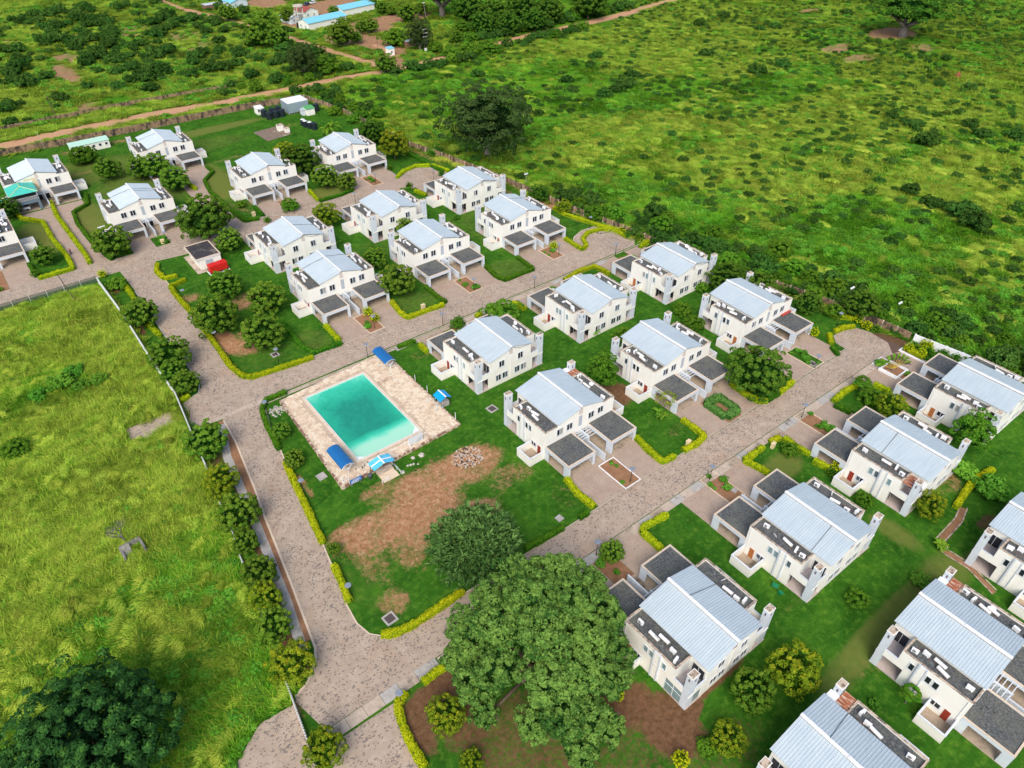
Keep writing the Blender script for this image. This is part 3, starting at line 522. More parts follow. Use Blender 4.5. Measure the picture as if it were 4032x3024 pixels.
def make_house(front, name='duplex_house'):
    """front True: the carport side and the local -x side are seen; False: the garden side and the local +x side."""
    h = empty(name); hi = 1 if front else -1
    b = MB()      # main walls
    b.xprism([(-5.3,0),(5.3,0),(5.3,6.86),(.1,8.22),(-.1,8.22),(-5.3,6.86)], 0, 12.35)
    for s in (-1, 1):
        b.box(s*5.3, s*HW, 0, 8.35, 0, 3.0); b.box(s*5.3, s*HW, 0, HD1, 3.0, 6.15)
        b.box(s*5.3, s*5.75, 11.95, 12.35, 0, 3.0)
    w = b.build('wall', M_['wall'], h)
    for s in (-1, 1):
        # strip roof with parapet
        b = MB(); b.box(s*5.32, s*(HW-.22), .22, HD1-.22, 6.15, 6.2); fr = b.build('flat_roof', M_['flat'], h)
        b = MB(); b.box(s*(HW-.22), s*HW, 0, HD1, 6.15, 6.5); b.box(s*5.32, s*(HW-.22), 0, .22, 6.15, 6.5); b.box(s*5.32, s*(HW-.22), HD1-.22, HD1, 6.15, 6.5); b.build('parapet', M_['wall'], fr)
        b = MB(); b.box(s*(HW-.26), s*(HW+.03), -.03, HD1+.03, 6.5, 6.56); b.box(s*5.7, s*(HW-.26), -.03, .24, 6.5, 6.56); b.box(s*5.32, s*(HW-.26), HD1-.24, HD1+.03, 6.5, 6.56); b.build('coping', M_['coping'], fr)
        # balcony corner over the terrace
        b = MB(); b.box(s*5.3, s*HW, HD1, 12.35, 2.95, 3.2); b.box(s*(HW-.18), s*HW, 9.5, 11.35, 3.2, 4.3); b.box(s*5.3, s*7.33, 12.17, 12.35, 3.2, 4.3); bal = b.build('balcony', M_['wall'], h)
        b = MB(); b.box(s*5.32, s*(HW-.2), HD1+.02, 12.15, 3.2, 3.23); b.build('balcony_floor', M_['bfloor'], bal)
        MB().box(s*(HW-.2), s*(HW+.02), 9.5, 11.35, 4.3, 4.36).build('rail_cap', M_['blue'], bal); MB().box(s*5.3, s*7.33, 12.15, 12.37, 4.3, 4.36).build('rail_cap', M_['blue'], bal)
        b = MB(); b.box(s*5.3, s*(HW+.02), 8.35, 12.42, 0, .16); b.build('terrace_floor', M_['floor'], h)
        dr = MB().box(s*5.32, s*5.36, 9.9, 12.0, 3.3, 5.4).build('sliding_door', M_['glass'], h)
        for yy in (9.93, 10.93, 11.95): MB().box(s*5.36, s*5.40, yy-.03, yy+.03, 3.3, 5.4).build('door_frame', M_['mull'], dr)
        dr = MB().box(s*5.32, s*5.36, 8.7, 11.7, .2, 2.6).build('sliding_door', M_['glass'], h)
        for yy in (8.73, 10.2, 11.67): MB().box(s*5.36, s*5.40, yy-.03, yy+.03, .2, 2.6).build('door_frame', M_['mull'], dr)
        dr = MB().box(s*5.8, s*8.2, 8.36, 8.40, .2, 2.6).build('sliding_door', M_['glass'], h)
        for xx in (5.83, 7.0, 8.17): MB().box(s*(xx-.03), s*(xx+.03), 8.40, 8.44, .2, 2.6).build('door_frame', M_['mull'], dr)
        # column tower
        b = MB(); b.box(s*7.33, s*8.67, 11.3, 12.28, 0, 7.82); t = b.build('tower', M_['blue'], h)
        b = MB(); b.box(s*7.29, s*8.71, 11.26, 12.32, 7.82, 7.92); b.build('cap_rim', M_['wall'], t)
        b = MB(); b.box(s*7.38, s*8.62, 11.35, 12.23, 7.92, 7.95); b.build('cap', M_['coping'], t)
        for a_ in ((7.87, 8.1, 11.27, 11.3), (7.87, 8.1, 12.28, 12.31), (8.67, 8.70, 11.66, 11.9), (7.30, 7.33, 11.66, 11.9)): MB().box(s*a_[0], s*a_[1], a_[2], a_[3], 6.7, 7.3).build('vent_slot', M_['tslot'], t)
        # carport
        cp = MB(); A, B_, Lc = 1.955, 8.6, 6.59
        cp.box(s*A, s*B_, -Lc, -Lc+.25, 2.42, 3.12); cp.box(s*A, s*(A+.25), -Lc+.25, -.02, 2.42, 3.12); cp.box(s*(B_-.25), s*B_, -Lc+.25, -.02, 2.42, 3.12)
        cp.box(s*(A+.25), s*(B_-.25), -Lc+.25, -.02, 2.85, 3.0)
        c = cp.build('carport', M_['blue'], h)
        b = MB(); b.box(s*(A+.26), s*(B_-.26), -Lc+.26, -.03, 3.0, 3.05); b.build('flat_roof', M_['flat'], c)
        b = MB(); b.box(s*(A-.02), s*(B_+.02), -Lc-.02, -Lc+.25, 3.12, 3.19); b.box(s*(A-.02), s*(A+.24), -Lc+.25, -.02, 3.12, 3.19); b.box(s*(B_-.24), s*(B_+.02), -Lc+.25, -.02, 3.12, 3.19); b.build('coping', M_['tan'], c)
        for x_in, x_out in ((A, 1), (B_, -1)):
            b = MB(); b.box(s*x_in, s*(x_in+x_out*.58), -Lc, -Lc+.25, .05, 2.42); b.box(s*x_in, s*(x_in+x_out*.25), -Lc+.25, -5.3, .05, 2.42); b.build('pillar', M_['blue'], c)
        b = MB(); b.box(s*(B_-.25), s*B_, -1.0, -.02, .05, 2.42); b.build('pillar', M_['blue'], c)
        b = MB(); b.box(s*(A-.0), s*(B_+.05), -Lc-.05, -.02, .02, .10); b.build('carport_floor', M_['carfloor'], c)
        # pergola bars and half-height side wall
        for yy in (-.55, -1.2, -1.85, -2.5):
            b = MB(); b.box(s*.12, s*A, yy-.06, yy+.06, 2.62, 2.74); b.build('pergola_bar', M_['blue'], h)
        # front door under the pergola
        b = MB(); b.box(s*.5, s*1.5, -.06, -.005, .1, 2.2); b.build('front_door', M_['dark'], h)
        # service yard
        b = MB(); X0, X1, Y0, Y1, T = HW, 12.05, .1, 3.95, .2
        b.box(s*(X1-T), s*X1, Y0, Y1, 0, 1.88); b.box(s*X0, s*(X1-T), Y0, Y0+T, 0, 1.88); b.box(s*(X0+.0), s*(X1-T), Y1-T, Y1, 0, 1.88)
        y_ = b.build('yard_wall', M_['wall'], h)
        b = MB(); b.box(s*(X1-T-.04), s*(X1+.04), Y0-.04, Y1+.04, 1.88, 1.97); b.box(s*X0, s*(X1-T-.04), Y0-.04, Y0+T+.04, 1.88, 1.97); b.box(s*X0, s*(X1-T-.04), Y1-T-.04, Y1+.04, 1.88, 1.97); b.build('coping', M_['trim'], y_)
        b = MB(); b.box(s*X0, s*(X1-T), Y0+T, Y1-T, 0, .09); b.build('yard_floor', M_['carfloor'], y_)
    # stepped wall between the two carports
    b = MB(); b.box(-.12, .12, -2.7, -.01, 0, 2.9); b.box(-.12, .12, -7.24, -2.7, 0, 1.75); b.build('dividing_wall', M_['blue'], h)
    b = MB(); b.box(-1.95, 1.95, -7.0, -.02, .01, .07); b.build('entry_floor', M_['carfloor'], h)
    # roof: the two slopes are staggered, the higher one carries the white ridge strip
    slope(h, 1, hi*.12, 8.56, hi*5.72, 7.02, -.18, 12.62); slope(h, -1, -hi*.12, 8.26, -hi*5.72, 7.00, -.18, 12.62)
    b = MB(); b.box(-.11, .11, -.1, 12.5, 8.0, 8.40); b.build('ridge_wall', M_['slot'], h)
    b = MB(); b.box(-hi*.14, hi*.26, -.2, 6.15, 8.56, 8.63); b.box(-hi*.16, -hi*.10, -.2, 12.64, 8.40, 8.60); b.build('ridge_flashing', M_['mull'], h)
    b = MB(); b.box(-hi*.14, hi*.26, 6.2, 12.64, 8.56, 8.63); b.build('ridge_flashing', M_['mull'], h)
    # the seen wall sides
    if front:
        for xc in (-5.12, -2.72, 2.72, 5.12): window(h, xc-.66, xc+.66, 4.3, 5.72, 'y', 0, -1)
        b = MB(); b.box(-.43, .43, -.03, 0, 3.68, 6.25); b.build('stair_panel', M_['niche'], h)
        for k in range(4): b = MB(); b.box(-.45, .45, -.04, 0, 6.7+k*.32, 6.77+k*.32); b.build('vent_slot', M_['slot'], h)
        s, X = -1, -HW
    else:
        for xc in (-2.45, 2.45): window(h, xc-.62, xc+.62, 4.5, 5.95, 'y', 12.35, 1)
        for xc in (-3.32, -1.6, 1.6, 3.32): window(h, xc-.62, xc+.62, 1.25, 2.68, 'y', 12.35, 1)
        b = MB(); b.box(-.25, .25, 12.35, 12.40, .3, 6.5); b.build('pilaster', M_['wall'], h)
        for k in range(4): b = MB(); b.box(-.45, .45, 12.35, 12.40, 6.7+k*.32, 6.77+k*.32); b.build('vent_slot', M_['slot'], h)
        s, X = 1, HW
    o_ = 1 if X > 0 else -1
    for y0, y1 in ((3.98, 4.66), (5.02, 5.68), (7.4, 8.02)): window(h, y0, y1, 4.1, 5.42, 'x', X, o_, M_['glass'] if front else M_['glass2'], .1, 1)
    window(h, 2.55, 3.9, 1.2, 2.15, 'x', X, o_)
    b = MB(); b.box(X, X+o_*.05, 1.15, 2.0, .1, 2.2); b.build('door', M_['door_r'], h)
    b = MB(); b.box(X, X+o_*.30, 5.86, 6.02, .3, 6.5); b.box(X, X+o_*.30, 6.92, 7.08, .3, 6.5); b.box(X, X+o_*.2, 6.02, 6.92, .3, 6.5); du = b.build('service_duct', M_['blue'], h)
    for k in range(5): b = MB(); b.box(X+o_*.2, X+o_*.23, 6.07, 6.87, .4+k*1.22, 1.52+k*1.22); b.build('duct_panel', M_['wall'], du)
    b = MB(); b.tube((X+o_*.06, .45, .2), (X+o_*.06, .45, 6.3), .05, None, 6); b.build('downpipe', M_['mull'], h)
    return h
PF = make_house(True); PBk = make_house(False)
ACo = make_ac(None); HTo = make_heater(None); DSo = make_dish(None)
for q in (ACo, HTo, DSo): pass
def add_roof_gear(h, seed, n=(2, 2)):
    rnd = random.Random(seed)
    for s, k in ((-1, n[0]), (1, n[1])):
        ys = [8.5, 7.3, 1.4, 3.6][:k+1]
        for i, y in enumerate(ys):
            c = copy_tree(ACo, h); c.location = (s*([7.4,6.6,6.9,7.6][i]+rnd.uniform(-.3, .4)), y+rnd.uniform(-.3, .3), 6.2); c.rotation_euler = (0, 0, rnd.choice([0, pi/2, pi/2, -pi/2])+rnd.uniform(-.25, .25)); reg(c, h)
        for i in range(rnd.choice([1, 1, 2])):
            c = copy_tree(HTo, h); c.location = (s*(6.55+.75*i+rnd.uniform(-.1, .2)), 5.6-1.0*i+rnd.uniform(-.3, .3), 6.2); c.rotation_euler = (0, 0, pi/2+rnd.uniform(-.25, .25))
        if rnd.random() < .55:
            c = copy_tree(DSo, h); c.location = (s*7.4, 4.2+rnd.uniform(-1, 1), 6.2); c.rotation_euler = (0, 0, rnd.uniform(0, 6))
        # pipes lying on the roof between the heater and the cooling units
        b = MB(); x, y = s*7.2, 6.5
        for i in range(4):
            nx, ny = x+rnd.uniform(-.5, .5), y+rnd.uniform(.2, .9); b.tube((x, y, 6.26), (nx, ny, 6.26), .04, None, 5); x, y = nx, ny
        b.build('roof_pipe', M_['slot'], h)
G1 = 'white two-storey duplex houses of the compound'
HOUSES = [  # key, x, y, rear?, label
 ('a1',15.8,248.3,0,'white duplex with a turquoise hipped porch over its left carport'),
 ('a2',-4.6,216.2,0,'white duplex cut off by the left edge, below the one with the turquoise porch'),
 ('b',54.1,250.6,0,'white duplex farthest back, right of the small green-roofed hut by the wall'),
 ('c',34.8,211.1,0,'white duplex left of the big round dark tree, with a grassy bed before its carports'),
 ('d',72.5,211.7,0,'white duplex with a round bush growing between its two drives'),
 ('e',100.8,211.8,0,'white duplex standing just below the black water tanks'),
 ('h',61.4,176.9,1,'white duplex to the right of the red generator, seen from its garden side'),
 ('g',89.5,176.0,1,'white duplex seen from its garden, middle one of the three in the upper row'),
 ('f',117.6,176.0,1,'white duplex seen from its garden, beside the round turning place and the brown wall'),
 ('k',60.5,142.2,0,'white duplex with carports facing the pool street, nearest the tree park'),
 ('j',88.6,141.5,0,'white duplex with carports on the pool street, middle of its row'),
 ('i',115.8,140.5,0,'white duplex with carports on the pool street, nearest the brown boundary wall'),
 ('n',74.0,106.4,1,'white duplex seen from its garden, directly right of the swimming pool'),
 ('m',102.7,106.9,1,'white duplex seen from its garden, behind and right of the one by the pool'),
 ('l',130.0,106.0,1,'white duplex seen from its garden, against the trees along the boundary wall'),
 ('q',72.84,71.4,0,'white duplex with a rusty awning by its far tower and an empty framed bed'),
 ('p',101.6,71.7,0,'white duplex with carports on the middle street, beside the ring-shaped hedge bed'),
 ('o',129.9,71.4,0,'white duplex with a red awning strip beside its right carport, behind the large dark tree'),
 ('u',57.2,35.5,1,'white duplex right of the giant tree, with a glazed ground-floor terrace'),
 ('t',84.9,35.3,1,'white duplex with green chairs lying on the lawn beside it'),
 ('s',113.1,35.05,1,'white duplex with a rusted balcony awning on its near corner tower'),
 ('r',141.6,35.0,1,'white duplex at the right edge beside the white garden wall'),
 ('x',55.3,-.7,0,'white duplex cut off by the bottom edge, seen mostly as blue-white roof'),
 ('w',83.7,-.6,0,'white duplex at lower right with its whole left side and open red-brown door showing'),
 ('v',111.7,-.6,0,'white duplex cut off by the right edge, above the lower-right one')]
HOBJ = {}
for i, (k, x, y, bk, lab) in enumerate(HOUSES):
    if k == 'b': h = PF
    elif k == 'm': h = PBk
    else: h = copy_tree(PBk if bk else PF)
    HOBJ[k] = h
for i, (k, x, y, bk, lab) in enumerate(HOUSES):
    h = HOBJ[k]; h.location = (x, y, 0.03); h.rotation_euler = (0, 0, pi if bk else 0); tag(h, lab, 'house', G1)
    add_roof_gear(h, 11*i+3, (2, 2) if i % 3 else (1, 2))
for src in (ACo, HTo, DSo):
    for ch in KIDS.get(src.name, []): bpy.data.objects.remove(ch)
    bpy.data.objects.remove(src)
# what differs from house to house
M_['curtain'] = plain('drawn_curtain', (.34,.33,.30), .5); M_['curtain2'] = plain('dusty_glass', (.09,.12,.14), .2, 0, .5)
_r = random.Random(17)
for k, hh in HOBJ.items():
    for o in KIDS.get(hh.name, []):
        if o.name.startswith('window'):
            for c in KIDS.get(o.name, []):
                if c.name.startswith('pane') and _r.random() < .22: c.material_slots[0].link = 'OBJECT'; c.material_slots[0].material = M_[_r.choice(['curtain', 'curtain2', 'curtain2'])]
        if o.name.startswith('door') and k in 'lctruoi': o.material_slots[0].link = 'OBJECT'; o.material_slots[0].material = M_['door_o']
def awning(h, s, rust=True):
    b = MB(); b.xprism([(s*5.75, 6.35), (s*7.3, 6.30), (s*7.3, 6.36), (s*5.75, 6.41)], 9.6, 12.4); b.build('white_awning', M_['mull'], h)
    b = MB(); b.xprism([(s*7.32, 6.30), (s*8.75, 6.20), (s*8.75, 6.25), (s*7.32, 6.35)], 9.55, 11.25); b.build('rusty_awning', M_['rust'], h)
for k, s in (('q', 1), ('s', 1), ('w', 1), ('x', 1)):
    b = MB(); b.box(s*5.75, s*8.6, 9.55, 11.2, 6.30, 6.36); b.build('rusty_awning', M_['rust'], HOBJ[k])
    b = MB(); b.box(s*5.75, s*7.3, 11.22, 12.5, 6.32, 6.37); b.build('white_awning', M_['acw'], HOBJ[k])
b = MB(); b.box(2.3, 3.1, -.02, 0.0, 0, 0); 
b = MB(); b.box(5.2, 8.5, -.75, -.05, 3.3, 3.38); b.build('red_awning', plain('red_sheet', (.38,.05,.04), .6), HOBJ['o'])
u = HOBJ['u']; b = MB(); b.box(HW-.08, HW-.04, 8.4, 11.3, .2, 2.9); b.box(5.8, 7.3, 12.2, 12.24, .2, 2.9); g = b.build('terrace_glazing', M_['glass2'], u)
b = MB()
for yy in (8.4, 9.85, 11.28): b.box(HW-.1, HW-.0, yy-.04, yy+.04, .16, 2.94)
b.box(HW-.1, HW-.0, 8.4, 11.3, 1.9, 1.97); b.build('glazing_bar', M_['mull'], g)
# cables and joints across the roofs
for k, s, y0 in (('u',1,4.2),('t',-1,9),('s',-1,3.8),('x',1,9.2),('k',-1,9),('k',1,9),('c',-1,9),('c',1,8),('c',1,6.5),('b',-1,9),('i',1,9),('h',1,6.5),('v',-1,7)):
    bk = 1 if k in 'uts hgfnmlr' else 0; hi = -1 if bk else 1; s2 = s*hi if bk else s
    zr, ze = (8.56, 7.02) if s2*hi > 0 else (8.26, 7.0)
    b = MB(); b.tube((s2*.15, y0-.5, zr+.08), (s2*3, y0-.2, (zr+ze)/2+.09), .035, None, 5); b.tube((s2*3, y0-.2, (zr+ze)/2+.09), (s2*5.7, y0, ze+.08), .035, None, 5)
    b.build('roof_cable', M_['dark'], HOBJ[k])
# slack cable hanging on the garden gables
for k in 'nlfhg':
    b = MB(); P = [(-(.4+i*.95), 12.42, 8.05-.18*i-.9*sin(pi*i/5)*.5) for i in range(6)]
    for a, c in zip(P[:-1], P[1:]): b.tube(a, c, .03, None, 5)
    b.build('slack_cable', M_['dark'], HOBJ[k])
# the turquoise porch house
a1 = HOBJ['a1']; M_['turq'] = plain('turquoise_roof', (.07,.50,.40), .5); M_['slate'] = plain('slate_blue_paint', (.13,.19,.24), .7); M_['ylw'] = plain('pale_yellow_trim', (.55,.60,.25), .6); M_['cream'] = plain('cream_plaster', (.72,.62,.42), .8)
b = MB(); b.box(-8.75, -1.9, -6.75, -6.45, 2.35, 3.35); b.box(-8.75, -8.5, -6.45, -.1, 2.35, 3.35); b.box(-2.15, -1.9, -6.45, -.1, 2.35, 3.35); b.box(-8.75, -8.1, -6.76, -6.2, 0, 2.35); b.box(-2.6, -1.88, -6.76, -6.2, 0, 2.35); po = b.build('porch', M_['slate'], a1)
b = MB(); b.box(-8.6, -2.0, -6.4, -.1, 3.21, 3.3); b.build('porch_floor', M_['bfloor'], po)
b = MB(); b.box(-8.45, -2.1, -3.3, -3.2, 3.3, 5.5); b.build('insect_screen', plain('dark_screen', (.07,.065,.06), .8), po)
for i in range(15): 
    b = MB(); x = -8.62+i*.47; b.box(x, x+.06, -6.66, -6.6, 3.3, 4.2); b.build('baluster', M_['mull'], po)
b = MB(); b.box(-8.65, -1.98, -6.68, -6.58, 4.2, 4.27); b.build('railing', M_['mull'], po)
for x, y in ((-8.6,-6.6),(-2.05,-6.6),(-8.6,-.3),(-2.05,-.3)): b = MB(); b.box(x-.07, x+.07, y-.07, y+.07, 4.27 if y < -3 else 3.3, 5.6); b.build('post', M_['mull'], po)
b = MB(); e = [(-9.1,-7.1,5.55),(-1.5,-7.1,5.55),(-1.5,.0,5.75),(-9.1,.0,5.75)]; r1, r2 = (-5.3,-3.6,6.75), (-5.3,-.6,6.85)
b.poly([e[0], e[1], r1]); b.poly([e[1], e[2], r2, r1]); b.poly([e[3], e[0], r1, r2]); b.poly([e[2], e[3], r2]); b.poly([e[3], e[2], e[1], e[0]]); ro = b.build('porch_roof', M_['turq'], po)
b = MB()
for a, c in ((e[0], r1), (e[1], r1), (r1, r2)): b.tube(a, c, .1, None, 6)
b.build('ridge_cap', M_['ylw'], ro)
b = MB(); b.poly([(-13.2,-5.2,2.7),(-9.4,-5.2,2.7),(-9.4,-1.4,3.5),(-13.2,-1.4,3.5)]); b.poly([(-13.2,-5.2,2.62),(-13.2,-1.4,3.42),(-9.4,-1.4,3.42),(-9.4,-5.2,2.62)]); b.build('lean_to_roof', M_['turq'], a1)
b = MB(); b.box(-1.5, -.12, -.035, -.005, 2.9, 6.6); b.box(-3.6, -.6, -.030, -.005, 6.4, 7.0); b.build('cream_patch', M_['cream'], a1)

# ------------------------------------------------------------------ driveways and beds in front of every pair of carports
def stroke(root_name, P, z, mat): return poly_sheet(root_name, P, z, mat)
EDGE = {'k':126.65,'j':126.65,'i':126.65,'q':56.62,'p':56.62,'o':56.62,'n':118.5,'m':118.5,'l':118.5,'u':50.2,'t':50.2,'s':50.2,'r':50.2,'c':197.7,'d':197.0,'e':196.2,'h':189.2,'g':188.6,'f':188,'a2':197.8}
BEDS = []
for k, x, y, bk, lab in HOUSES:
    if k in ('a1', 'b', 'x', 'w', 'v'): continue
    e = EDGE[k]; f = y+6.6 if bk else y-6.6; lo, hi_ = min(e, f), max(e, f)
    if abs(hi_-lo) < .5: continue
    for s in (-1, 1):
        a, c = x+s*1.95, x+s*8.5; poly_sheet('driveway', [(min(a,c), lo), (max(a,c), lo), (max(a,c), hi_), (min(a,c), hi_)], .05, M_['drive'])
    g = .9; 
    poly_sheet('driveway', [(x-1.95, (hi_-g) if not bk else lo), (x+1.95, (hi_-g) if not bk else lo), (x+1.95, hi_ if not bk else lo+g), (x-1.95, hi_ if not bk else lo+g)], .052, M_['drive'])
    y0, y1 = (lo+.1, hi_-g) if not bk else (lo+g, hi_-.1)
    if k == 'n' or k == 'm' or k == 'l': y1 = min(y1, 116.9)
    poly_sheet('garden_bed', [(x-1.9, y0), (x+1.9, y0), (x+1.9, y1), (x-1.9, y1)], .058, M_['bed'] if k not in ('c', 'o') else M_['lawn'])
    BEDS.append((k, x, y0, y1))
    if k in ('q', 'k', 'j', 'i', 'o', 's', 't', 'r', 'e'):
        b = MB(); m = M_['acw'] if k in ('q', 'r') else M_['tan']
        for args in ((x-1.95, x+1.95, y0-.0, y0+.14), (x-1.95, x+1.95, y1-.14, y1), (x-1.95, x-1.81, y0+.14, y1-.14), (x+1.81, x+1.95, y0+.14, y1-.14)): b.box(*args, .0, .2)
        tag(b.build('bed_edging', m), ('white painted' if k in 'qr' else 'tan concrete')+' edging round the bed before the duplex: '+{'q':'the empty one in the centre','k':'nearest the tree park','j':'middle of the pool street row','i':'nearest the brown wall on the pool street','o':'behind the large dark tree','s':'the one with the rusted corner awning','t':'the one with green lawn chairs','r':'right edge with the fan palm','e':'below the black water tanks'}[k], 'edging')
poly_sheet('driveway', [(-3.9+16-5.2,240.8),(24.2,241),(24.2,236),(20.0,232.5),(19.2,224),(19.5,211),(20.6,200),(21,197.7),(12.4,197.7),(12.6,208),(12.1,231.5),(8,238)], .05, M_['drive'])
poly_sheet('driveway', [(45.5,243.9),(62.6,243.9),(62.4,237),(57.8,231.5),(56.2,222),(56.4,208),(57,197.4),(50.2,197.5),(50.0,205),(51,220),(51.5,232),(46,238)], .05, M_['drive'])
poly_sheet('driveway', [(92.4,188.0),(93,196.6),(100,196.1),(108,197),(110,188)], .064, M_['drive'])

# ------------------------------------------------------------------ pool with stone deck
def pool():
    P = [(31.0,87.7),(57.0,88.7),(57.2,118.3),(32.2,116.6)]; X0, X1, Y0, Y1 = 36.5, 49.8, 91.7, 114.1; Z = .62
    root = empty('pool_terrace', (44, 103, 0)); tag(root, 'raised flagstone terrace round the green swimming pool', 'terrace'); ox, oy = 44, 103
    sand = mk_conc('pinkish_sandstone', (.64,.49,.34), (.76,.62,.46), (.50,.34,.24), 1.4)
    sand2 = mk_conc('brown_sandstone', (.54,.40,.28), (.68,.53,.39), (.40,.26,.18), 1.4); sand3 = mk_conc('pale_sandstone', (.68,.56,.42), (.80,.69,.54), (.52,.38,.27), 1.4)
    mort = mk_conc('deck_mortar', (.46,.35,.25), (.58,.45,.33), (.30,.22,.17), 1.0)
    b = MB()
    def quad(a): b.prism([(x-ox, y-oy) for x, y in a], -.1, Z-.03)
    c = [(X0,Y0),(X1,Y0),(X1,Y1),(X0,Y1)]
    quad([P[0], P[1], c[1], c[0]]); quad([P[1], P[2], c[2], c[1]]); quad([P[2], P[3], c[3], c[2]]); quad([P[3], P[0], c[0], c[3]])
    b.build('deck_base', mort, root)
    rnd = random.Random(5); st = .62; cells = []
    gx = {}
    def jp(i, j):
        if (i, j) not in gx: gx[(i, j)] = (30.6+i*st+rnd.uniform(-.2, .2)+(.31 if j % 2 else 0), 87+j*st+rnd.uniform(-.2, .2))
        return gx[(i, j)]
    for i in range(46):
        for j in range(54):
            q = [jp(i, j), jp(i+1, j), jp(i+1, j+1), jp(i, j+1)]; cx = sum(a[0] for a in q)/4; cy = sum(a[1] for a in q)/4
            if not bool(inpoly(np.array([cx]), np.array([cy]), P)[0]): continue
            if any(X0-.75 < a[0] < X1+.75 and Y0-.75 < a[1] < Y1+.75 for a in q): continue
            if any(not bool(inpoly(np.array([a[0]]), np.array([a[1]]), [(30.9,87.6),(57.1,88.6),(57.3,118.4),(32.1,116.7)])[0]) for a in q): continue
            cells.append((cy+cx*.8, [(cx+(a[0]-cx)*.93-ox, cy+(a[1]-cy)*.93-oy) for a in q]))
    cells.sort(key=lambda t: t[0]); rest = {0: MB(), 1: MB(), 2: MB()}; ms = [sand, sand2, sand3]
    for n, (d, q) in enumerate(cells):
        k = rnd.choice([0, 0, 1, 2, 2]); z = Z+rnd.uniform(-.012, .012)
        if n < 290: bb = MB(); bb.prism(q, Z-.06, z); bb.build('flagstone', ms[k], root)
        else: rest[k].prism(q, Z-.06, z)
    for k in rest: tag(rest[k].build('paving_stones', ms[k], root), kind='stuff')
    b = MB(); w = .55
    b.box(X0-w-ox, X1+w-ox, Y0-w-oy, Y0-oy, Z-.1, Z+.03); b.box(X0-w-ox, X1+w-ox, Y1-oy, Y1+w-oy, Z-.1, Z+.03); b.box(X0-w-ox, X0-ox, Y0-oy, Y1-oy, Z-.1, Z+.03); b.box(X1-ox, X1+w-ox, Y0-oy, Y1-oy, Z-.1, Z+.03)
    b.build('pool_rim', mk_conc('pool_rim_stone', (.62,.50,.38), (.72,.60,.47), (.5,.38,.28)), root)
    b = MB(); w = .12
    b.box(X0-ox, X1-ox, Y0-oy, Y0+w-oy, -.1, Z+.04); b.box(X0-ox, X1-ox, Y1-w-oy, Y1-oy, -.1, Z+.04); b.box(X0-ox, X0+w-ox, Y0+w-oy, Y1-w-oy, -.1, Z+.04); b.box(X1-w-ox, X1-ox, Y0+w-oy, Y1-w-oy, -.1, Z+.04)
    b.build('pool_edge', plain('pale_pool_tile', (.62,.70,.70), .4), root)
    b = MB(); b.prism([(X0-ox+.12,Y0-oy+.12),(X0-ox+1.6,Y0-oy+.12),(X0-ox+.12,Y0-oy+1.3)], .1, Z-.1); b.prism([(X1-ox-.12,Y0-oy+.12),(X1-ox-.12,Y0-oy+1.6),(X1-ox-1.6,Y0-oy+.12)], .1, Z-.1); b.build('corner_step', M_['acw'], root)
    # stone facing of the terrace on the two open sides
    dk = [sand2, mk_conc('dark_wall_stone', (.20,.12,.09), (.36,.22,.15), (.08,.06,.05), 2), mk_conc('light_wall_stone', (.50,.40,.30), (.62,.52,.40), (.3,.2,.15), 2)]
    bs = [MB(), MB(), MB()]; stones = []
    for (ax, ay), (bx, by), hh in ((P[0], P[1], .66), (P[3], P[0], .62), (P[1], P[2], .5)):
        L = math.hypot(bx-ax, by-ay); ux, uy = (bx-ax)/L, (by-ay)/L
        for row in range(2):
            t = 0
            while t < L:
                w = rnd.uniform(.3, .6); x, y = ax+ux*t, ay+uy*t; o = rnd.uniform(.02, .12); z0 = row*hh/2
                nx, ny = uy, -ux
                q = [(x+nx*-.1-ox, y+ny*-.1-oy), (x+nx*(.12+o)-ox, y+ny*(.12+o)-oy), (x+ux*(w-.04)+nx*(.12+o)-ox, y+uy*(w-.04)+ny*(.12+o)-oy), (x+ux*(w-.04)-nx*.1-ox, y+uy*(w-.04)-ny*.1-oy)]
                stones.append((q, z0, z0+hh/2-.03+(rnd.uniform(0, .14) if row else 0), rnd.choice([0, 1, 1, 2]))); t += w
    for n, (q, z0, z1, k) in enumerate(stones):
        if n < 170: bb = MB(); bb.prism(q, z0, z1+.03); bb.build('wall_stone', dk[k], root)
        else: bs[k].prism(q, z0, z1+.03)
    for k in range(3): tag(bs[k].build('stone_facing', dk[k], root), kind='stuff')
    # water
    m = NT('cloudy_green_water', .10, 0, .45); o = m.pos(True); sp = m.n('ShaderNodeSeparateXYZ', Vector=o); x = sp.outputs['X']; y = sp.outputs['Y']
    nz = m.math('MULTIPLY', m.math('ADD', m.noise(o, .22, 5, .6), -.5), 1.0)
    nf = m.math('MULTIPLY', m.math('ADD', m.noise(o, 1.2, 5, .65), -.5), .35)
    # depth of the floor below the water: shallow steps at the near end, deep middle
    d1 = m.n('ShaderNodeMapRange', Value=m.math('ADD', y, m.math('MULTIPLY', nz, 2.2)), i1=-8.4, i2=-5.4).outputs[0]
    d2 = m.n('ShaderNodeMapRange', Value=m.math('ADD', y, m.math('MULTIPLY', nz, 6)), i1=11.0, i2=4.0).outputs[0]
    d3 = m.n('ShaderNodeMapRange', Value=m.math('ADD', m.math('ABSOLUTE', x), m.math('MULTIPLY', nz, 5)), i1=7.4, i2=3.0).outputs[0]
    dep = m.math('ADD', m.math('MULTIPLY', m.math('MULTIPLY', d1, m.math('ADD', m.math('MULTIPLY', d2, .55), .42)), m.math('ADD', m.math('MULTIPLY', d3, .25), .75)), m.math('MULTIPLY', nf, d1))
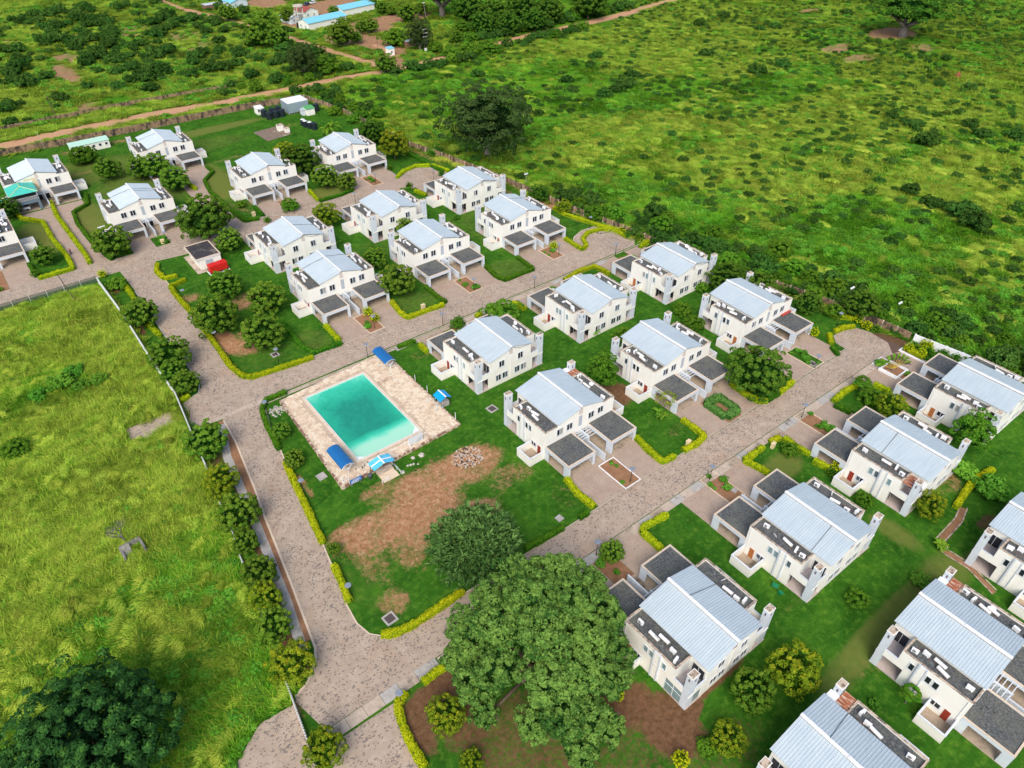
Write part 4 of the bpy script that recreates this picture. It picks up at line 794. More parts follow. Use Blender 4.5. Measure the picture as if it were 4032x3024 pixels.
    m.color(m.ramp(dep, [(.0, (.36,.70,.52)), (.25, (.18,.66,.47)), (.5, (.045,.52,.34)), (.78, (.020,.38,.24)), (1.0, (.014,.24,.165))]))
    m.bump(m.noise(o, 3, 3), .03, .02)
    b = MB(); b.box(X0+.12-43.15, X1-.12-43.15, Y0+.12-102.9, Y1-.12-102.9, .1, Z-.14); w_ = b.build('pool_water', m.m, None, loc=(43.15, 102.9, 0)); tag(w_, kind='structure')
pool()

def canopy(loc, rz, L, Wd, label):
    r = empty('pool_canopy', loc, rz); tag(r, label, 'canopy', 'blue barrel canopies by the pool')
    m = M_.setdefault('tarp', plain('blue_tarpaulin', (.012,.13,.36), .35, 0, .5)); n = 10; b = MB(); segs = 5
    for j in range(segs):
        y0, y1 = -L/2+j*L/segs, -L/2+(j+1)*L/segs-.03
        for i in range(n):
            a0, a1 = pi*(.08+.84*i/n), pi*(.08+.84*(i+1)/n); R1 = Wd/2
            p = lambda a, y, k=1.0: (cos(a)*R1*k, y, 2.0+sin(a)*.95*k)
            b.poly([p(a0, y0), p(a1, y0), p(a1, y1), p(a0, y1)]); b.poly([p(a0, y0, .96), p(a0, y1, .96), p(a1, y1, .96), p(a1, y0, .96)])
    b.build('tarpaulin', m, r)
    fr = MB()
    for y in (-L/2, -L/6, L/6, L/2):
        for i in range(n):
            a0, a1 = pi*(.08+.84*i/n), pi*(.08+.84*(i+1)/n); fr.tube((cos(a0)*Wd*.485, y, 1.97+sin(a0)*.93), (cos(a1)*Wd*.485, y, 1.97+sin(a1)*.93), .035, None, 5)
    fr.build('hoop', M_['mull'], r)
    for y in (-L/2+.4, L/2-.4):
        b = MB(); b.tube((0, y, -.1), (0, y, 1.6), .06, None, 7); b.tube((0, y, 1.3), (-Wd*.36, y, 2.1), .045, None, 6); b.tube((0, y, 1.3), (Wd*.36, y, 2.1), .045, None, 6); b.build('post', M_['mull'], r)
canopy((33.4, 92.3, .62), 0.0, 6.0, 2.7, 'dark blue barrel canopy at the near left corner of the pool deck')
canopy((55.1, 114.0, .62), 0.0, 5.8, 2.6, 'blue barrel canopy at the far corner of the pool deck beside the street')
def shelter(loc, sx, sy, h, col, label, white=True):
    r = empty('shelter', loc); tag(r, label, 'shelter')
    m = plain('bright_blue_sheet', col, .4); 
    for s in (-1, 1):
        b = MB(); n = 7
        for i in range(n):
            y0, y1 = -sy/2+i*sy/n, -sy/2+(i+1)*sy/n
            b.box(0, 0, 0, 0, 0, 0) if False else None
            b.poly([(0, y0, h+.65), (s*sx/2, y0, h), (s*sx/2, y1-.04, h), (0, y1-.04, h+.65)]); b.poly([(0, y0, h+.62), (0, y1-.04, h+.62), (s*sx/2, y1-.04, h-.03), (s*sx/2, y0, h-.03)])
            b.poly([(0, y1-.06, h+.69), (s*sx/2, y1-.06, h+.04), (s*sx/2, y1, h+.04), (0, y1, h+.69)])
        b.build('roof_slope', m, r)
    b = MB(); b.box(-.14, .14, -sy/2-.05, sy/2+.05, h+.66, h+.72)
    if white: b.box(-.02, .02, 0, 0, 0, 0)
    b.build('ridge_cap', M_['acw'], r)
    for x in (-sx/2+.25, sx/2-.25):
        for y in (-sy/2+.2, sy/2-.2): b = MB(); b.tube((x, y, 0), (x, y, h+.1), .05, None, 6); b.build('post', M_['dark'], r)
    return r
sh = shelter((38.8, 87.0, .05), 4.3, 2.3, 2.5, (.10,.55,.80), 'small bright blue gabled roof over the pool entrance steps')
b = MB(); b.poly([(-2.1,-.15,2.56),(0,-.15,3.21),(0,.15,3.21),(-2.1,.15,2.56)]); b.poly([(2.1,.15,2.56),(0,.15,3.21),(0,-.15,3.21),(2.1,-.15,2.56)]); b.build('white_stripe', M_['acw'], sh)
shelter((57.9, 95.9, .05), 2.7, 2.7, 2.3, (.005,.34,.75), 'small sky blue gabled hut on the right side of the pool deck')
b = MB(); b.box(-.9, .9, -.8, .8, 0, 1.1); tag(b.build('pump_box', M_['grey'], loc=(58.1, 95.9, .03)), 'low grey masonry box under the sky blue hut', 'pump box')
# entrance steps and pad
st = empty('entrance_steps', (39.2, 86.6, 0)); tag(st, 'stone steps and pad below the bright blue entrance roof', 'steps')
for i, (y0, y1, z) in enumerate(((.5, 1.1, .48), (-.1, .5, .32), (-2.2, -.1, .14))): b = MB(); b.box(-1.6, 1.6, y0, y1, 0, z); b.build('step', M_['conc'] if i < 2 else bpy.data.materials['pinkish_sandstone'], st)
def rail(label, P, h=.95, base=.1):
    r = empty('handrail', (P[0][0], P[0][1], base)); tag(r, label, 'handrail'); ox, oy = P[0]
    for x, y in P: b = MB(); b.tube((x-ox, y-oy, 0), (x-ox, y-oy, h), .045, None, 6); b.build('post', M_['acw'], r)
    b = MB()
    for (ax, ay), (bx, by) in zip(P[:-1], P[1:]):
        for hh in (h, h*.55): b.tube((ax-ox, ay-oy, hh), (bx-ox, by-oy, hh), .03, None, 5)
    b.build('rail', M_['acw'], r)
rail('white pipe handrail on the right of the entrance steps', [(41.1,84.4),(41.1,85.8),(41.0,87.4)])
rail('white pipe handrail on the left of the entrance steps', [(37.2,84.4),(38.6,84.3)])
rail('white corner rail at the near left corner of the pool deck', [(31.6,88.8),(31.5,88.1),(32.6,88.1)], 1.2, .6)
def post_at(x, y, h, lab): b = MB(); b.tube((0, 0, 0), (0, 0, h), .06, .05, 7); tag(b.build('fence_post', M_['acw'], loc=(x, y, .1)), lab, 'post')
post_at(57.3, 105.3, 2.0, 'lone pale pipe post at the right edge of the pool deck, far one of the two')
post_at(57.4, 100.8, 2.0, 'lone pale pipe post at the right edge of the pool deck, middle one')
post_at(57.2, 90.3, 2.1, 'pale pipe post at the right corner of the pool deck')
post_at(45.2, 89.6, 1.6, 'thin pale post beside the white board by the pool')
# notice board
sg = empty('notice_board', (33.5, 87.1, 0)); tag(sg, 'blue notice board with white lettering at the near left corner of the pool deck', 'sign')
b = MB(); b.box(-1.15, 1.15, -.03, .03, .75, 1.75); b.build('board', plain('sign_blue', (.02,.16,.48), .4), sg)
for i, (z, a, c) in enumerate(((1.55,-.55,.6),(1.38,-.9,.95),(1.24,-.95,.7),(1.10,-.95,.95),(.97,-.95,.2),(.86,-.95,.5))):
    rnd = random.Random(i); x = a
    b = MB()
    while x < c:
        w = rnd.uniform(.05, .16); b.box(x, min(c, x+w), -.045, -.031, z-.035, z+.035); x += w+.04
    b.build('lettering', M_['acw'], sg)
for x in (-.9, .9): b = MB(); b.tube((x, .05, 0), (x, .05, 1.0), .04, None, 6); b.build('post', M_['acg'], sg)
wb = empty('white_board', (47.3, 89.1, .6)); tag(wb, 'weathered white panel leaning at the near right edge of the pool', 'board')
b = MB(); b.box(-1.5, 1.5, -.05, .05, .3, 2.0); b.build('panel', mk_conc('weathered_white', (.60,.64,.68), (.74,.77,.80), (.30,.32,.34), 2), wb)
b = MB(); b.tube((-1.5, 0, 0), (-1.5, 0, 2.0), .05, None, 6); b.tube((1.5, 0, 0), (1.5, 0, 2.0), .05, None, 6); b.tube((-1.5, -.9, 0), (-1.5, 0, .8), .05, None, 6); b.build('frame', M_['acw'], wb)
bi = empty('waste_bin', (36.2, 87.0, .05)); tag(bi, 'dark wheeled waste bin beside the pool entrance', 'bin')
b = MB(); b.tube((0, 0, 0), (0, 0, .85), .32, .40, 10); b.build('body', plain('dark_grey_plastic', (.05,.06,.07), .4), bi); b = MB(); b.tube((0, 0, .86), (0, 0, 1.0), .43, .30, 10); b.build('lid', plain('slate_plastic', (.08,.10,.12), .4), bi)
# loose stones and rubble
ROCKM = mk_conc('pale_rock', (.42,.38,.33), (.58,.53,.46), (.22,.19,.17), 3)
def rock(x, y, r, lab, seed, m=None):
    rnd = random.Random(seed); b = MB(); n = 7; rings = [(0, r*.9), (.45*r, r), (.85*r, r*.55)]
    for z, rr in rings:
        for i in range(n): a = 2*pi*i/n; q = rr*rnd.uniform(.75, 1.15); b.v.append((q*cos(a), q*sin(a), z))
    for k in range(2):
        for i in range(n): j = (i+1) % n; b.f.append((k*n+i, k*n+j, (k+1)*n+j, (k+1)*n+i))
    b.f.append(tuple(2*n+i for i in range(n))); b.f.append(tuple(n-1-i for i in range(n)))
    tag(b.build('rock', m or ROCKM, loc=(x, y, .02)), lab, 'rock', 'loose rocks on the lawn by the pool')
for i, (x, y, r, l) in enumerate(((45.0,86.6,.42,'flat pale rock on the lawn below the pool deck'),(46.6,86.2,.62,'largest pointed rock on the lawn below the pool deck'),(41.6,84.6,.42,'white round rock near the pool entrance rail'),(43.2,85.5,.26,'leftmost of the small dark rocks in a row below the pool'),(43.7,85.3,.30,'second small dark rock from the left below the pool'),(44.3,85.2,.26,'third small dark rock below the pool'),(44.9,84.7,.22,'rightmost small pale rock of the row below the pool'))): rock(x, y, r, l, i)
def rubble(name, cx, cy, rx, ry, n, mats, label, zmax=.25, seed=3):
    rnd = random.Random(seed); bs = [MB() for _ in mats]
    for i in range(n):
        a = rnd.uniform(0, 2*pi); q = math.sqrt(rnd.random()); x, y = rx*q*cos(a), ry*q*sin(a); w, l = rnd.uniform(.1, .32), rnd.uniform(.1, .35); z = rnd.uniform(.03, zmax)
        t = rnd.uniform(0, 3); pts = [(x+cos(t+k*pi/2)*w*rnd.uniform(.6, 1.1), y+sin(t+k*pi/2)*l*rnd.uniform(.6, 1.1)) for k in range(4)]; bs[i % len(mats)].prism(pts, 0, z)
    r = empty(name, (cx, cy, .03)); tag(r, label, 'rubble', kind='stuff')
    for bb, m in zip(bs, mats): tag(bb.build('rubble_pieces', m, r), kind='stuff')
blk = plain('charred_stone', (.05,.045,.05), .9)
rubble('rubble_patch', 53.2, 80.6, 3.0, 2.7, 190, [ROCKM, blk, plain('white_stone_chips', (.46,.41,.35), .9), bpy.data.materials['brown_sandstone']], 'scatter of broken stone and cement on the bare patch right of the pool lawn', .12)
rubble('rubble_patch', 30.4, 114.6, 1.5, 1.8, 70, [ROCKM], 'small heap of broken stone at the left corner of the pool terrace', .15, 5)
rubble('rubble_patch', 36.2, 90.2, 1.5, .9, 60, [ROCKM, blk], 'loose stones on the pool deck by the near blue canopy', .8, 6)
rubble('rubble_patch', 54.4, 108.6, 2.2, 2.0, 60, [bpy.data.materials['brown_sandstone'], ROCKM], 'lifted flagstones on the deck below the far blue canopy', .78, 7)
rubble('rubble_patch', 56.6, 96.5, 1.3, 2.4, 40, [plain('blue_white_plastic', (.45,.58,.66), .5)], 'heap of pale blue hose and plastic at the right side of the deck', .8, 8)
rubble('rubble_patch', 135.5, 130.5, 2.5, 1.6, 50, [blk, M_['conc']], 'broken paving at the far turning circle by the brown wall', .14, 9)
rubble('rubble_patch', -4.2, 93.4, 1.1, 2.6, 120, [plain('white_rubbish', (.6,.6,.6), .7), M_['grey'], blk], 'trail of pale rubbish below the broken concrete box in the meadow', .3, 10)

# ------------------------------------------------------------------ utility building, generator, tanks, huts
ub = empty('utility_building', (40.7, 182.3, 0)); tag(ub, 'low white utility building with a dark stained flat roof beside the red generator', 'building')
b = MB(); b.box(-2.6, 3.0, -4.2, 4.2, 0, 2.95); b.build('wall', M_['wall'], ub)
b = MB(); b.box(-3.4, 3.1, -4.4, 4.5, 2.95, 3.2); rf = b.build('roof_slab', M_['mull'], ub)
b = MB(); b.box(-3.15, 2.85, -4.15, 4.25, 3.2, 3.22); b.build('roof_surface', mk_conc('damp_roof', (.035,.032,.035), (.06,.055,.06), (.30,.26,.21), .55), rf)
b = MB(); b.box(-3.42, 3.12, -4.42, -4.15, 3.2, 3.34); b.box(-3.42, 3.12, 4.25, 4.52, 3.2, 3.34); b.box(-3.42, -3.15, -4.15, 4.25, 3.2, 3.34); b.box(2.85, 3.12, -4.15, 4.25, 3.2, 3.34); b.build('roof_rim', M_['tan'], rf)
window(ub, -1.0, .8, 1.2, 2.4, 'y', -4.2, -1, M_['niche'], .06, 1)
poly_sheet('apron', [(36.7,176.6),(39.4,176.6),(39.4,187.6),(36.7,187.6)], .09, M_['conc'])
gs = empty('generator', (41.6, 175.3, 0), radians(2)); tag(gs, 'bright red enclosed generator set beside the white utility building', 'generator')
red = plain('generator_red', (.62,.018,.015), .4)
b = MB(); b.box(-2.3, 2.3, -.95, .95, .45, 2.25); b.build('enclosure', red, gs)
b = MB(); b.box(-2.35, 2.35, -1.0, 1.0, .12, .42); b.build('base_frame', M_['dark'], gs); b = MB(); b.box(-2.6, 2.6, -1.2, 1.2, 0, .12); b.build('plinth', M_['acw'], gs)
for i in range(4): b = MB(); x = -1.9+i*1.1; b.box(x, x+.85, -.97, -.951, .6, 2.05); b.build('door_panel', plain('generator_red_panel', (.55,.02,.018), .45), gs)
for i in range(6): b = MB(); b.box(2.301, 2.33, -.8+i*.27, -.62+i*.27, .8, 1.9); b.build('louvre', M_['dark'], gs)
b = MB(); b.box(-1.6, -.6, -.5, .5, 2.25, 2.32); b.box(.9, 1.5, -.3, .3, 2.25, 2.4); b.build('exhaust_hatch', red, gs)
tank_m = plain('black_plastic_tank', (.014,.022,.030), .45, 0, .4); tank_l = plain('pale_tank_lid', (.60,.62,.62), .5)
def tank(x, y, r, h, lab, lid=None):
    t = empty('water_tank', (x, y, 0)); tag(t, lab, 'water tank', 'black plastic water tanks by the wall')
    b = MB(); b.tube((0,0,0), (0,0,h), r, None, 18)
    for k in range(1, 6): b.tube((0,0,h*k/6-.04), (0,0,h*k/6+.04), r+.04, None, 18)
    b.build('body', tank_m, t)
    b = MB(); b.tube((0,0,h), (0,0,h+.3), r, r*.35, 18); b.build('shoulder', lid or tank_m, t); b = MB(); b.tube((0,0,h+.3), (0,0,h+.38), r*.3, None, 12); b.build('lid', lid or tank_m, t)
for x, y, l in ((97.4,276.0,'leftmost black tank of the group beside the steel panel tank'),(98.0,272.6,'front left black tank of the group beside the steel panel tank'),(100.6,272.5,'front middle black tank of the group beside the steel panel tank'),(103.1,272.6,'front right black tank, touching the steel panel tank'),(100.6,276.2,'back left black tank of the group behind the front three'),(103.3,276.6,'back right black tank of the group behind the front three')): tank(x, y, 1.12, 2.5, l)
tank(105.0, 258.6, .85, 2.3, 'pale-topped black tank, farthest of the file near the palms', tank_l); tank(105.0, 256.7, .85, 2.3, 'pale-topped black tank, second of the file near the palms', tank_l); tank(105.8, 254.6, .85, 2.3, 'pale-topped black tank, third of the file near the palms', tank_l)
tank(106.6, 252.5, 1.0, 2.3, 'dark-topped tank nearest the palms'); tank(116.2, 270.4, 1.05, 2.5, 'lone black tank between the green-roofed cabin and the brown wall')
pt = empty('panel_tank', (109.9, 275.6, 0)); tag(pt, 'large pale blue-grey sectional steel water tank with a white lid', 'water tank')
pm = plain('pale_blue_steel', (.30,.38,.43), .5, .2); b = MB(); b.box(-4.1, 4.1, -3.4, 3.4, .45, 4.1); b.build('shell', pm, pt)
for i in range(7):
    for k in range(3): b = MB(); x = -4.05+i*1.16; z = .5+k*1.2; b.box(x+.05, x+1.11, -3.46, -3.4, z+.05, z+1.15); b.build('steel_panel', pm, pt)
for i in range(6):
    for k in range(3): b = MB(); y = -3.35+i*1.12; z = .5+k*1.2; b.box(-4.16, -4.1, y+.05, y+1.07, z+.05, z+1.15); b.build('steel_panel', pm, pt)
b = MB(); b.box(-4.15, 4.15, -3.5, 3.45, 4.1, 4.2); b.build('lid', M_['acw'], pt)
for i in range(9): b = MB(); x = -4+i*.98; b.box(x, x+.15, -3.4, 3.4, 0, .45); b.build('support_beam', M_['grey'], pt)
def hut(name, x, y, w, d, hf, hb, wallm, roofm, lab, wins=0, rz=0, cat='hut'):
    r = empty(name, (x, y, 0), rz); tag(r, lab, cat); b = MB(); b.v += [(-w/2,-d/2,0),(w/2,-d/2,0),(w/2,d/2,0),(-w/2,d/2,0),(-w/2,-d/2,hf),(w/2,-d/2,hf),(w/2,d/2,hb),(-w/2,d/2,hb)]; b.f += [(3,2,1,0),(4,5,6,7),(0,1,5,4),(1,2,6,5),(2,3,7,6),(3,0,4,7)]; b.build('wall', wallm, r)
    b = MB(); o = .2; b.v += [(-w/2-o,-d/2-o,hf+.02),(w/2+o,-d/2-o,hf+.02),(w/2+o,d/2+o,hb+.02),(-w/2-o,d/2+o,hb+.02),(-w/2-o,-d/2-o,hf+.12),(w/2+o,-d/2-o,hf+.12),(w/2+o,d/2+o,hb+.12),(-w/2-o,d/2+o,hb+.12)]; b.f += [(3,2,1,0),(4,5,6,7),(0,1,5,4),(1,2,6,5),(2,3,7,6),(3,0,4,7)]; b.build('roof', roofm, r)
    for i in range(wins): window(r, -w/2+w*(i+.5)/wins-.4, -w/2+w*(i+.5)/wins+.4, 1.2, 2.0, 'y', -d/2, -1, M_['glass'], .08, 1)
    return r
grn = plain('green_sheet', (.10,.36,.13), .5); mint = plain('mint_sheet', (.45,.68,.55), .5)
hut('cabin', 112.3, 268.6, 3.2, 3.4, 2.4, 2.7, M_['wall'], grn, 'small white cabin with a green roof beside the steel panel tank')
hut('cabin', 110.0, 269.3, 1.1, 2.2, 2.0, 2.1, M_['blue'], M_['zinc'], 'narrow grey lean-to between the steel tank and the green-roofed cabin')
hut('kiosk', 97.4, 280.6, 2.6, 3.2, 2.3, 2.5, M_['wall'], M_['acw'], 'small white kiosk behind the leftmost black tanks', 2)
hut('hut', 36.8, 281.2, 12.2, 3.4, 2.6, 3.0, M_['wall'], mint, 'long low white hut with a pale green roof by the boundary wall at the left', 6, 0)
sl_ = empty('old_slab', (93.2, 257.6, 0)); tag(sl_, 'dirty concrete slab on the lawn below the water tanks', 'slab'); b = MB(); b.prism([(-5.7,5.1),(-5.1,-5.9),(4.4,-4.4),(6.4,6.2)], 0, .18); b.build('slab', mk_conc('mossy_slab', (.16,.11,.08), (.25,.19,.14), (.42,.36,.30), 1.1), sl_)
for x, y, w, h, l in ((96.0,258.6,1.0,2.1,'taller white hatch block standing on the dirty slab'),(97.3,255.6,.8,1.5,'shorter white hatch block standing on the dirty slab')):
    r = empty('hatch_block', (x, y, .18)); tag(r, l, 'hatch'); b = MB(); b.box(-w, w, -w*.8, w*.8, 0, h); b.build('body', M_['wall'], r); b = MB(); b.box(-w*1.05, w*1.05, -w*.86, w*.86, h, h+.1); b.build('lid', M_['coping'], r)

# ------------------------------------------------------------------ walls and fences
WALLM = NT('stained_brown_wall', .95); _p = WALLM.pos()
_st = WALLM.n('ShaderNodeMapping', Vector=_p, Scale=(1, 1, .45)).outputs[0]
WALLM.color(WALLM.mix(WALLM.ramp(WALLM.noise(_st, .8, 6, .7), [(.44, 0), (.6, 1)]), (.30,.20,.12), (.045,.038,.032))); WALLM = WALLM.m
def bay_wall(name, path, h, bay, m, label, post=M_['coping'], th=.2, cap=None, rough=.0, seed=2):
    r = empty(name, (path[0][0], path[0][1], 0)); tag(r, label, 'wall'); ox, oy = path[0]; rnd = random.Random(seed); P = [path[0]]
    for (ax, ay), (bx, by) in zip(path[:-1], path[1:]):
        L = math.hypot(bx-ax, by-ay); n = max(1, round(L/bay))
        for i in range(1, n+1): P.append((ax+(bx-ax)*i/n, ay+(by-ay)*i/n))
    for i, ((ax, ay), (bx, by)) in enumerate(zip(P[:-1], P[1:])):
        L = math.hypot(bx-ax, by-ay); ux, uy = (bx-ax)/L, (by-ay)/L; nx, ny = -uy*th/2, ux*th/2; hh = h+rnd.uniform(-rough, rough)
        a = (ax+ux*.16-ox, ay+uy*.16-oy); c = (bx-ux*.16-ox, by-uy*.16-oy)
        b = MB(); b.prism([(a[0]-nx, a[1]-ny), (c[0]-nx, c[1]-ny), (c[0]+nx, c[1]+ny), (a[0]+nx, a[1]+ny)], -.1, hh); b.build('wall_panel', m, r)
        b = MB(); b.prism([(ax-ox-ux*.15-nx*1.5, ay-oy-uy*.15-ny*1.5), (ax-ox+ux*.15-nx*1.5, ay-oy+uy*.15-ny*1.5), (ax-ox+ux*.15+nx*1.5, ay-oy+uy*.15+ny*1.5), (ax-ox-ux*.15+nx*1.5, ay-oy-uy*.15+ny*1.5)], -.1, h+.12); b.build('post', post, r)
    return r
bay_wall('boundary_wall', [(117.8,284.3),(122.6,262.8),(125.0,216.4),(128.5,201.6),(133.4,172.9),(135.5,153.3),(136.5,143.7),(139.1,130.4),(141.3,116),(145.8,94),(149,82),(152.1,68.2),(153.8,56.2),(154.4,49.5)], 2.2, 3.6, WALLM, 'long stained brown boundary wall between the houses and the right-hand meadow')
bay_wall('boundary_wall', [(-46,297),(11.4,293.2),(31.1,291),(60.5,289.2),(98,287.8),(117.5,284.6)], 2.3, 4.2, WALLM, 'stained boundary wall along the back of the compound below the orange dirt road', WALLM, seed=4)
bay_wall('garden_wall', [(154.6,48.8),(156.7,35.5),(157.7,26.2),(159,14)], 2.1, 3.2, M_['acw'], 'white painted garden wall at the right edge, continuing the brown one', M_['acw'])
bay_wall('far_wall', [(-44,319.5),(17.9,319.6),(36,319.9),(58.3,320.2),(81.8,318.8),(100,316.5)], 1.5, 5.0, WALLM, 'low weathered wall across the orange dirt road from the compound', post=WALLM, rough=.06, seed=5)
# steel sheet fence: rows of upright corrugated sheets
zf = plain('galvanised_sheet', (.70,.73,.75), .5, .15)
def sheet_fence(path, h, label):
    r = empty('sheet_fence', (path[0][0], path[0][1], 0)); tag(r, label, 'fence'); ox, oy = path[0]; sheets = []
    for (ax, ay), (bx, by) in zip(path[:-1], path[1:]):
        L = math.hypot(bx-ax, by-ay); n = max(1, round(L/1.6)); 
        for i in range(n): sheets.append(((ax+(bx-ax)*i/n, ay+(by-ay)*i/n), (ax+(bx-ax)*(i+1)/n, ay+(by-ay)*(i+1)/n)))
    for (ax, ay), (bx, by) in sheets:
        L = math.hypot(bx-ax, by-ay); ux, uy = (bx-ax)/L, (by-ay)/L; b = MB(); k = 8; pts = []
        for i in range(k+1):
            t = L*i/k*.985; o = .11 if i % 2 else -.11; pts.append((ax-ox+ux*t-uy*o, ay-oy+uy*t+ux*o))
        pts2 = [(x-uy*.02, y+ux*.02) for x, y in pts]
        for i in range(k):
            for q in (pts, pts2): b.poly([(q[i][0], q[i][1], 0), (q[i+1][0], q[i+1][1], 0), (q[i+1][0], q[i+1][1], h), (q[i][0], q[i][1], h)])
            b.poly([(pts[i][0], pts[i][1], h), (pts[i+1][0], pts[i+1][1], h), (pts2[i+1][0], pts2[i+1][1], h), (pts2[i][0], pts2[i][1], h)])
        b.build('steel_sheet', zf, r)
sheet_fence([(15.4,186.6),(15.9,167.8),(15.7,144.1),(16,130.3),(15,120.6),(14.1,112.6),(13.6,106.4)], 2.2, 'pale corrugated steel fence along the left meadow')
sheet_fence([(12.4,97),(11.8,90),(10.9,85),(10.1,77.5),(8.4,66.7)], 1.2, 'thin stretch of pale steel fence seen between the roadside trees')
sheet_fence([(7.9,62),(7.5,59.1),(6.5,51.5),(5.7,46.5)], 1.3, 'short stretch of pale steel fence crossing the gate paving at the bottom')
cf = empty('mesh_fence', (-30, 188, 0)); tag(cf, 'see-through green mesh fence on pale posts at the top of the left meadow', 'fence')
mm = NT('green_netting', .8); tr = mm.n('ShaderNodeBsdfTransparent'); mx = mm.n('ShaderNodeMixShader', Fac=.42); mm.color((.10,.13,.11)); mm.t.links.new(tr.outputs[0], mx.inputs[1]); mm.t.links.new(mm.b.outputs[0], mx.inputs[2]); mm.t.links.new(mx.outputs[0], mm.t.nodes['Material Output'].inputs['Surface'])
for i in range(12):
    x0 = -30+i*3.78; b = MB(); b.box(x0+.05, x0+3.74, -.01, .01, .1, 2.15); b.v = [(x+30-30, y, z) for x, y, z in b.v]; b.v = [(x+30, y-.4+i*.0, z) for x, y, z in b.v]; b.build('netting', mm.m, cf)
    b = MB(); b.tube((x0+30, -.4, 0), (x0+30, -.4, 2.3), .035, None, 6); b.build('post', M_['acw'], cf)

# ------------------------------------------------------------------ vegetation meshes
def leaf_quads(C, N, size, rng, aspect=1.6, droop=0.0, jit=.6):
    n = len(C); N = N+rng.normal(0, jit, (n, 3)); N[:, 2] += .25; N /= np.linalg.norm(N, axis=1)[:, None]+1e-9
    T = np.cross(N, rng.normal(0, 1, (n, 3))); T /= np.linalg.norm(T, axis=1)[:, None]+1e-9; T[:, 2] -= droop
    B = np.cross(N, T); sz = (size*rng.uniform(.65, 1.35, n))[:, None]
    a = T*sz*aspect/2; b = B*sz/2
    V = np.stack([C-a, C+b*.9-a*.1, C+a, C-b*.9-a*.1], 1).reshape(-1, 3); Q = np.arange(4*n).reshape(-1, 4)
    return V, Q
def crown_points(rng, nc, per, rx, ry, rz, zc, cr, low=-.55, shell=.75, lob=0.0):
    U = rng.normal(0, 1, (nc*3, 3)); U /= np.linalg.norm(U, axis=1)[:, None]; U = U[U[:, 2] > low][:nc]
    # spread the clumps evenly, Fibonacci-like with jitter
    k = np.arange(nc)+.5; z = 1-(1-low)*k/nc; t = pi*(1+5**.5)*k; rr = np.sqrt(np.clip(1-z*z, 0, 1))
    U = np.stack([rr*np.cos(t), rr*np.sin(t), z], 1)+rng.normal(0, .10, (nc, 3))
    rad = rng.uniform(shell, 1.0, nc)
    if lob: rad *= 1+lob*np.sin(3*np.arctan2(U[:, 1], U[:, 0])+rng.uniform(0, 6))*np.clip(1-U[:, 2], 0, 1)
    CC = U*rad[:, None]*np.array([rx, ry, rz])+np.array([0, 0, zc]); crr = cr*rng.uniform(.7, 1.25, nc)
    D_ = rng.normal(0, 1, (nc, per, 3)); D_ /= np.linalg.norm(D_, axis=2)[:, :, None]; D_[:, :, 2] = np.abs(D_[:, :, 2])*.9+D_[:, :, 2]*.1
    D_ = D_*.75+U[:, None, :]*.45; D_ /= np.linalg.norm(D_, axis=2)[:, :, None]
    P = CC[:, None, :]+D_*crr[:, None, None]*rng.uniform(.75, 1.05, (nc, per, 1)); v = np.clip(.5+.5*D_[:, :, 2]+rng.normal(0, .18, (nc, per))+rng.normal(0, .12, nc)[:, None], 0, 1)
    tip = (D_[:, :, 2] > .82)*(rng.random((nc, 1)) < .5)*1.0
    return P.reshape(-1, 3), D_.reshape(-1, 3), v.ravel(), tip.ravel()
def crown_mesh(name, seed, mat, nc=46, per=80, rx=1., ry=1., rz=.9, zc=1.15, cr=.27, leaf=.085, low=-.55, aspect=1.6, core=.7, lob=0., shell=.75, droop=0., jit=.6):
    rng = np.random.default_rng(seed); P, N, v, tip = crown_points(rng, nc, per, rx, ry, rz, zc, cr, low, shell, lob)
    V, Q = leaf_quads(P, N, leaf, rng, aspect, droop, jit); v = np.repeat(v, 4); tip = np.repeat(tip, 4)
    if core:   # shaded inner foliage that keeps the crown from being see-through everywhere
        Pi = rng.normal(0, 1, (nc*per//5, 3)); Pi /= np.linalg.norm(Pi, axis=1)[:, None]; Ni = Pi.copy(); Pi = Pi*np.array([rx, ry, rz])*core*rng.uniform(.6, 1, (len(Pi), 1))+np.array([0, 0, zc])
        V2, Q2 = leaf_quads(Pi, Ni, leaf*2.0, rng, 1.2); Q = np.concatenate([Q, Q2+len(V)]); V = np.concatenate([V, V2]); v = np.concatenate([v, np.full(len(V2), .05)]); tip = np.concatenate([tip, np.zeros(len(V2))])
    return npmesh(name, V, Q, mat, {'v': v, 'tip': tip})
def trunk_mesh(name, seed, h, r, spread, mat, limbs=4, top=.6):
    rnd = random.Random(seed); b = MB(); b.tube((0,0,-.15), (rnd.uniform(-.06,.06)*h, rnd.uniform(-.06,.06)*h, h), r, r*.7, 8)
    for i in range(limbs):
        a = 2*pi*i/limbs+rnd.uniform(-.4, .4); z0 = h*rnd.uniform(.8, 1); m = (cos(a)*spread*.45, sin(a)*spread*.45, z0+top*.5); e = (cos(a)*spread, sin(a)*spread, z0+top)
        b.tube((0, 0, z0*.9), m, r*.5, r*.36, 6); b.tube(m, e, r*.36, r*.12, 6)
        a2 = a+.7; b.tube(m, (m[0]+cos(a2)*spread*.5, m[1]+sin(a2)*spread*.5, m[2]+top*.6), r*.25, r*.08, 5)
    return b.mesh(name, mat, True)
CR = {}
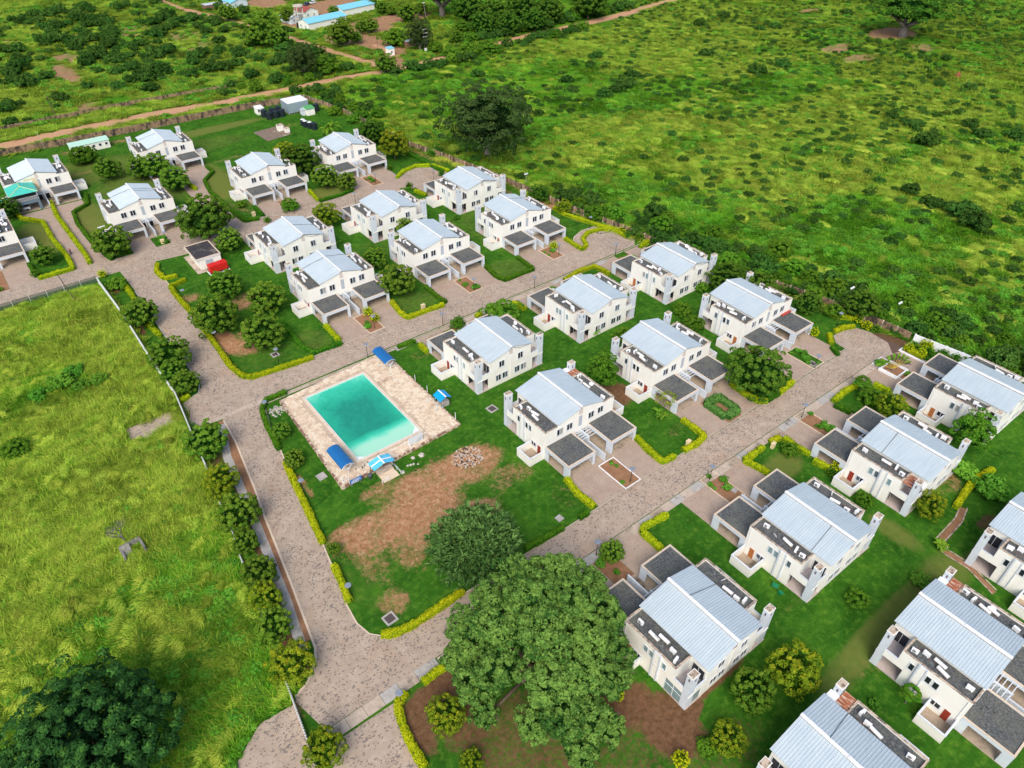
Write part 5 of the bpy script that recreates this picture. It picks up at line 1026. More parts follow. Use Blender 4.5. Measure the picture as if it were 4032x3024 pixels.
for k in range(4):
    CR['round', k] = crown_mesh('crown', 10+k, L_['round'], 90, 66, rz=.88, zc=1.0, cr=.175, leaf=.070, shell=.93, lob=.02, core=.88)
    CR['roundy', k] = crown_mesh('crown', 20+k, L_['roundy'], 85, 62, rz=.86, zc=1.05, cr=.175, leaf=.062, shell=.82, lob=.07, core=.78)
    CR['bush', k] = crown_mesh('crown', 30+k, L_['bush'], 48, 62, rz=.66, zc=.5, cr=.23, leaf=.085, low=-.3, shell=.7, lob=.12, core=.75)
    CR['bush2', k] = crown_mesh('crown', 40+k, L_['weed'], 20, 50, rz=.5, zc=.42, cr=.33, leaf=.15, low=-.2, shell=.5, lob=.2)
    CR['scrub', k] = crown_mesh('crown', 50+k, L_['scrub'], 20, 42, rz=.50, zc=.42, cr=.34, leaf=.145, low=-.2, shell=.45, lob=.22)
    CR['meadow', k] = crown_mesh('crown', 60+k, L_['weed'], 13, 34, rz=.45, zc=.36, cr=.36, leaf=.19, low=-.1, shell=.4, lob=.2)
for k in range(3):
    CR['big', k] = crown_mesh('crown', 70+k, L_['big'], 140, 70, rz=.80, zc=.88, cr=.135, leaf=.052, low=-.5, shell=.90, lob=.04, core=.86)
for k in range(2):
    CR['tall', k] = crown_mesh('crown', 80+k, L_['bush'], 70, 66, rx=.85, ry=.85, rz=1.15, zc=1.45, cr=.25, leaf=.075, shell=.6, lob=.15)
    CR['acacia', k] = crown_mesh('crown', 84+k, L_['acacia'], 170, 70, rz=.74, zc=.92, cr=.15, leaf=.036, low=-.85, shell=.66, lob=.14, core=.7)
    CR['baobab', k] = crown_mesh('crown', 88+k, L_['big'], 90, 60, rz=.55, zc=1.05, cr=.18, leaf=.05, low=-.35, shell=.7, lob=.15)
CR['yball', 0] = crown_mesh('crown', 91, L_['yhedge'], 40, 60, rz=.95, zc=.85, cr=.16, leaf=.11, shell=.95)
CR['gball', 0] = crown_mesh('crown', 92, L_['bush'], 40, 60, rz=.9, zc=.8, cr=.16, leaf=.11, shell=.95)
CR['sparse', 0] = crown_mesh('crown', 93, L_['roundy'], 22, 26, rz=.5, zc=1.2, cr=.20, leaf=.075, shell=.5, core=0, low=-.2)
CR['dark', 0] = crown_mesh('crown', 94, L_['dark'], 330, 100, rz=.85, zc=.95, cr=.095, leaf=.027, low=-.3, shell=.78, lob=.08, core=.8)
TK = {k: trunk_mesh('trunk', i, hh, r, sp, m, n, tp) for i, (k, hh, r, sp, m, n, tp) in enumerate((('round', .55, .055, .5, M_['bark'], 5, .35), ('big', .5, .07, .55, M_['bark'], 5, .35), ('tall', .7, .05, .4, M_['bark'], 4, .5),
   ('bush', .12, .035, .4, M_['bark'], 5, .3), ('acacia', .32, .09, .6, M_['bark2'], 7, .4), ('baobab', .45, .14, .65, M_['bark2'], 7, .45), ('sparse', .5, .035, .6, M_['bark2'], 7, .6)))}
RS = random.Random(77)
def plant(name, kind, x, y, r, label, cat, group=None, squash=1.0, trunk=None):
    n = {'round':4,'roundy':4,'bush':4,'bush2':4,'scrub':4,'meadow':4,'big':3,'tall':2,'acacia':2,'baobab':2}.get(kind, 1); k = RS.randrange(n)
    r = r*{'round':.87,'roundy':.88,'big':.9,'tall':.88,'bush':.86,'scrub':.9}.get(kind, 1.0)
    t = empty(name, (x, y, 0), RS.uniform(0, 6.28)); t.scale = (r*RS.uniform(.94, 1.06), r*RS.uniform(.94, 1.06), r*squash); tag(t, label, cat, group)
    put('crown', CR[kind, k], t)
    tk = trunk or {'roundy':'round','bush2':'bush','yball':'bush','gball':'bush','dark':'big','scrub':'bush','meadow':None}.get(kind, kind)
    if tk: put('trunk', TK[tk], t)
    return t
TREES = [t if t[0] != 'baobab' or t[3] > 13 else ('baobab', 238.7, 366.1, 13.0) if t[3] > 10 else ('baobab', 322.6, 340.8, 12.0) for t in [('round',18.9,161.4,3.91),('round',18.9,141.4,4.01),('round',17.8,136.3,2.69),('round',18.6,131.4,2.74),('round',15.5,110.7,3.82),('roundy',14.2,99.5,3.3),('round',13.6,90.6,3.75),('round',12.4,85.2,2.17),('round',11.7,77.9,2.72),('roundy',10.7,72.8,2.63),('round',9.7,68.0,2.62),('roundy',9.2,60.4,3.19),('roundy',7.4,47.3,2.69),('bush',18.7,182.0,2.52),('round',7.3,205.4,2.99),('round',38.6,161.3,4.01),('round',31.5,148.4,4.99),('round',44.1,149.3,4.23),('round',37.8,136.4,4.46),('big',46.1,193.9,7.38),('round',22.9,199.3,4.72),('round',35.5,251.3,3.93),('bush',32.5,270.1,4.86),('round',43.6,245.0,4.22),('round',48.0,243.0,4.38),('round',49.4,229.9,4.24),('round',47.2,258.7,3.05),('big',5.1,240.9,3.7),('round',48.3,183.6,3.46),('roundy',84.5,228.6,4.24),('big',85.0,217.4,6.16),('round',86.9,204.4,4.0),('round',91.4,198.9,3.14),('roundy',74.9,180.3,4.03),('bush',71.4,196.7,2.86),('bush',60.5,207.4,1.79),('roundy',115.6,210.7,5.68),('big',116.9,227.3,4.98),('round',72.3,137.0,4.49),('round',74.7,152.0,2.99),('round',90.2,163.0,2.83),('big',133.5,156.3,3.2),('roundy',134.3,146.1,2.31),('bush',107.1,162.0,1.21),('bush',85.4,112.4,4.5),('bush',76.1,116.9,1.93),('tall',86.8,79.8,3.93),('bush',103.0,90.0,2.51),('big',111.2,60.2,6.36),('bush',121.4,88.7,2.52),('bush',119.3,83.2,2.67),('big',139.3,81.1,4.99),('big',138.1,89.1,4.55),('big',145.5,70.6,3.18),('big',153.8,62.4,4.23),('roundy',126.2,38.6,3.19),('bush',127.4,43.3,2.82),('palm',127.0,46.7,2.09),('tall',128.0,24.4,4.07),('bush',101.8,44.4,1.82),('bush',121.3,25.3,1.54),('bush',101.6,28.8,1.78),('round',58.3,47.5,2.01),('round',56.6,18.7,2.99),('roundy',63.1,16.9,3.67),('roundy',49.0,16.6,2.37),('bush',46.8,17.8,1.49),('bush',82.3,18.3,2.05),('yball',42.9,18.9,1.01),('roundy',21.5,34.9,1.63),('roundy',22.0,41.2,2.9),('feather',40.2,58.4,7.11),('dark',-16.5,61.6,9.46),('bush',-12.6,132.8,2.74),('palm',108.6,242.0,4.59),('bush2',-1.3,148.6,2.58),('bush2',1.3,145.8,1.62),('bush2',1.3,151.0,2.14),('bush2',-6.1,147.5,1.87),('bush2',4.8,145.1,1.92),('round',23.4,76.0,1.13),('round',27.0,98.2,1.94),('round',28.3,106.8,1.85),('roundy',107.5,20.9,2.76),('bush2',122.4,21.7,2.11),('bush2',121.3,16.1,2.85),('papaya',73.2,4.9,0.94),('bush2',69.4,7.7,0.88),('sparse',92.4,67.3,2.4),('yball',42.7,30.1,0.83),('bush2',94.9,11.3,1.58),('bush2',93.4,14.2,1.45),('acacia',127.7,175.1,13.5),('baobab',349.5,166.3,14.08),('acacia',131.2,312.3,6.09),('bush',141.0,310.9,6.22),('baobab',205.4,318.6,11.97),('round',217.2,366.6,5.63),('round',166.5,344.8,6.62),('round',190.3,358.7,4.22),('round',215.6,390.8,3.82),('round',218.3,385.6,3.05),('round',186.7,360.5,3.98),('round',175.3,346.9,3.16),('bush',188.2,331.5,6.69),('round',162.0,295.5,4.82),('round',135.6,366.7,7.67),('round',141.3,359.7,5.48),('round',146.9,388.3,6.48),('round',165.9,404.0,4.16),('acacia',193.1,316.8,6.51),('round',141.6,424.8,4.89),('bush',216.7,366.5,2.47),('round',231.2,375.3,3.8),('big',236.1,330.0,9.4),('big',239.3,311.0,9.15),('big',258.8,313.2,9.42),('big',269.0,303.3,8.23),('big',227.1,306.2,6.73),('big',237.9,298.2,6.73),('big',253.1,295.3,6.84),('big',293.7,298.9,9.62),('baobab',284.4,306.5,7.21),('bush',230.0,333.9,4.74),('bush',197.6,310.5,4.37),('bush',198.1,297.8,4.27),('bush',205.7,295.4,5.37),('bush',216.5,292.1,5.42),('round',217.0,406.0,3.91),('round',191.9,402.5,3.03),('round',183.7,376.3,3.11),('round',214.4,317.6,3.39)]]
def solo(name, kind, x, y, r, label, cat):      # far small shrub as one mesh
    o = put(name, CR[kind, RS.randrange(4)], None, (x, y, 0), RS.uniform(0, 6.28), (r, r, r*RS.uniform(.8, 1.1))); return tag(o, label, cat)

# --- palms, bananas, papaya, feathery tree, giant tree
def frond(b, a, L, up, w, n=7, drop=1.0, z0=0.0, x0=0., y0=0., split=True):
    P = []
    for i in range(n+1):
        t = i/n; rr = L*t; P.append((x0+cos(a)*rr*(1-.12*t), y0+sin(a)*rr*(1-.12*t), z0+up*L*t-drop*L*t*t))
    nx, ny = -sin(a), cos(a)
    for i in range(n):
        w0 = w*math.sin(pi*min(1, .12+.88*i/n)); w1 = w*math.sin(pi*min(1, .12+.88*(i+1)/n)); p, q = P[i], P[i+1]
        for s in (-1, 1): b.poly([p, q, (q[0]+s*nx*w1*.9, q[1]+s*ny*w1*.9, q[2]-w1*.25), (p[0]+s*nx*w0, p[1]+s*ny*w0, p[2]-w0*.25)] if s > 0 else [p, (p[0]+s*nx*w0, p[1]+s*ny*w0, p[2]-w0*.25), (q[0]+s*nx*w1*.9, q[1]+s*ny*w1*.9, q[2]-w1*.25), q])
def vmesh(b, name, mat, seed=0, tipv=0.):
    rng = np.random.default_rng(seed); me = bpy.data.meshes.new(name); me.from_pydata(b.v, [], b.f); at = me.attributes.new('v', 'FLOAT', 'POINT'); at.data.foreach_set('value', rng.uniform(.2, .9, len(b.v)).astype(np.float32)); me.materials.append(mat); return me
def banana(x, y, s, label, seed, stems=3, mat='palm', trunkh=1.2):
    rnd = random.Random(seed); t = empty('banana_plant', (x, y, 0), rnd.uniform(0, 6)); tag(t, label, 'banana plant')
    for k in range(stems):
        ox, oy, hh = rnd.uniform(-.6, .6)*s, rnd.uniform(-.6, .6)*s, trunkh*s*rnd.uniform(.7, 1.2); b = MB(); b.tube((ox, oy, 0), (ox, oy, hh), .12*s, .08*s, 7); b.build('stem', L_['palm'], t)
        for i in range(7):
            b = MB(); frond(b, 2*pi*i/7+rnd.uniform(-.3, .3), 1.9*s*rnd.uniform(.8, 1.1), rnd.uniform(.55, 1.0), .30*s, 6, .75, hh, ox, oy); put('leaf', vmesh(b, 'leaf', L_[mat], seed+i), t)
def papaya(x, y, h, r, label, seed):
    rnd = random.Random(seed); t = empty('papaya_tree', (x, y, 0), 0); tag(t, label, 'papaya tree'); b = MB(); b.tube((0,0,0), (.1,.1,h), .10, .07, 7); b.build('trunk', M_['bark2'], t)
    for i in range(18):
        a = 2.4*i; z = h-.25+.05*i; L = r*(1.05-.03*i); e = (.1+cos(a)*L*.72, .1+sin(a)*L*.72, z+.25+.02*i); b = MB(); b.tube((.1, .1, z), e, .025, None, 4)
        for k in range(5): frond(b, a+(k-2)*.62, r*.48, .1, r*.13, 3, .35, e[2], e[0], e[1])
        put('leaf', vmesh(b, 'leaf', L_['bush'], i), t)
def palm_clump(x, y, r, h, label, seed, n=46):
    rnd = random.Random(seed); t = empty('palm', (x, y, 0), 0); tag(t, label, 'palm')
    for k in range(3): b = MB(); b.tube((rnd.uniform(-.5,.5), rnd.uniform(-.5,.5), 0), (rnd.uniform(-.9,.9), rnd.uniform(-.9,.9), h), .16, .11, 7); b.build('trunk', M_['bark2'], t)
    for i in range(n): b = MB(); frond(b, rnd.uniform(0, 6.28), r*rnd.uniform(.6, 1), rnd.uniform(.3, 1.3), r*.11, 7, 1.0, h*rnd.uniform(.4, 1), rnd.uniform(-.8, .8), rnd.uniform(-.8, .8)); put('frond', vmesh(b, 'frond', L_['palm'] if i % 3 else L_['bush'], seed+i), t)
def fan_palm(x, y, label):
    t = empty('travellers_palm', (x, y, .1), radians(-28)); tag(t, label, 'palm'); st = plain('yellow_leaf_stalk', (.50,.36,.05), .5); b = MB(); b.tube((0,0,0), (0,0,.6), .28, .24, 9); b.build('trunk', M_['bark2'], t)
    for i in range(15):
        a = radians(-68+136*i/14); L = 2.6; e = (sin(a)*L, .08*(-1)**i, .5+cos(a)*L); b = MB(); b.tube((sin(a)*.15, 0, .45), e, .055, .035, 5); b.build('leaf_stalk', st, t)
        b = MB(); d = (sin(a), cos(a)); P = [(e[0]+d[0]*1.7*k/5, e[1]+.1*k*(-1)**i, e[2]+d[1]*1.7*k/5-.05*k*k*.4) for k in range(6)]
        for k in range(5):
            w0, w1 = .34*sin(pi*(.1+.85*k/5)), .34*sin(pi*(.1+.85*(k+1)/5)); p, q = P[k], P[k+1]
            for s in (-1, 1): b.poly([p, q, (q[0]+s*d[1]*w1, q[1]+.12, q[2]-s*d[0]*w1), (p[0]+s*d[1]*w0, p[1]+.12, p[2]-s*d[0]*w0)])
        put('leaf_blade', vmesh(b, 'leaf_blade', L_['palm'], i), t)

# giant spreading tree built from lobes carried by heavy limbs
def giant(x, y, label):
    rng = np.random.default_rng(8); t = empty('spreading_tree', (x, y, 0)); tag(t, label, 'tree')
    # (right, up-slope, z, radius) of the lobes in metres, along the photo-right and away axes of the site
    rx_, ry_ = np.array([.785, -.62]), np.array([.62, .785]); lobes = []
    LB = [(-9.0,3.0,7.5,3.3),(-10.6,-.5,6.0,2.6),(-8.2,-4.2,6.0,2.8),(-6.2,6.2,9.0,3.2),(-4.8,1.6,11.2,3.4),(-5.4,-3.4,8.6,2.8),(-2.6,9.2,10.4,3.2),(-.6,4.6,13.0,3.4),(.4,-.8,12.4,3.3),(2.4,8.8,11.6,3.2),(4.4,4.4,12.6,3.2),(5.6,.2,11.0,3.2),(6.6,8.4,9.6,3.0),(8.8,4.2,9.2,2.8),(9.6,.2,7.6,2.5),(4.6,-4.4,9.4,3.0),(1.0,-5.6,9.6,2.9),(8.4,-4.2,7.2,2.5),(2.8,-9.2,7.4,3.0),(6.0,-8.6,6.4,2.7),(-.8,-9.4,5.8,2.3),(5.0,-12.0,4.6,2.2),(8.6,-9.2,4.6,1.9),(10.6,-2.6,5.6,1.9),(.2,11.8,8.2,2.2),(-7.2,-7.4,4.0,1.7)]
    VV = []; QQ = []; vv = []; tt = []; off = 0
    for i, (a, c, z, r) in enumerate(LB):
        P, N, v, tip = crown_points(rng, int(42*(r/3.2)**1.6)+8, 88, 1, 1, .72, 0, .26, -.45, .66, .18)
        w = rx_*a+ry_*c; P = P*r+np.array([w[0], w[1], z]); V, Q = leaf_quads(P, N, .27, rng, 1.7, .25, .75); VV.append(V); QQ.append(Q+off); off += len(V); v = np.clip(v*rng.uniform(.75, 1.15)+rng.uniform(-.12, .08), 0, 1); vv.append(np.repeat(v, 4)); tt.append(np.repeat(tip, 4)); lobes.append((w[0], w[1], z))
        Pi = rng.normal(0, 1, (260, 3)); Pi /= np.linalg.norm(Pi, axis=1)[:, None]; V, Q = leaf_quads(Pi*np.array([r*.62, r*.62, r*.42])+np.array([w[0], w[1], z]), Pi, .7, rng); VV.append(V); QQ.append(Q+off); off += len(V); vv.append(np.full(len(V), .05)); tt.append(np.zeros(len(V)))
    put('crown', npmesh('crown', np.concatenate(VV), np.concatenate(QQ), L_['giant'], {'v': np.concatenate(vv), 'tip': np.concatenate(tt)*.35}), t)
    b = MB(); b.tube((0,0,-.2), (.2,.2,3.2), 1.0, .75, 12)
    for lx, ly, lz in lobes:
        m = (lx*.35, ly*.35, 3.2+(lz-3.2)*.5); b.tube((.2*.5, .2*.5, 2.6), m, .42, .30, 7); b.tube(m, (lx, ly, lz-.8), .30, .14, 6)
        for k in range(3): a = rng.uniform(0, 6.28); b.tube((lx*.85, ly*.85, m[2]+(lz-.8-m[2])*.77), (lx+cos(a)*2.2, ly+sin(a)*2.2, lz+1.0), .12, .04, 5)
    b.build('trunk', M_['bark'], t, True)
giant(35.8, 38.9, 'giant spreading tree covering the street at the bottom centre')

def feather_tree(x, y, r, label):
    rng = np.random.default_rng(5); t = empty('feathery_tree', (x, y, 0)); tag(t, label, 'tree')
    nc = 900; k = np.arange(nc)+.5; z = 1-1.35*k/nc; th = pi*(1+5**.5)*k; rr = np.sqrt(np.clip(1-z*z, 0, 1)); U = np.stack([rr*np.cos(th), rr*np.sin(th), z], 1); rad = rng.uniform(.55, 1, nc)*(1+.10*np.sin(4*th/ (pi*(1+5**.5))))
    C0 = U*rad[:, None]*np.array([r, r, r*.72])+np.array([0, 0, r*.78]); V = []; Q = []; vv = []
    for s in range(9):      # sprays of long soft needles
        Dd = U+rng.normal(0, .55, (nc, 3)); Dd[:, 2] = Dd[:, 2]*.6+.35; Dd /= np.linalg.norm(Dd, axis=1)[:, None]; L = rng.uniform(.7, 1.25, nc)[:, None]
        Wd = np.cross(Dd, rng.normal(0, 1, (nc, 3))); Wd /= np.linalg.norm(Wd, axis=1)[:, None]; o = len(V)*0
        a = C0; m = C0+Dd*L*.5; e = C0+Dd*L-np.array([0, 0, .12]); Vs = np.stack([a-Wd*.05, a+Wd*.05, m+Wd*.13, m-Wd*.13, e+Wd*.05, e-Wd*.05], 1).reshape(-1, 3)
        base = sum(len(q) for q in V); idx = np.arange(nc)*6+base; Q.append(np.stack([idx, idx+1, idx+2, idx+3], 1)); Q.append(np.stack([idx+3, idx+2, idx+4, idx+5], 1)); V.append(Vs); vv.append(np.repeat(np.clip(.35+.5*Dd[:, 2]+rng.normal(0, .2, nc), 0, 1), 6))
    Pi = rng.normal(0, 1, (2400, 3)); Pi /= np.linalg.norm(Pi, axis=1)[:, None]; Pi[:, 2] = np.abs(Pi[:, 2])*1.0-.25; V2, Q2 = leaf_quads(Pi*np.array([r*.75, r*.75, r*.5])*rng.uniform(.8, 1, (2400, 1))+np.array([0, 0, r*.72]), Pi, .5, rng); base = sum(len(q) for q in V); V.append(V2); Q.append(Q2+base); vv.append(np.full(len(V2), .1))
    put('crown', npmesh('crown', np.concatenate(V), np.concatenate(Q), L_['feather'], {'v': np.concatenate(vv)}), t)
    me = trunk_mesh('trunk', 3, 1.6, .3, r*.6, M_['bark'], 7, r*.7); put('trunk', me, t)
feather_tree(40.0, 59.7, 6.9, 'large feathery dark green tree left above the giant tree')

# ------------------------------------------------------------------ hedges
def hedge(path, col, label, w=.85, h=.9, seed=0, cat='hedge', group=None, dens=210, leaf=.135):
    rng = np.random.default_rng(seed+100); P = [path[0]]; ox, oy = path[0]
    for (ax, ay), (bx, by) in zip(path[:-1], path[1:]):
        L = math.hypot(bx-ax, by-ay); n = max(1, int(L/.5)); P += [(ax+(bx-ax)*i/n, ay+(by-ay)*i/n) for i in range(1, n+1)]
    P = np.array(P); S_ = np.concatenate([[0], np.cumsum(np.hypot(*(P[1:]-P[:-1]).T))]); L = S_[-1]; n = int(dens*L*(w*.5+h))+80
    s = rng.uniform(0, L, n); i = np.clip(np.searchsorted(S_, s)-1, 0, len(P)-2); f = ((s-S_[i])/(S_[i+1]-S_[i]+1e-9))[:, None]; c = P[i]*(1-f)+P[i+1]*f; d = P[i+1]-P[i]; d /= np.linalg.norm(d, axis=1)[:, None]+1e-9; nn = np.stack([-d[:, 1], d[:, 0]], 1)
    ph = rng.uniform(0, 9); mod = 1+.06*np.sin(s*2.1+ph)+.06*np.sin(s*4.7+ph*2)+.07*np.sin(s*.7+ph*3); th = rng.uniform(-.1, pi+.1, n); kx = np.cos(th); kz = np.sin(th); sc = 1/np.maximum(np.abs(kx), np.abs(kz))**.7
    lx = kx*sc*w/2*mod; lz = np.clip(kz*sc, 0, 2)*h*.97*mod*rng.uniform(.93, 1.05, n); lz = np.where(np.abs(kx) > .75, rng.uniform(0, 1, n)*h*.8, lz)
    C_ = np.stack([c[:, 0]+nn[:, 0]*lx-ox, c[:, 1]+nn[:, 1]*lx-oy, lz], 1); N = np.stack([nn[:, 0]*kx, nn[:, 1]*kx, kz], 1)
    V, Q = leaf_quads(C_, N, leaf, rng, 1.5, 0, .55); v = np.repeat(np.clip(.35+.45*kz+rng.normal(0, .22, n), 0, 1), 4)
    # solid shaded inside
    m = len(V); Vc = []; Qc = []
    for j in range(len(P)):
        a = P[max(0, j-1)]; b2 = P[min(len(P)-1, j+1)]; dd = (b2-a)/(np.linalg.norm(b2-a)+1e-9); q = np.array([-dd[1], dd[0]])*w*.36
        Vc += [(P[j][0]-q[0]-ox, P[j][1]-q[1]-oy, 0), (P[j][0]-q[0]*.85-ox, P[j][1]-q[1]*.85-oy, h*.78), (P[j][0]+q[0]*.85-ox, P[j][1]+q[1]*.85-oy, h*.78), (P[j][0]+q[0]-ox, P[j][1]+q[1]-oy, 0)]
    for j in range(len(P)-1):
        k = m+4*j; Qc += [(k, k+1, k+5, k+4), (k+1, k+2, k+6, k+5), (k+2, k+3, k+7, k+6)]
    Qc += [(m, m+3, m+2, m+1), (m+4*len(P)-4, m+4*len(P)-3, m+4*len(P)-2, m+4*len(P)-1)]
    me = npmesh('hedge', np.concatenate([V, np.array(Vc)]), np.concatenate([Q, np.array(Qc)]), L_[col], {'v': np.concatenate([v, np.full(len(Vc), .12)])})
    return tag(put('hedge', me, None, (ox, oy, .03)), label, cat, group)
_rv = (.785, -.62); _uv = (.62, .785)
def rel(x, y, hx, hy):
    dx, dy = x-hx, y-hy; r_ = dx*_rv[0]+dy*_rv[1]; u_ = dx*_uv[0]+dy*_uv[1]
    if abs(r_) > 1.1*abs(u_): return 'right of' if r_ > 0 else 'left of'
    return 'behind' if u_ > 0 else 'in front of'
NICK = {'a1':'the turquoise-porch house','a2':'the left-edge house','b':'the farthest-back house','c':'the house by the big round tree','d':'the house with the round bush bed','e':'the house below the tanks','h':'the generator-side house','g':'the middle upper garden-side house','f':'the upper turning-place house','k':'the park-side carport house','j':'the middle pool-street carport house','i':'the wall-side carport house','n':'the pool-side house','m':'the house behind the pool-side one','l':'the wall-tree house','q':'the central rusty-awning house','p':'the ring-hedge house','o':'the red-awning house','u':'the giant-tree house','t':'the green-chairs house','s':'the rusted-corner house','r':'the white-wall house','x':'the bottom-edge house','w':'the lower-right house','v':'the right-edge house'}
MARK = [(x, y+(5 if not bk else -5), NICK[k]) for k, x, y, bk, lab in HOUSES]+[(44, 103, 'the swimming pool'), (41, 179, 'the red generator'), (33, 36, 'the giant tree'), (109, 274, 'the steel panel tank'), (0, 125, 'the meadow paving strip'), (24.5, 150, 'the west street'), (16, 84, 'the south street footpath')]
USED = {}
def where(x, y):
    d = sorted((math.hypot(x-mx, y-my), i) for i, (mx, my, n) in enumerate(MARK))[0][1]; mx, my, n = MARK[d]; return rel(x, y, mx, my)+' '+n
def uniq(items):
    """items: (look, x, y). Adds size or nearness words where two share a description."""
    res = [f'{l} {where(x, y)}' for l, x, y in items]; by = {}
    for i, t in enumerate(res): by.setdefault(t, []).append(i)
    ordn = ['', 'second ', 'third ', 'fourth ', 'fifth ', 'sixth ', 'seventh ', 'eighth ']
    for t, ids in by.items():
        if len(ids) > 1:
            ids.sort(key=lambda i: items[i][1]*_uv[0]+items[i][2]*_uv[1])
            for k, i in enumerate(ids): res[i] = t+', '+(ordn[k] if k < 8 else str(k+1)+'th ')+'nearest'
    return res
labs = uniq([(('yellow-green' if c == 'y' else 'dark green')+(' long' if len(p) > 4 else ' short' if math.hypot(p[0][0]-p[-1][0], p[0][1]-p[-1][1]) < 5 else '')+(' curved' if len(p) > 5 else '')+' clipped hedge', sum(q[0] for q in p)/len(p), sum(q[1] for q in p)/len(p)) for c, p in HEDGES])
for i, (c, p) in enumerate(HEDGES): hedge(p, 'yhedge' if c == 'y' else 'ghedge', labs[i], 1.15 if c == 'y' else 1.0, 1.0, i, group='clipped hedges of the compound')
RB = [(98.3,57.2),(104.2,57.2),(104.2,63.5),(98.3,63.5),(98.3,57.2)]
hedge([(100.1,58.0),(103.7,58.0),(103.7,63.0),(100.1,63.0),(100.1,58.0)], 'ghost', 'grey-green ring-shaped hedge bed with a dark hollow between two drives', 1.7, 1.1, 300, dens=110, leaf=.24)

# ------------------------------------------------------------------ trees of the compound and beyond
LOOK = {'round':'dense round green tree','roundy':'yellow-tinged round tree','bush':'leafy green bush','bush2':'small loose green shrub','big':'broad dark green tree','tall':'tall full green tree','yball':'bright yellow-green ball bush','acacia':'wide grey-green spreading tree','baobab':'thick-trunked spreading tree','sparse':'thin sparse small tree'}
def size_word(r): return 'small ' if r < 2.3 else 'large ' if r > 4.3 else ''
TR = [t for t in TREES if t[0] not in ('palm', 'papaya', 'feather', 'dark')]
tl = uniq([(size_word(r)+LOOK[k].replace('small ', '') , x, y) for k, x, y, r in TR])
for (k, x, y, r), l in zip(TR, tl):
    nm = 'tree' if k in ('round', 'roundy', 'big', 'tall', 'acacia', 'baobab', 'sparse') else 'bush'
    if k == 'big' and x > 220 and 290 < y < 345: y += 16; x += 6
    if k == 'acacia' and r > 10: x, y, r = 142.0, 194.0, 14.2
    if k == 'baobab' and r > 13: x, y, r = 403.5, 191.4, 17.0
    if k == 'acacia' and r > 10: l = 'huge grey-green spreading tree in the meadow beyond the boundary wall'
    if k == 'baobab' and r > 13: l = 'thick-trunked baobab on bare red earth at the top right'
    plant(nm, k, x, y, r, l, 'tree' if nm == 'tree' else 'bush', None, {'acacia': .95 if r > 10 else 1.3, 'baobab': .72 if r > 13 else 1.0}.get(k, 1.0), None)
plant('tree', 'dark', -15.2, 62.5, 9.4, 'big blue-green tree in the bottom left corner', 'tree', None, .85)
palm_clump(108.6, 243.5, 4.6, 3.5, 'bushy palm clump beside the pale-topped tanks', 3)
papaya(128.6, 46.2, 2.6, 1.8, 'papaya tree at the corner hedge before the right-edge duplex', 2)
papaya(73.3, 5.2, 2.2, 1.4, 'papaya tree against the side wall of the lower-right duplex', 4)
fan_palm(140.9, 46.0, 'fan-shaped travellers palm with yellow stalks in the concrete planter')
for i, (x, y, s, l) in enumerate(((136.7,90.5,1.3,'banana plant behind the duplex against the wall-side trees, near the dark tree'),(143.3,113.5,1.2,'banana plant at the turning circle by the brown wall'),(102.4,15.9,.8,'small bright banana plant at the bend of the drain at lower right'),(90.1,66.2,.9,'small banana plant beside the ring-hedge duplex'),(130.5,86.0,1.1,'banana plant near the back of the duplex with the trees'),(99.3,95.3,.9,'banana plant at the garden side of the duplex behind the pool-side one'))): banana(x, y, s, l, i)
ROUNDB = [(118.0,131.6),(109.8,204.3),(120.5,190.0),(138.8,64.2),(62.1,133.9),(62.1,130.6),(107.5,188.8),(150.9,58.3),(151.7,56.2),(151.7,61.0),(154.1,45.3),(62.7,193.3),(42.7,31.1),(17.2,190.1),(138.3,123.8),(139.2,126.6),(154.9,41.8),(155.9,39.5),(3.8,200.9),(103.1,36.2),(104.6,36.3)]
rl = uniq([('small round clipped bush', x, y) for x, y in ROUNDB])
for i, ((x, y), l) in enumerate(zip(ROUNDB, rl)):
    yb = i in (0, 3, 4, 5, 7, 9, 10, 15, 13, 20, 21); plant('bush', 'yball' if yb else 'gball', x, y, .95 if not yb else 1.05, l.replace('clipped', 'yellow' if yb else 'dark green'), 'bush')
# plants of the garden beds
bp = []
for j, (k, x, y0, y1) in enumerate(BEDS):
    rnd = random.Random(j+40)
    n = {'q': 4, 'p': 0, 'c': 9, 'o': 9, 's': 9, 't': 5, 'd': 7, 'r': 5, 'k': 4}.get(k, 5)
    for i in range(n): bp.append(('low bed plant', x+rnd.uniform(-1.5, 1.5), y0+.4+(y1-y0-.8)*rnd.random(), rnd.uniform(.25, .45) if k == 'q' else rnd.uniform(.35, .85)))
bl = uniq([(a, x, y) for a, x, y, r in bp])
for (a, x, y, r), l in zip(bp, bl): tag(put('bed_plant', CR['bush2', RS.randrange(4)], None, (x, y, .05), RS.uniform(0, 6), r), l, 'plant', 'low plants in the garden beds')
b = MB()
for a in ((138.7,143.5,43.8,44.1),(138.7,143.5,47.7,48.0),(138.7,139.0,44.1,47.7),(143.2,143.5,44.1,47.7)): b.box(*a, 0, .5)
tag(b.build('planter', M_['acw']), 'square white concrete planter round the fan palm', 'planter')
b = MB(); b.box(148.8, 149.1, 42.8, 49.0, 0, .35); b.box(149.1, 155.5, 48.7, 49.0, 0, .35); tag(b.build('planter_wall', M_['acw']), 'low white kerb wall round the corner garden by the white wall', 'wall')
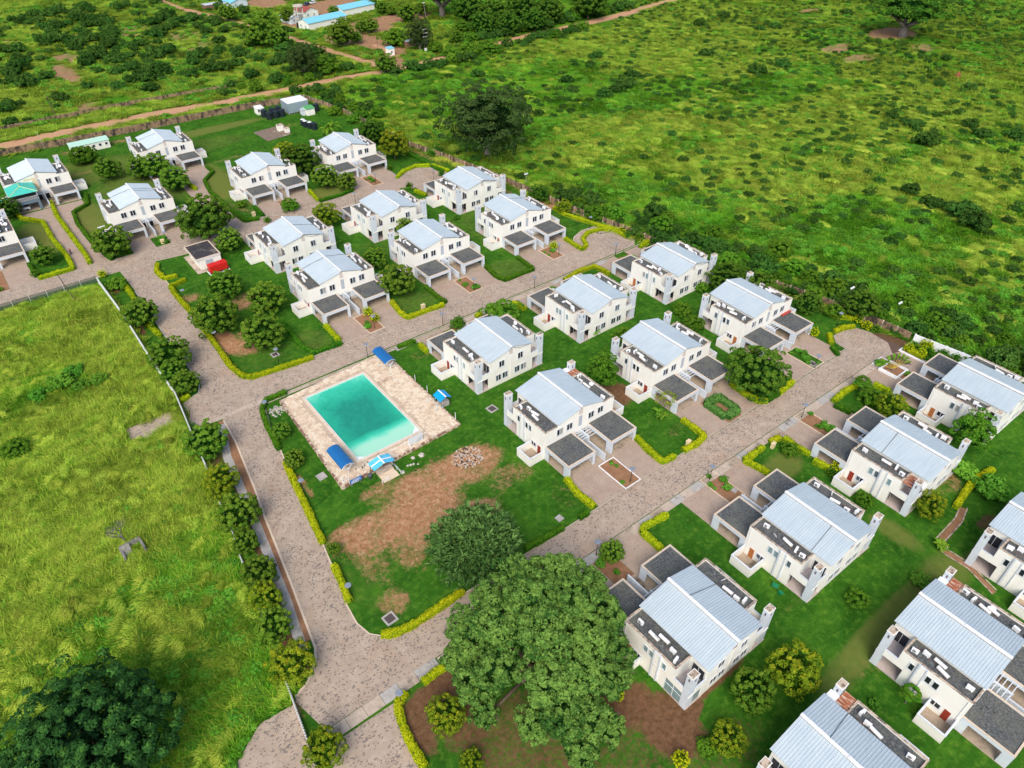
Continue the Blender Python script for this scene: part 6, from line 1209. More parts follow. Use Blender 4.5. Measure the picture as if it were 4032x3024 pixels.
for i, (x, y, r, c) in enumerate(((150.3,47.6,1.1,'y'),(151.6,46.2,1.0,'g'),(150.8,45.0,1.0,'y'),(152.8,44.2,1.0,'g'),(152.2,47.6,1.0,'g'),(154.2,45.8,1.25,'y'))): plant('bush', 'yball' if c == 'y' else 'gball', x, y, r, ('yellow' if c == 'y' else 'dark green')+' bush in the corner garden by the white wall, '+['at its outer corner','in the middle','on the drive side','at the house end','at the back left','the big round one by the wall'][i], 'bush')

# ------------------------------------------------------------------ shrubs of the open land, each one its own object
CW = cam.matrix_world; CI = np.array(CW.inverted())
def seen(x, y, mrg=1.12, z=0.):
    p = CI[:3, :3] @ np.stack([x, y, np.full(np.shape(x), z)])+CI[:3, 3][:, None]; d = -p[2]; u = p[0]/np.maximum(d, 1)*2856.2/2016; v = p[1]/np.maximum(d, 1)*2856.2/1512
    return (d > 5) & (np.abs(u) < mrg) & (np.abs(v) < mrg)
def scatter(rng, n, x0, x1, y0, y1, dens, mind=0.0):
    x = rng.uniform(x0, x1, n); y = rng.uniform(y0, y1, n); k = rng.random(n) < dens(x, y); x, y = x[k], y[k]; k = seen(x, y) & ~inpoly(x, y, COMP); x, y = x[k], y[k]
    if mind:
        keep = []; cells = {}
        for i in range(len(x)):
            c = (int(x[i]/mind), int(y[i]/mind)); ok = True
            for a in (-1, 0, 1):
                for b_ in (-1, 0, 1):
                    for j in cells.get((c[0]+a, c[1]+b_), ()):
                        if (x[i]-x[j])**2+(y[i]-y[j])**2 < mind*mind: ok = False
            if ok: keep.append(i); cells.setdefault(c, []).append(i)
        x, y = x[keep], y[keep]
    return x, y
TRK = [p for p in TRACKS.values()]
def off_track(x, y, w=4): 
    r = np.ones(np.shape(x), bool)
    for p in TRK: r &= segdist(x, y, p) > w
    return r
rng = np.random.default_rng(21)
x, y = scatter(rng, 14000, -10, 158, 322, 500, lambda x, y: off_track(x, y, 5)*np.clip((fbm(x, y, 26, 9)-.46)*7, .05, 1)*np.clip((y-318)/30, .15, 1)*(f_dirt(x, y) < .5), 4.0)
print('scrub', len(x)); o_ = rng.permutation(len(x)); x, y = x[o_], y[o_]
def zone(a, b_, r, home):
    sz = 'small' if r < 2.0 else 'large' if r > 3.0 else 'middle-sized'
    return sz
for i in range(min(290, len(x))):
    r = float(rng.uniform(1.7, 3.9)); zn = 'just beyond the low far wall' if y[i] < 345 else 'among the bare red patches' if f_dirt(x[i:i+1]+4, y[i:i+1])[0] > .3 else 'in the middle of the scrubland' if y[i] < 420 else 'toward the top edge of the scrubland'
    tag(put('thorn_shrub', CR['scrub', i % 4], None, (x[i], y[i], 0), float(rng.uniform(0, 6)), (r, r, r*rng.uniform(.8, 1.15))), zone(0, 0, r, 0)+' dark green shrub '+zn+' beyond the dirt road', 'shrub', 'shrubs of the far left scrubland')
XS, YS = x[290:], y[290:]
x, y = scatter(rng, 30000, 120, 520, -20, 330, lambda x, y: off_track(x, y, 4)*np.clip((fbm(x, y, 22, 15)-.40)*5, .06, 1)*np.clip((x-110)/260, .12, 1)*(f_dirt(x, y) < .5), 3.6); print('meadow shrubs', len(x))
hand = [(362,272,3.2),(355,243,2.8),(364,240,3.2),(295,228,3.4),(336,268,3),(424,236,3),(284.5,120,3.2),(271,109,4.2),(301,107,3),(295,100,3.2),(303,92,3.4),(292,197,4),(309,195.5,3.6),(225,82,3.2),(226,73,4.5),(222,67,4.2),(229,91,3),(246,107,2.2),(340,139,2.6),(346,129,2.8),(287,130,2.6),(381,157,2.5),(210,227,2.5),(216,238,3),(216,215,3.5),(244,227,3),(251,257,3),(181,214,2.2),(191,267,3),(179,290,2.6),(147,275,2.2),(232,218,4),(224,216,3.5),(130,207,2),(134,220,2)]
HX = [(a, b_, r) for a, b_, r in hand]+[(float(x[i]), float(y[i]), float(rng.uniform(.8, 1.9))) for i in range(len(x))]
HX = HX[:len(hand)]+sorted(HX[len(hand):], key=lambda t: -t[2]/math.hypot(t[0], t[1], 96))
for i, (a, b_, r) in enumerate(HX[:290]): tag(put('meadow_shrub', CR['scrub', i % 4], None, (a, b_, 0), float(rng.uniform(0, 6)), (r, r, r*.9)), ('small' if r < 1.6 else 'large' if r > 2.6 else 'middle-sized')+' dark shrub '+('close beyond the brown wall' if a < 190 else 'in the middle of the right-hand meadow' if a < 300 else 'toward the baobab in the far meadow'), 'shrub', 'shrubs of the right-hand meadow')
def thick(x, y):
    d = segdist(x, y, [(100,312),(135,309),(160,305)]); e = segdist(x, y, [(170,296),(200,296),(240,300),(275,300)]); f = segdist(x, y, [(230,316),(300,318),(330,322)]); g = segdist(x, y, [(122,250),(126,290)]); w = segdist(x, y, [(141,146),(146,118),(152,95),(158,70),(163,48),(166,30)])
    return np.clip(1.3-np.minimum.reduce([d/6, e/7, f/9, g/8, w/9]), 0, 1)*off_track(x, y, 5.5)
x, y = scatter(rng, 9000, 90, 340, 20, 345, thick, 3.4); o_ = rng.permutation(len(x)); x, y = x[o_], y[o_]; print('thicket', len(x))
for i in range(min(280, len(x))):
    r = float(rng.uniform(1.4, 3.4)); tag(put('thicket_bush', CR['bush' if i % 3 == 0 else 'scrub', i % 4], None, (x[i], y[i], 0), float(rng.uniform(0, 6)), (r, r, r*1.1)), ('small ' if r < 2.1 else 'large ' if r > 2.8 else '')+('green bush of the thicket along the dirt road, '+('behind the water tanks' if x[i] < 165 else 'near the far track junction' if x[i] < 230 else 'below the top edge trees') if y[i] > 240 else 'green bush crowding the outer side of the brown wall'), 'bush', 'thicket bushes beyond the compound walls')
wl = [(x_, y_) for x_, y_ in ((141,121),(142.5,112),(144,105),(145,99),(147,92),(147.5,86),(150.5,80),(152,73),(155,64),(157,58),(160,50),(163,42),(134,80),(141,76),(144,84),(133,93),(138,97),(137.5,103),(150,66),(127,206),(125,226),(124,240),(121,250),(119,262),(116,232),(119,218))]
wn = uniq([('leafy bush along the brown wall', a, b_) for a, b_ in wl])
for (a, b_), l in zip(wl, wn): plant('bush', RS.choice(['bush', 'bush', 'scrub']), a+RS.uniform(-.6, .6), b_, RS.uniform(1.8, 3.2), l, 'bush')

# ------------------------------------------------------------------ grass and weeds of the meadows
def blades(seed, n, L, rad, lean, w, mat, name, spread=1.0, segs=3):
    rng = np.random.default_rng(seed); a = rng.uniform(0, 6.28, n); q = rad*np.sqrt(rng.random(n)); bx, by = q*np.cos(a), q*np.sin(a); d = np.stack([lean+rng.normal(0, .42, n)*spread, rng.normal(0, .42, n)*spread], 1); LL = L*rng.uniform(.6, 1.15, n); V = []; vv = []
    wa = np.arctan2(d[:, 1], d[:, 0])+pi/2; wx, wy = np.cos(wa)*w, np.sin(wa)*w
    for k in range(segs+1):
        t = k/segs; h = LL*(t-.42*t*t*np.minimum(1.4, np.hypot(d[:, 0], d[:, 1]))*1.2); px = bx+d[:, 0]*LL*t*t; py = by+d[:, 1]*LL*t*t; f = (1-t)**.6 if k < segs else .08
        V.append(np.stack([px-wx*f, py-wy*f, h], 1)); V.append(np.stack([px+wx*f, py+wy*f, h], 1)); vv += [np.full(n, .15+.75*t)]*2
    V = np.stack(V, 1).reshape(-1, 3); vv = np.stack(vv, 1).ravel(); m = 2*(segs+1); b0 = np.arange(n)*m; Q = np.concatenate([np.stack([b0+2*k, b0+2*k+1, b0+2*k+3, b0+2*k+2], 1) for k in range(segs)])
    return npmesh(name, V, Q, mat, {'v': vv})
def wave(seed, n, mat, name):
    rng = np.random.default_rng(seed); by = rng.normal(0, .75, n); bx = rng.normal(0, .22, n)+.25*by*by*.5; L = rng.uniform(.9, 1.7, n); a = rng.normal(0, .28, n)+.25*by; w = .05; V = []; vv = []
    for k in range(4):
        t = k/3; px = bx+np.cos(a)*L*t*(.55+.45*t); py = by+np.sin(a)*L*t; pz = (.12+.62*np.sin(pi*(.12+.80*t)))*(1-.25*np.abs(by))*rng.uniform(.9, 1.1, n); f = (1-t)**.5 if k < 3 else .1
        V.append(np.stack([px+np.sin(a)*w*f, py-np.cos(a)*w*f, pz], 1)); V.append(np.stack([px-np.sin(a)*w*f, py+np.cos(a)*w*f, pz], 1)); vv += [np.full(n, [.12, .55, .95, .8][k])]*2  # dark roots and bright crests put shadow and highlight into the blade colour
    V = np.stack(V, 1).reshape(-1, 3); vv = np.stack(vv, 1).ravel(); b0 = np.arange(n)*8; Q = np.concatenate([np.stack([b0+2*k, b0+2*k+1, b0+2*k+3, b0+2*k+2], 1) for k in range(3)]); return npmesh(name, V, Q, mat, {'v': vv})
SRC = bpy.data.collections.new('plant_sources')
def source(name, me): o = bpy.data.objects.new(name, me); SRC.objects.link(o); return o
S_y = source('yellow_tuft', blades(1, 54, 1.35, .85, 1.0, .052, L_['ygrass'], 'yellow_tuft'))
S_g = source('green_tuft', blades(2, 44, .95, .75, .6, .055, L_['ggrass'], 'green_tuft'))
S_wv = source('grass_wave', wave(5, 150, L_['ygrass'], 'grass_wave')); S_st = source('straw_tuft', blades(6, 40, .9, .6, 1.2, .05, L_['straw'], 'straw_tuft'))
S_w = source('weed_mound', CR['meadow', 0]); S_w2 = source('weed_mound', CR['meadow', 1])
def gn_scatter(name, src, pts, sc, rz, label, cat):
    me = bpy.data.meshes.new(name); n = len(pts); me.vertices.add(n); me.vertices.foreach_set('co', np.asarray(pts, np.float32).ravel())
    a = me.attributes.new('sc', 'FLOAT_VECTOR', 'POINT'); a.data.foreach_set('vector', np.asarray(sc, np.float32).ravel()); r3 = np.zeros((n, 3), np.float32); r3[:, 2] = rz; a = me.attributes.new('rot', 'FLOAT_VECTOR', 'POINT'); a.data.foreach_set('vector', r3.ravel())
    o = bpy.data.objects.new(name, me); COL.objects.link(o); tag(o, label, cat, None, 'stuff')
    g = bpy.data.node_groups.new(name, 'GeometryNodeTree'); g.interface.new_socket('Geometry', in_out='INPUT', socket_type='NodeSocketGeometry'); g.interface.new_socket('Geometry', in_out='OUTPUT', socket_type='NodeSocketGeometry')
    N = g.nodes; gi = N.new('NodeGroupInput'); go = N.new('NodeGroupOutput'); ip = N.new('GeometryNodeInstanceOnPoints'); oi = N.new('GeometryNodeObjectInfo'); oi.inputs['Object'].default_value = src; oi.inputs['As Instance'].default_value = True
    s = N.new('GeometryNodeInputNamedAttribute'); s.data_type = 'FLOAT_VECTOR'; s.inputs[0].default_value = 'sc'; r = N.new('GeometryNodeInputNamedAttribute'); r.data_type = 'FLOAT_VECTOR'; r.inputs[0].default_value = 'rot'
    lk = g.links.new; lk(gi.outputs[0], ip.inputs['Points']); lk(oi.outputs['Geometry'], ip.inputs['Instance']); lk(s.outputs['Attribute'], ip.inputs['Scale']); lk(r.outputs['Attribute'], ip.inputs['Rotation']); lk(ip.outputs[0], go.inputs[0])
    md = o.modifiers.new('scatter', 'NODES'); md.node_group = g; return o
XS = np.concatenate([XS, [t[0] for t in HX[290:]]]); YS = np.concatenate([YS, [t[1] for t in HX[290:]]]); rs_ = rng.uniform(.7, 1.7, len(XS))
gn_scatter('distant_shrubs', source('shrub_crown', CR['scrub', 1]), np.stack([XS, YS, XS*0], 1), np.stack([rs_, rs_, rs_*.9], 1), rng.uniform(0, 6, len(XS)), 'smaller dark shrubs dotted over the far meadow and scrubland', 'shrubs')
def wind(x, y): return radians(150)+1.7*(fbm(x, y, 9, 31)-.5)*3.0       # the lie of the flattened grass drifts from place to place
PADS = [[(4,121.2),(4,127.8),(15,128.5),(14.8,121.5)],[(6.6,50),(7.2,57),(2.4,57.2),(-2.6,53.8),(-6,49),(-9,40),(5.4,42)]]
def grass_layer(name, src, seed, n, box, dens, smin, smax, label, rot='wind', zs=(.7, 1.2)):
    rng = np.random.default_rng(seed); x, y = scatter(rng, n, *box, dens)
    k = np.ones(len(x), bool)
    for p in PADS: k &= ~inpoly(x, y, p)
    x, y = x[k], y[k]; s = rng.uniform(smin, smax, len(x)); z = s*rng.uniform(*zs, len(x)); rz = wind(x, y)+rng.normal(0, .35, len(x)) if rot == 'wind' else rng.uniform(0, 6.28, len(x))
    gn_scatter(name, src, np.stack([x, y, np.full(len(x), -.02)], 1), np.stack([s, s, z], 1), rz, label, 'grass'); print(name, len(x))
NEAR = (-42, 16.5, 28, 192); FAR1 = (118, 330, -40, 302); FAR2 = (240, 560, 0, 330); UL = (-20, 250, 292, 560)
bare = lambda x, y: (1-np.clip((f_dirt(x, y)-.4)*3, 0, 1))
grass_layer('meadow_grass', S_y, 1, 46000, NEAR, lambda x, y: bare(x, y)*np.clip((f_yel(x, y)-.22)*3.4, .12, 1), .75, 1.5, 'long flattened yellow-green grass of the left meadow')
grass_layer('meadow_grass', S_g, 2, 40000, NEAR, lambda x, y: bare(x, y)*np.clip(1.5-2.0*f_yel(x, y), .18, 1), .7, 1.4, 'shorter dark green grass of the left meadow')
grass_layer('meadow_weeds', S_w, 3, 5200, NEAR, lambda x, y: bare(x, y)*np.clip((fbm(x, y, 11, 55)-.46)*6, .03, 1), .45, 1.25, 'low broad-leaved weeds scattered through the left meadow', 'rand', (.5, .9))
WN = [(3.5,86,5,9,1.0),(5,71,4,9,1.0),(-1,101,4,4,.8),(-4,147,9,5,.8),(3,58,4,8,.9),(-12,72,8,6,.9),(-9,120,4,6,.6),(4,160,3,5,.7),(10,175,4,4,.8),(-8,92,3,4,.7)]
grass_layer('meadow_grass_waves', S_wv, 31, 12000, NEAR, lambda x, y: bare(x, y)*np.clip((f_yel(x, y)-.15)*3, .15, 1)*np.clip(1.2-blobs(x, y, WN), .15, 1), .8, 1.5, 'wind-flattened swathes of long yellow-green grass in the left meadow', zs=(.8, 1.2))
grass_layer('meadow_straw', S_st, 32, 3800, NEAR, lambda x, y: bare(x, y)*np.clip((fbm(x, y, 6, 71)-.50)*6, .02, 1), .8, 1.5, 'dry straw-coloured grass patches in the left meadow', zs=(.6, .9))
grass_layer('meadow_weeds', S_w2, 33, 15000, NEAR, lambda x, y: bare(x, y)*np.clip(blobs(x, y, WN)*.9*np.clip((fbm(x, y, 5, 73)-.3)*4, 0, 1), .0, 1), .45, 1.0, 'bright green creeping weeds in dense patches of the left meadow', 'rand', (.45, .8))
grass_layer('field_straw', S_st, 34, 26000, FAR1, lambda x, y: bare(x, y)*np.clip((f_yel(x, y)-.42)*3*np.clip((fbm(x, y, 9, 77)-.35)*5, 0, 1), .0, .8), 1.0, 2.0, 'straw-yellow grass streaks of the right-hand meadow', zs=(.4, .7))
grass_layer('field_waves', S_wv, 35, 20000, FAR1, lambda x, y: bare(x, y)*np.clip((f_yel(x, y)-.25)*2.4, .05, .7), 1.1, 2.2, 'wind-flattened swathes of grass in the right-hand meadow', zs=(.45, .7))
grass_layer('field_grass', S_y, 4, 60000, FAR1, lambda x, y: bare(x, y)*np.clip((f_yel(x, y)-.30)*3, .05, .9), 1.0, 2.1, 'yellow grass patches of the right-hand meadow', zs=(.45, .8))
grass_layer('field_grass', S_g, 5, 60000, FAR1, lambda x, y: bare(x, y)*np.clip(1.3-1.7*f_yel(x, y), .12, .9), 1.0, 2.0, 'green grass of the right-hand meadow', zs=(.5, .9))
grass_layer('field_weeds', S_w, 6, 30000, FAR1, lambda x, y: bare(x, y)*np.clip((fbm(x, y, 9, 57)-.44)*6+blobs(x, y, GRN_FIELD)*.5, .04, 1), .5, 1.5, 'leafy green weeds of the right-hand meadow', 'rand', (.35, .75))
grass_layer('far_grass', S_y, 7, 26000, FAR2, lambda x, y: (x > 330)*bare(x, y)*np.clip((f_yel(x, y)-.25)*2.5, .05, .8), 1.6, 2.8, 'yellow grass of the far meadow', zs=(.4, .6))
grass_layer('far_weeds', S_w2, 8, 9000, FAR2, lambda x, y: (x > 330)*bare(x, y)*np.clip((fbm(x, y, 18, 59)-.48)*5, .02, 1), .9, 2.2, 'green weeds of the far meadow', 'rand', (.35, .6))
grass_layer('scrub_grass', S_y, 9, 30000, UL, lambda x, y: bare(x, y)*off_track(x, y, 2.8)*np.clip((f_yel(x, y)-.2)*2.5, .05, .8), 1.3, 2.4, 'yellow grass between the shrubs of the far left scrubland', zs=(.4, .7))
grass_layer('scrub_weeds', S_w2, 10, 14000, UL, lambda x, y: bare(x, y)*off_track(x, y, 2.8)*np.clip((fbm(x, y, 14, 61)-.45)*5, .05, 1), .7, 2.0, 'green weeds of the far left scrubland', 'rand', (.35, .7))

# ------------------------------------------------------------------ lamps and poles
def lamp(x, y, label):
    r = empty('street_lamp', (x, y, .03)); tag(r, label, 'street lamp', 'disc-topped garden lamps along the streets')
    put('pole', LPM[0], r); put('lamp_disc', LPM[1], r); put('bulb_housing', LPM[2], r)
_b = MB(); _b.tube((0,0,0), (0,0,3.3), .06, .045, 7); _b.tube((0,0,0), (0,0,.35), .10, None, 7)
LPM = [_b.mesh('pole', M_['dark'])]
_b = MB(); _b.tube((0,0,3.42), (0,0,3.50), .52, .46, 16); LPM.append(_b.mesh('lamp_disc', plain('grey_lamp_disc', (.22,.25,.30), .4)))
_b = MB(); _b.tube((0,0,3.2), (0,0,3.42), .12, .16, 8); LPM.append(_b.mesh('bulb_housing', M_['acg']))
LL_ = [p for p in LAMPS if p[1] < 300]
for (x, y), l in zip(LL_, uniq([('dark lamp post with a flat grey disc', x, y) for x, y in LL_])): lamp(x, y, l)
def pole(x, y, h, label, lean=(0, 0), arms=0, m=None, r=.13, flood=False, name='utility_pole'):
    t = empty(name, (x, y, 0)); tag(t, label, 'pole'); b = MB(); e = (lean[0], lean[1], h); b.tube((0,0,0), e, r, r*.7, 8); b.build('pole_shaft', m or M_['bark'], t)
    for i in range(arms): b = MB(); z = h-.4-i*.8; b.box(-1.0+e[0]*z/h, 1.0+e[0]*z/h, -.06+e[1]*z/h, .06+e[1]*z/h, z-.06, z+.06); b.build('crossarm', M_['bark'], t)
    if flood:
        for s in (-1, 1): b = MB(); b.box(e[0]+s*.12, e[0]+s*.62, e[1]-.2, e[1]+.15, h-.15, h+.15); b.build('floodlight', M_['acw'], t)
pole(8.9, 181.1, 8.2, 'leaning dark wooden pole at the mesh fence of the left meadow', (-1.4, .6), 0)
pole(34.3, 316.9, 9.5, 'dark wooden pole beyond the orange dirt road at the far left', (-.6, .3))
pole(24.4, 291.6, 6.0, 'thin grey pole by the boundary wall at the far left', (-.5, 0), m=M_['grey'], r=.08); pole(22.6, 292.6, 3.2, 'short dark post by the boundary wall at the far left', r=.1)
pole(152.1, 64.9, 7.4, 'floodlight pole at the brown wall behind the turning place', (0, 0), 0, M_['dark'], .08, True); pole(158.8, 56.0, 5.2, 'floodlight pole in the meadow just beyond the brown wall', (0, 0), 0, M_['dark'], .08, True)
pole(146.1, 127.2, 3.5, 'slim dark post in the meadow beyond the brown wall', m=M_['dark'], r=.06); pole(137.9, 168.2, 3.6, 'pale-headed lamp post just beyond the brown wall', m=M_['grey'], r=.06, flood=True)
pole(173.8, 323.0, 7.0, 'dark pole beside the small blue-roofed gate hut', m=M_['dark'], r=.1); pole(225.6, 362.0, 9.5, 'tall pale street light among the far trees', (-1.0, 0), m=M_['grey'], r=.1, flood=True); pole(195.3, 314.6, 9.0, 'grey power pole beside the transformer', m=M_['grey'], r=.12, arms=2)
tf = empty('transformer_pole', (194.0, 312.8, 0)); tag(tf, 'twin-pole transformer with cross arms and a white box beyond the dirt road', 'transformer')
for s in (-1, 1): b = MB(); b.tube((s*.9, 0, 0), (s*.9, 0, 10.5), .14, .1, 7); b.build('pole_shaft', M_['bark'], tf)
for z in (10.2, 8.6, 7.0): b = MB(); b.box(-1.6, 1.6, -.1, .1, z-.08, z+.08); b.build('crossarm', M_['acw'], tf)
b = MB(); b.box(-.6, .6, -.4, .4, 4.2, 5.6); b.build('transformer_tank', M_['acg'], tf); b = MB(); b.box(-1.0, .4, -.5, .3, 0, 2.0); b.build('cabinet', M_['acw'], tf)
LTT = [M_['tan'], M_['grey'], M_['acw']]
def manhole(x, y, s, l, m=M_['grey']):
    r = empty('inspection_chamber', (x, y, 0), radians(4)); tag(r, l, 'inspection chamber'); b = MB(); b.box(-s, s, -s, -s*.72, 0, .22); b.box(-s, s, s*.72, s, 0, .22); b.box(-s, -s*.72, -s*.72, s*.72, 0, .22); b.box(s*.72, s, -s*.72, s*.72, 0, .22); b.build('rim', M_['grey'], r); b = MB(); b.box(-s*.72, s*.72, -s*.72, s*.72, 0, .15); b.build('cover', m, r)
dk = plain('brown_cover', (.09,.07,.07), .7)
manhole(38.0, 132.4, .8, 'square chamber with a dark cover in the tree park lawn', dk); manhole(65.0, 88.7, .95, 'square brown-lidded chamber alone on the lawn right of the pool', dk); manhole(24.2, 59.8, .95, 'square concrete chamber by the yellow hedge at the street corner', dk); manhole(57.1, 58.9, .6, 'small grey chamber in the lawn left of the central duplex drive'); manhole(129.3, 57.9, .8, 'white-rimmed chamber beside a lamp in the right-hand bed', dk); manhole(86.0, 44.6, .5, 'small pale chamber in the bed before the green-chairs duplex'); manhole(29.4, 92.7, .8, 'flat grey slab in the lawn left of the pool'); manhole(52.4, 131.7, .01, 'x') if 0 else None
for i, (x, y) in enumerate([(34.9,198.6),(61.2,199.4),(73.8,128.0),(88.3,57.5),(100.6,47.2)]):
    r = empty('utility_box', (x, y, .03), .1); tag(r, ['cream utility box in the grassy bed by the big round tree','cream utility box on the lawn left of the round-bush bed','cream utility box in the yellow hedge on the pool street','cream utility box at the hedge corner right of the central duplex','cream utility box at the gap in the hedges across the middle street'][i], 'utility box', 'cream utility boxes'); cb = plain('cream_box', (.72,.58,.33), .6)
    b = MB(); b.box(-.45, .45, -.3, .3, 0, 1.15); b.build('body', cb, r); b = MB(); b.box(-.5, .5, -.35, .35, 1.15, 1.25); b.build('lid', cb, r)
for i, (x, y, a) in enumerate(((74.8,27.7,.3),(74.4,26.4,1.3))):
    r = empty('lawn_chair', (x, y, .05), a); tag(r, ['larger green plastic chair lying tipped on the lawn','smaller green plastic chair lying tipped on the lawn'][i], 'chair'); g = M_.setdefault('chairg', plain('green_plastic', (.01,.20,.08), .4)); s = 1-.25*i
    b = MB(); b.box(-.45*s, .45*s, -.45*s, .45*s, .35, .42); b.build('seat', g, r); b = MB(); b.box(-.45*s, .45*s, .45*s, .52*s, .1, 1.0*s); b.build('backrest', g, r)
    for u_ in (-1, 1):
        for v_ in (-1, 1): b = MB(); b.tube((u_*.4*s, v_*.4*s, 0), (u_*.4*s, v_*.4*s, .35), .03, None, 5); b.build('leg', g, r)
# broken concrete box and bare tree in the near meadow
r = empty('concrete_ruin', (-2.4, 95.9, 0), .05); tag(r, 'broken grey concrete box lying in the left meadow', 'ruin')
b = MB(); b.box(-1.4, 1.4, .7, .95, 0, 1.5); RM = mk_conc('mossy_ruin_concrete', (.14,.135,.12), (.30,.29,.26), (.05,.05,.045), 2); r.scale = (1.15, 1.15, 1.25); b.build('wall', RM, r); b = MB(); b.box(-1.5, -1.2, -1.4, .7, 0, 1.3); b.box(1.2, 1.5, -1.4, .7, 0, 1.4); b.build('side_wall', RM, r); b = MB(); b.v += [(-1.3,.7,1.52),(-.1,.7,1.5),(-.2,-1.0,.5),(-1.2,-1.1,.7)]; b.v += [(x_, y_, z_-.15) for x_, y_, z_ in b.v]; b.f += [(0,1,2,3),(7,6,5,4),(0,4,5,1),(1,5,6,2),(2,6,7,3),(3,7,4,0)]; b.build('broken_slab', RM, r)
r = empty('bare_tree', (-2.7, 98.3, 0)); tag(r, 'leafless grey tree standing behind the broken concrete box', 'tree'); rnd = random.Random(3); b = MB(); b.tube((0,0,0), (-.3,.2,1.8), .16, .12, 7); ends = [(-.3,.2,1.8,.11,0)]
while ends:
    x0, y0, z0, r0, d = ends.pop()
    if d > 3: continue
    for k in range(3): L = 1.3*(.8**d); a = rnd.uniform(0, 6.28); e = (x0+cos(a)*L*.6, y0+sin(a)*L*.6, z0+L*.7); b.tube((x0,y0,z0), e, r0, r0*.6, 5); ends.append((*e, r0*.6, d+1))
b.build('branch', M_['bark2'], r)
# red termite mound
b = MB(); b.tube((0,0,0), (0,0,1.1), 1.5, 1.0, 9); b.tube((0,0,1.1), (.2,.1,2.3), 1.0, .3, 9); tag(b.build('termite_mound', mk_earth('mound_earth', (.22,.07,.03), (.36,.12,.06)), loc=(359.5,140.7,0)), 'red termite mound in the far right meadow', 'mound')

# ------------------------------------------------------------------ cars
def car(x, y, rz, c, label, name='parked_car', pick=False):
    r = empty(name, (x, y, .12), rz); tag(r, label, 'car'); pm = plain('car_paint_'+str(len(bpy.data.materials)), c, .25, 0, .6, .03)
    prof = [(-2.15,.35),(-2.2,.75),(-2.05,.95),(-1.0,1.02),(1.9,1.0),(2.15,.85),(2.2,.4),(1.9,.25),(-1.9,.25)] ; top = [(-1.15,1.0),(-.55,1.5),(.95,1.55),(1.75,1.35),(2.0,.98)] if not pick else [(-1.15,1.0),(-.55,1.55),(.55,1.55),(.75,1.0)]
    def ext(P, w0, w1=None):
        b = MB(); k = len(P); b.v += [(px, -w0, pz) for px, pz in P]+[(px, w0, pz) for px, pz in P]; b.f.append(tuple(range(k))); b.f.append(tuple(2*k-1-i for i in range(k)))
        for i in range(k): j = (i+1) % k; b.f.append((i, k+i, k+j, j))
        return b
    bd = ext(prof, .9).build('body', pm, r); ext(top, .74).build('cabin', M_['glass'], r); ext([(px*.97+.02, pz+.015) for px, pz in top[1:-1]]+[(top[-2][0]*.9, top[-2][1]-.1), (top[1][0]*.9, top[1][1]-.1)], .76).build('roof', pm, r)
    for sx_ in (-1.35, 1.35):
        for sy_ in (-.82, .82): b = MB(); b.tube((sx_, sy_-.1, .33), (sx_, sy_+.1, .33), .34, None, 14); w = b.build('wheel', M_['dark'], r); b = MB(); b.tube((sx_, sy_-.12, .33), (sx_, sy_+.12, .33), .18, None, 10); b.build('rim', M_['steel'], w)
    for sy_ in (-.62, .62): b = MB(); b.box(-2.2, -2.1, sy_-.2, sy_+.2, .68, .84); b.build('headlight', M_['glass2'], r)
    b = MB(); b.box(-2.23, -2.15, -.4, .4, .38, .6); b.build('grille', M_['dark'], r)
car(10.2, 244.6, radians(82), (.78,.79,.80), 'white car half under the turquoise-roofed porch')
car(77.6, 69.2, radians(90), (.62,.70,.76), 'pale car parked inside the right carport of the central duplex')
car(177.1, 362.8, radians(-20), (.03,.035,.04), 'black pickup under the far trees by the long blue-roofed building', pick=True)
car(188.2, 361.4, radians(60), (.45,.62,.02), 'small lime yellow car under the far trees')
car(196.0, 437.0, radians(20), (.78,.79,.80), 'white car beside the far red-roofed house'); car(191.4, 435.4, radians(30), (.02,.03,.08), 'dark car next to the white one by the far red-roofed house')
# three-wheeled cart in a carport of the duplex with the rusted corner awning
r = empty('golf_cart', (108.9, 40.2, .12), radians(90)); tag(r, 'open black buggy parked in the carport of the duplex with the rusted awning', 'buggy')
b = MB(); b.box(-1.1, 1.1, -.55, .55, .35, .6); b.build('chassis', M_['dark'], r); b = MB(); b.box(-.2, .5, -.5, .5, .6, .8); b.box(.5, .62, -.5, .5, .8, 1.2); b.build('seat', M_['acg'], r)
for sx_ in (-.8, .8):
    for sy_ in (-.55, .55): b = MB(); b.tube((sx_, sy_-.08, .28), (sx_, sy_+.08, .28), .3, None, 12); w = b.build('wheel', M_['dark'], r); b = MB(); b.tube((sx_, sy_-.1, .28), (sx_, sy_+.1, .28), .15, None, 8); b.build('rim', M_['steel'], w)

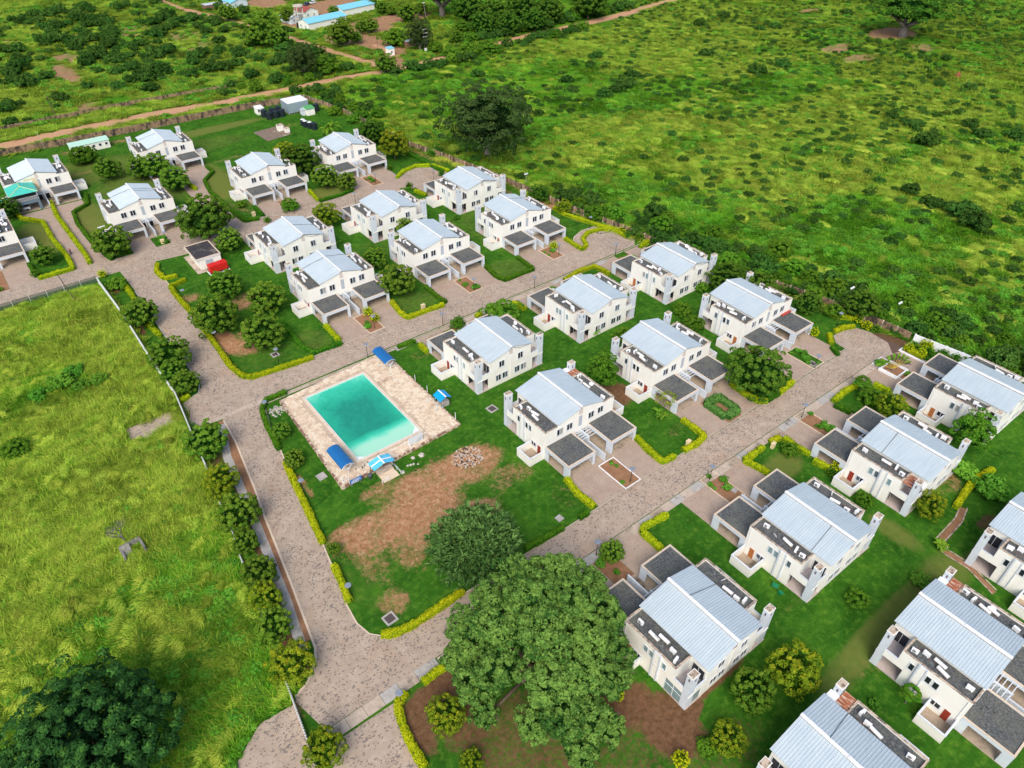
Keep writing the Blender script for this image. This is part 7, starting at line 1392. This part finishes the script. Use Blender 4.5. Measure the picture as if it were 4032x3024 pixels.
# ------------------------------------------------------------------ people
def person(x, y, rz, top, leg, label, dress=False):
    t = empty('person', (x, y, .05), rz); tag(t, label, 'person')
    J = {'pel':((0,0,.95),.15),'che':((0,.02,1.28),.17),'nec':((0,.02,1.48),.065),'hed':((0,-.01,1.60),.095),'hd2':((0,0,1.70),.085),
         'sL':((-.19,.02,1.40),.07),'eL':((-.26,.04,1.12),.048),'hL':((-.25,-.06,.88),.04),'sR':((.19,.02,1.40),.07),'eR':((.26,.02,1.12),.048),'hR':((.25,-.08,.88),.04),
         'uL':((-.10,0,.86),.10),'kL':((-.11,-.10,.48),.07),'aL':((-.11,-.04,.09),.05),'fL':((-.11,-.20,.045),.045),'uR':((.10,0,.86),.10),'kR':((.11,.04,.48),.07),'aR':((.11,.20,.10),.05),'fR':((.11,.06,.045),.045)}
    E_ = [('pel','che'),('che','nec'),('nec','hed'),('hed','hd2'),('che','sL'),('sL','eL'),('eL','hL'),('che','sR'),('sR','eR'),('eR','hR'),('pel','uL'),('uL','kL'),('kL','aL'),('aL','fL'),('pel','uR'),('uR','kR'),('kR','aR'),('aR','fR')]
    def skin(name, keys, edges, grow, m, parent):
        ks = list(keys); me = bpy.data.meshes.new(name); me.from_pydata([J[k][0] for k in ks], [(ks.index(a), ks.index(c)) for a, c in edges], []); o = bpy.data.objects.new(name, me); COL.objects.link(o); o.parent = parent; me.materials.append(m)
        md = o.modifiers.new('skin', 'SKIN'); sv = me.skin_vertices[0].data
        for i, k in enumerate(ks): sv[i].radius = (J[k][1]+grow, J[k][1]+grow); sv[i].use_root = (i == 0)
        o.modifiers.new('sub', 'SUBSURF').levels = 1; o.modifiers['sub'].render_levels = 1; return o
    sk = plain('brown_skin', (.10,.05,.03), .6); body = skin('body', J.keys(), E_, 0, sk, t)
    c1 = plain('top_'+str(len(bpy.data.materials)), top, .8); c2 = plain('trousers_'+str(len(bpy.data.materials)), leg, .8)
    skin('shirt', ['pel','che','sL','eL','sR','eR'], [('pel','che'),('che','sL'),('sL','eL'),('che','sR'),('sR','eR')], .028, c1, t)
    if dress: b = MB(); b.tube((0,0,1.0), (0,0,.35), .19, .30, 14, False); b.build('skirt', c2, t, True)
    else: skin('trousers', ['pel','uL','kL','aL','uR','kR','aR'], [('pel','uL'),('uL','kL'),('kL','aL'),('pel','uR'),('uR','kR'),('kR','aR')], .024, c2, t)
    b = MB(); b.tube((0,.01,1.66), (0,.015,1.80), .105, .07, 10); b.build('hair', M_['dark'], t, True)
person(13.6, 207.4, radians(200), (.55,.10,.22), (.10,.07,.12), 'person in a pink top walking down the left drive between yellow hedges', True)
person(174.3, 298.4, radians(60), (.80,.80,.80), (.08,.08,.10), 'person in a white shirt walking on the far dirt road'); person(162.3, 301.6, radians(240), (.25,.32,.30), (.05,.05,.06), 'person in dark clothes at the junction of the far dirt road')

# ------------------------------------------------------------------ far village
def gable(name, x, y, rz, w, d, h, rh, wm, rm, label, wins=3, hip=False):
    r = empty(name, (x, y, 0), rz); tag(r, label, 'house'); b = MB(); b.xprism([(-w/2,0),(w/2,0),(w/2,h),(0,h+rh),(-w/2,h)], -d/2, d/2); b.build('wall', wm, r)
    for s in (-1, 1): b = MB(); b.xprism([(0,h+rh+.08),(s*(w/2+.45),h-.08),(s*(w/2+.45),h+.0),(0,h+rh+.18)], -d/2-.4, d/2+.4); b.build('roof', rm, r)
    for i in range(wins): c = -d/2+d*(i+.5)/wins; window(r, c-.5, c+.5, 1.1, 2.2, 'x', -w/2, -1, M_['glass2'], .1, 1)
    window(r, -w/4-.5, -w/4+.5, 1.1, 2.2, 'y', -d/2, -1, M_['glass2'], .1, 1); b = MB(); b.box(w/8, w/8+1.0, -d/2-.03, -d/2-.003, 0, 2.1); b.build('door', M_['niche'], r); return r
sky_r = plain('sky_blue_roof', (.20,.55,.70), .5); redr = plain('rusty_red_roof', (.30,.07,.05), .7); palr = plain('pale_sheet_roof', (.55,.60,.60), .5); bwl = plain('pale_blue_wall', (.62,.70,.76), .8); brk = plain('brown_brick_wall', (.22,.12,.09), .9)
gable('long_building', 178, 388, radians(-80), 9, 24, 3.6, 1.4, M_['wall'], sky_r, 'long white building with a sky blue roof behind the far car park', 5)
gable('long_building', 205, 404, radians(-80), 9, 22, 3.6, 1.4, M_['wall'], sky_r, 'second sky blue roofed building farther back at the top', 5)
gable('village_house', 180, 412, radians(10), 9, 10, 3.2, 1.8, M_['wall'], redr, 'white house with a rusty red roof at the top', 2)
gable('village_house', 168.5, 405, radians(12), 8, 9, 3.0, 1.4, bwl, palr, 'pale house with a faded sheet roof left of the rusty red one', 2)
gable('village_house', 158, 457, radians(10), 10, 9, 3.2, 1.4, bwl, sky_r, 'pale blue house at the very top edge', 2)
hut('shed', 145.5, 460, 9, 7, 2.6, 2.2, brk, palr, 'low brown brick shed with a pale sheet roof at the top left', 0)
hut('shed', 193.0, 327.5, 5.5, 7, 3.0, 2.4, brk, M_['zinc'], 'small brown brick building with a tin roof beyond the dirt road', 1)
hut('gate_hut', 178.2, 319.5, 3.0, 3.0, 3.0, 3.3, M_['wall'], sky_r, 'small white hut with a sky blue roof beside the far track', 1)
r = empty('water_tower', (168.4, 394.5, 0)); tag(r, 'pale concrete water tower stand on tall legs by the blue-roofed building', 'water tower'); cc = mk_conc('cream_concrete', (.50,.46,.36), (.62,.57,.46), (.3,.27,.2))
for u_ in (-1, 1):
    for v_ in (-1, 1): b = MB(); b.box(u_*1.5-.22, u_*1.5+.22, v_*1.5-.22, v_*1.5+.22, 0, 9.3); b.build('leg', cc, r)
for z in (3, 6): b = MB(); b.box(-1.5, 1.5, -1.6, -1.4, z, z+.35); b.box(-1.5, 1.5, 1.4, 1.6, z, z+.35); b.box(-1.6, -1.4, -1.4, 1.4, z, z+.35); b.box(1.4, 1.6, -1.4, 1.4, z, z+.35); b.build('brace', cc, r)
b = MB(); b.tube((0,0,9.3), (0,0,9.9), 2.6, None, 16); b.build('platform', cc, r)
tank(166.0, 391.5, 1.1, 2.2, 'small black tank at the foot of the far water tower')
b = MB(); b.tube((0,0,0), (0,0,.25), 3.0, None, 18); tag(b.build('well_slab', M_['conc'], loc=(167.5,329.0,0)), 'round pale concrete slab in the far yard', 'slab')
S.cursor.location = (0, 0, 0)
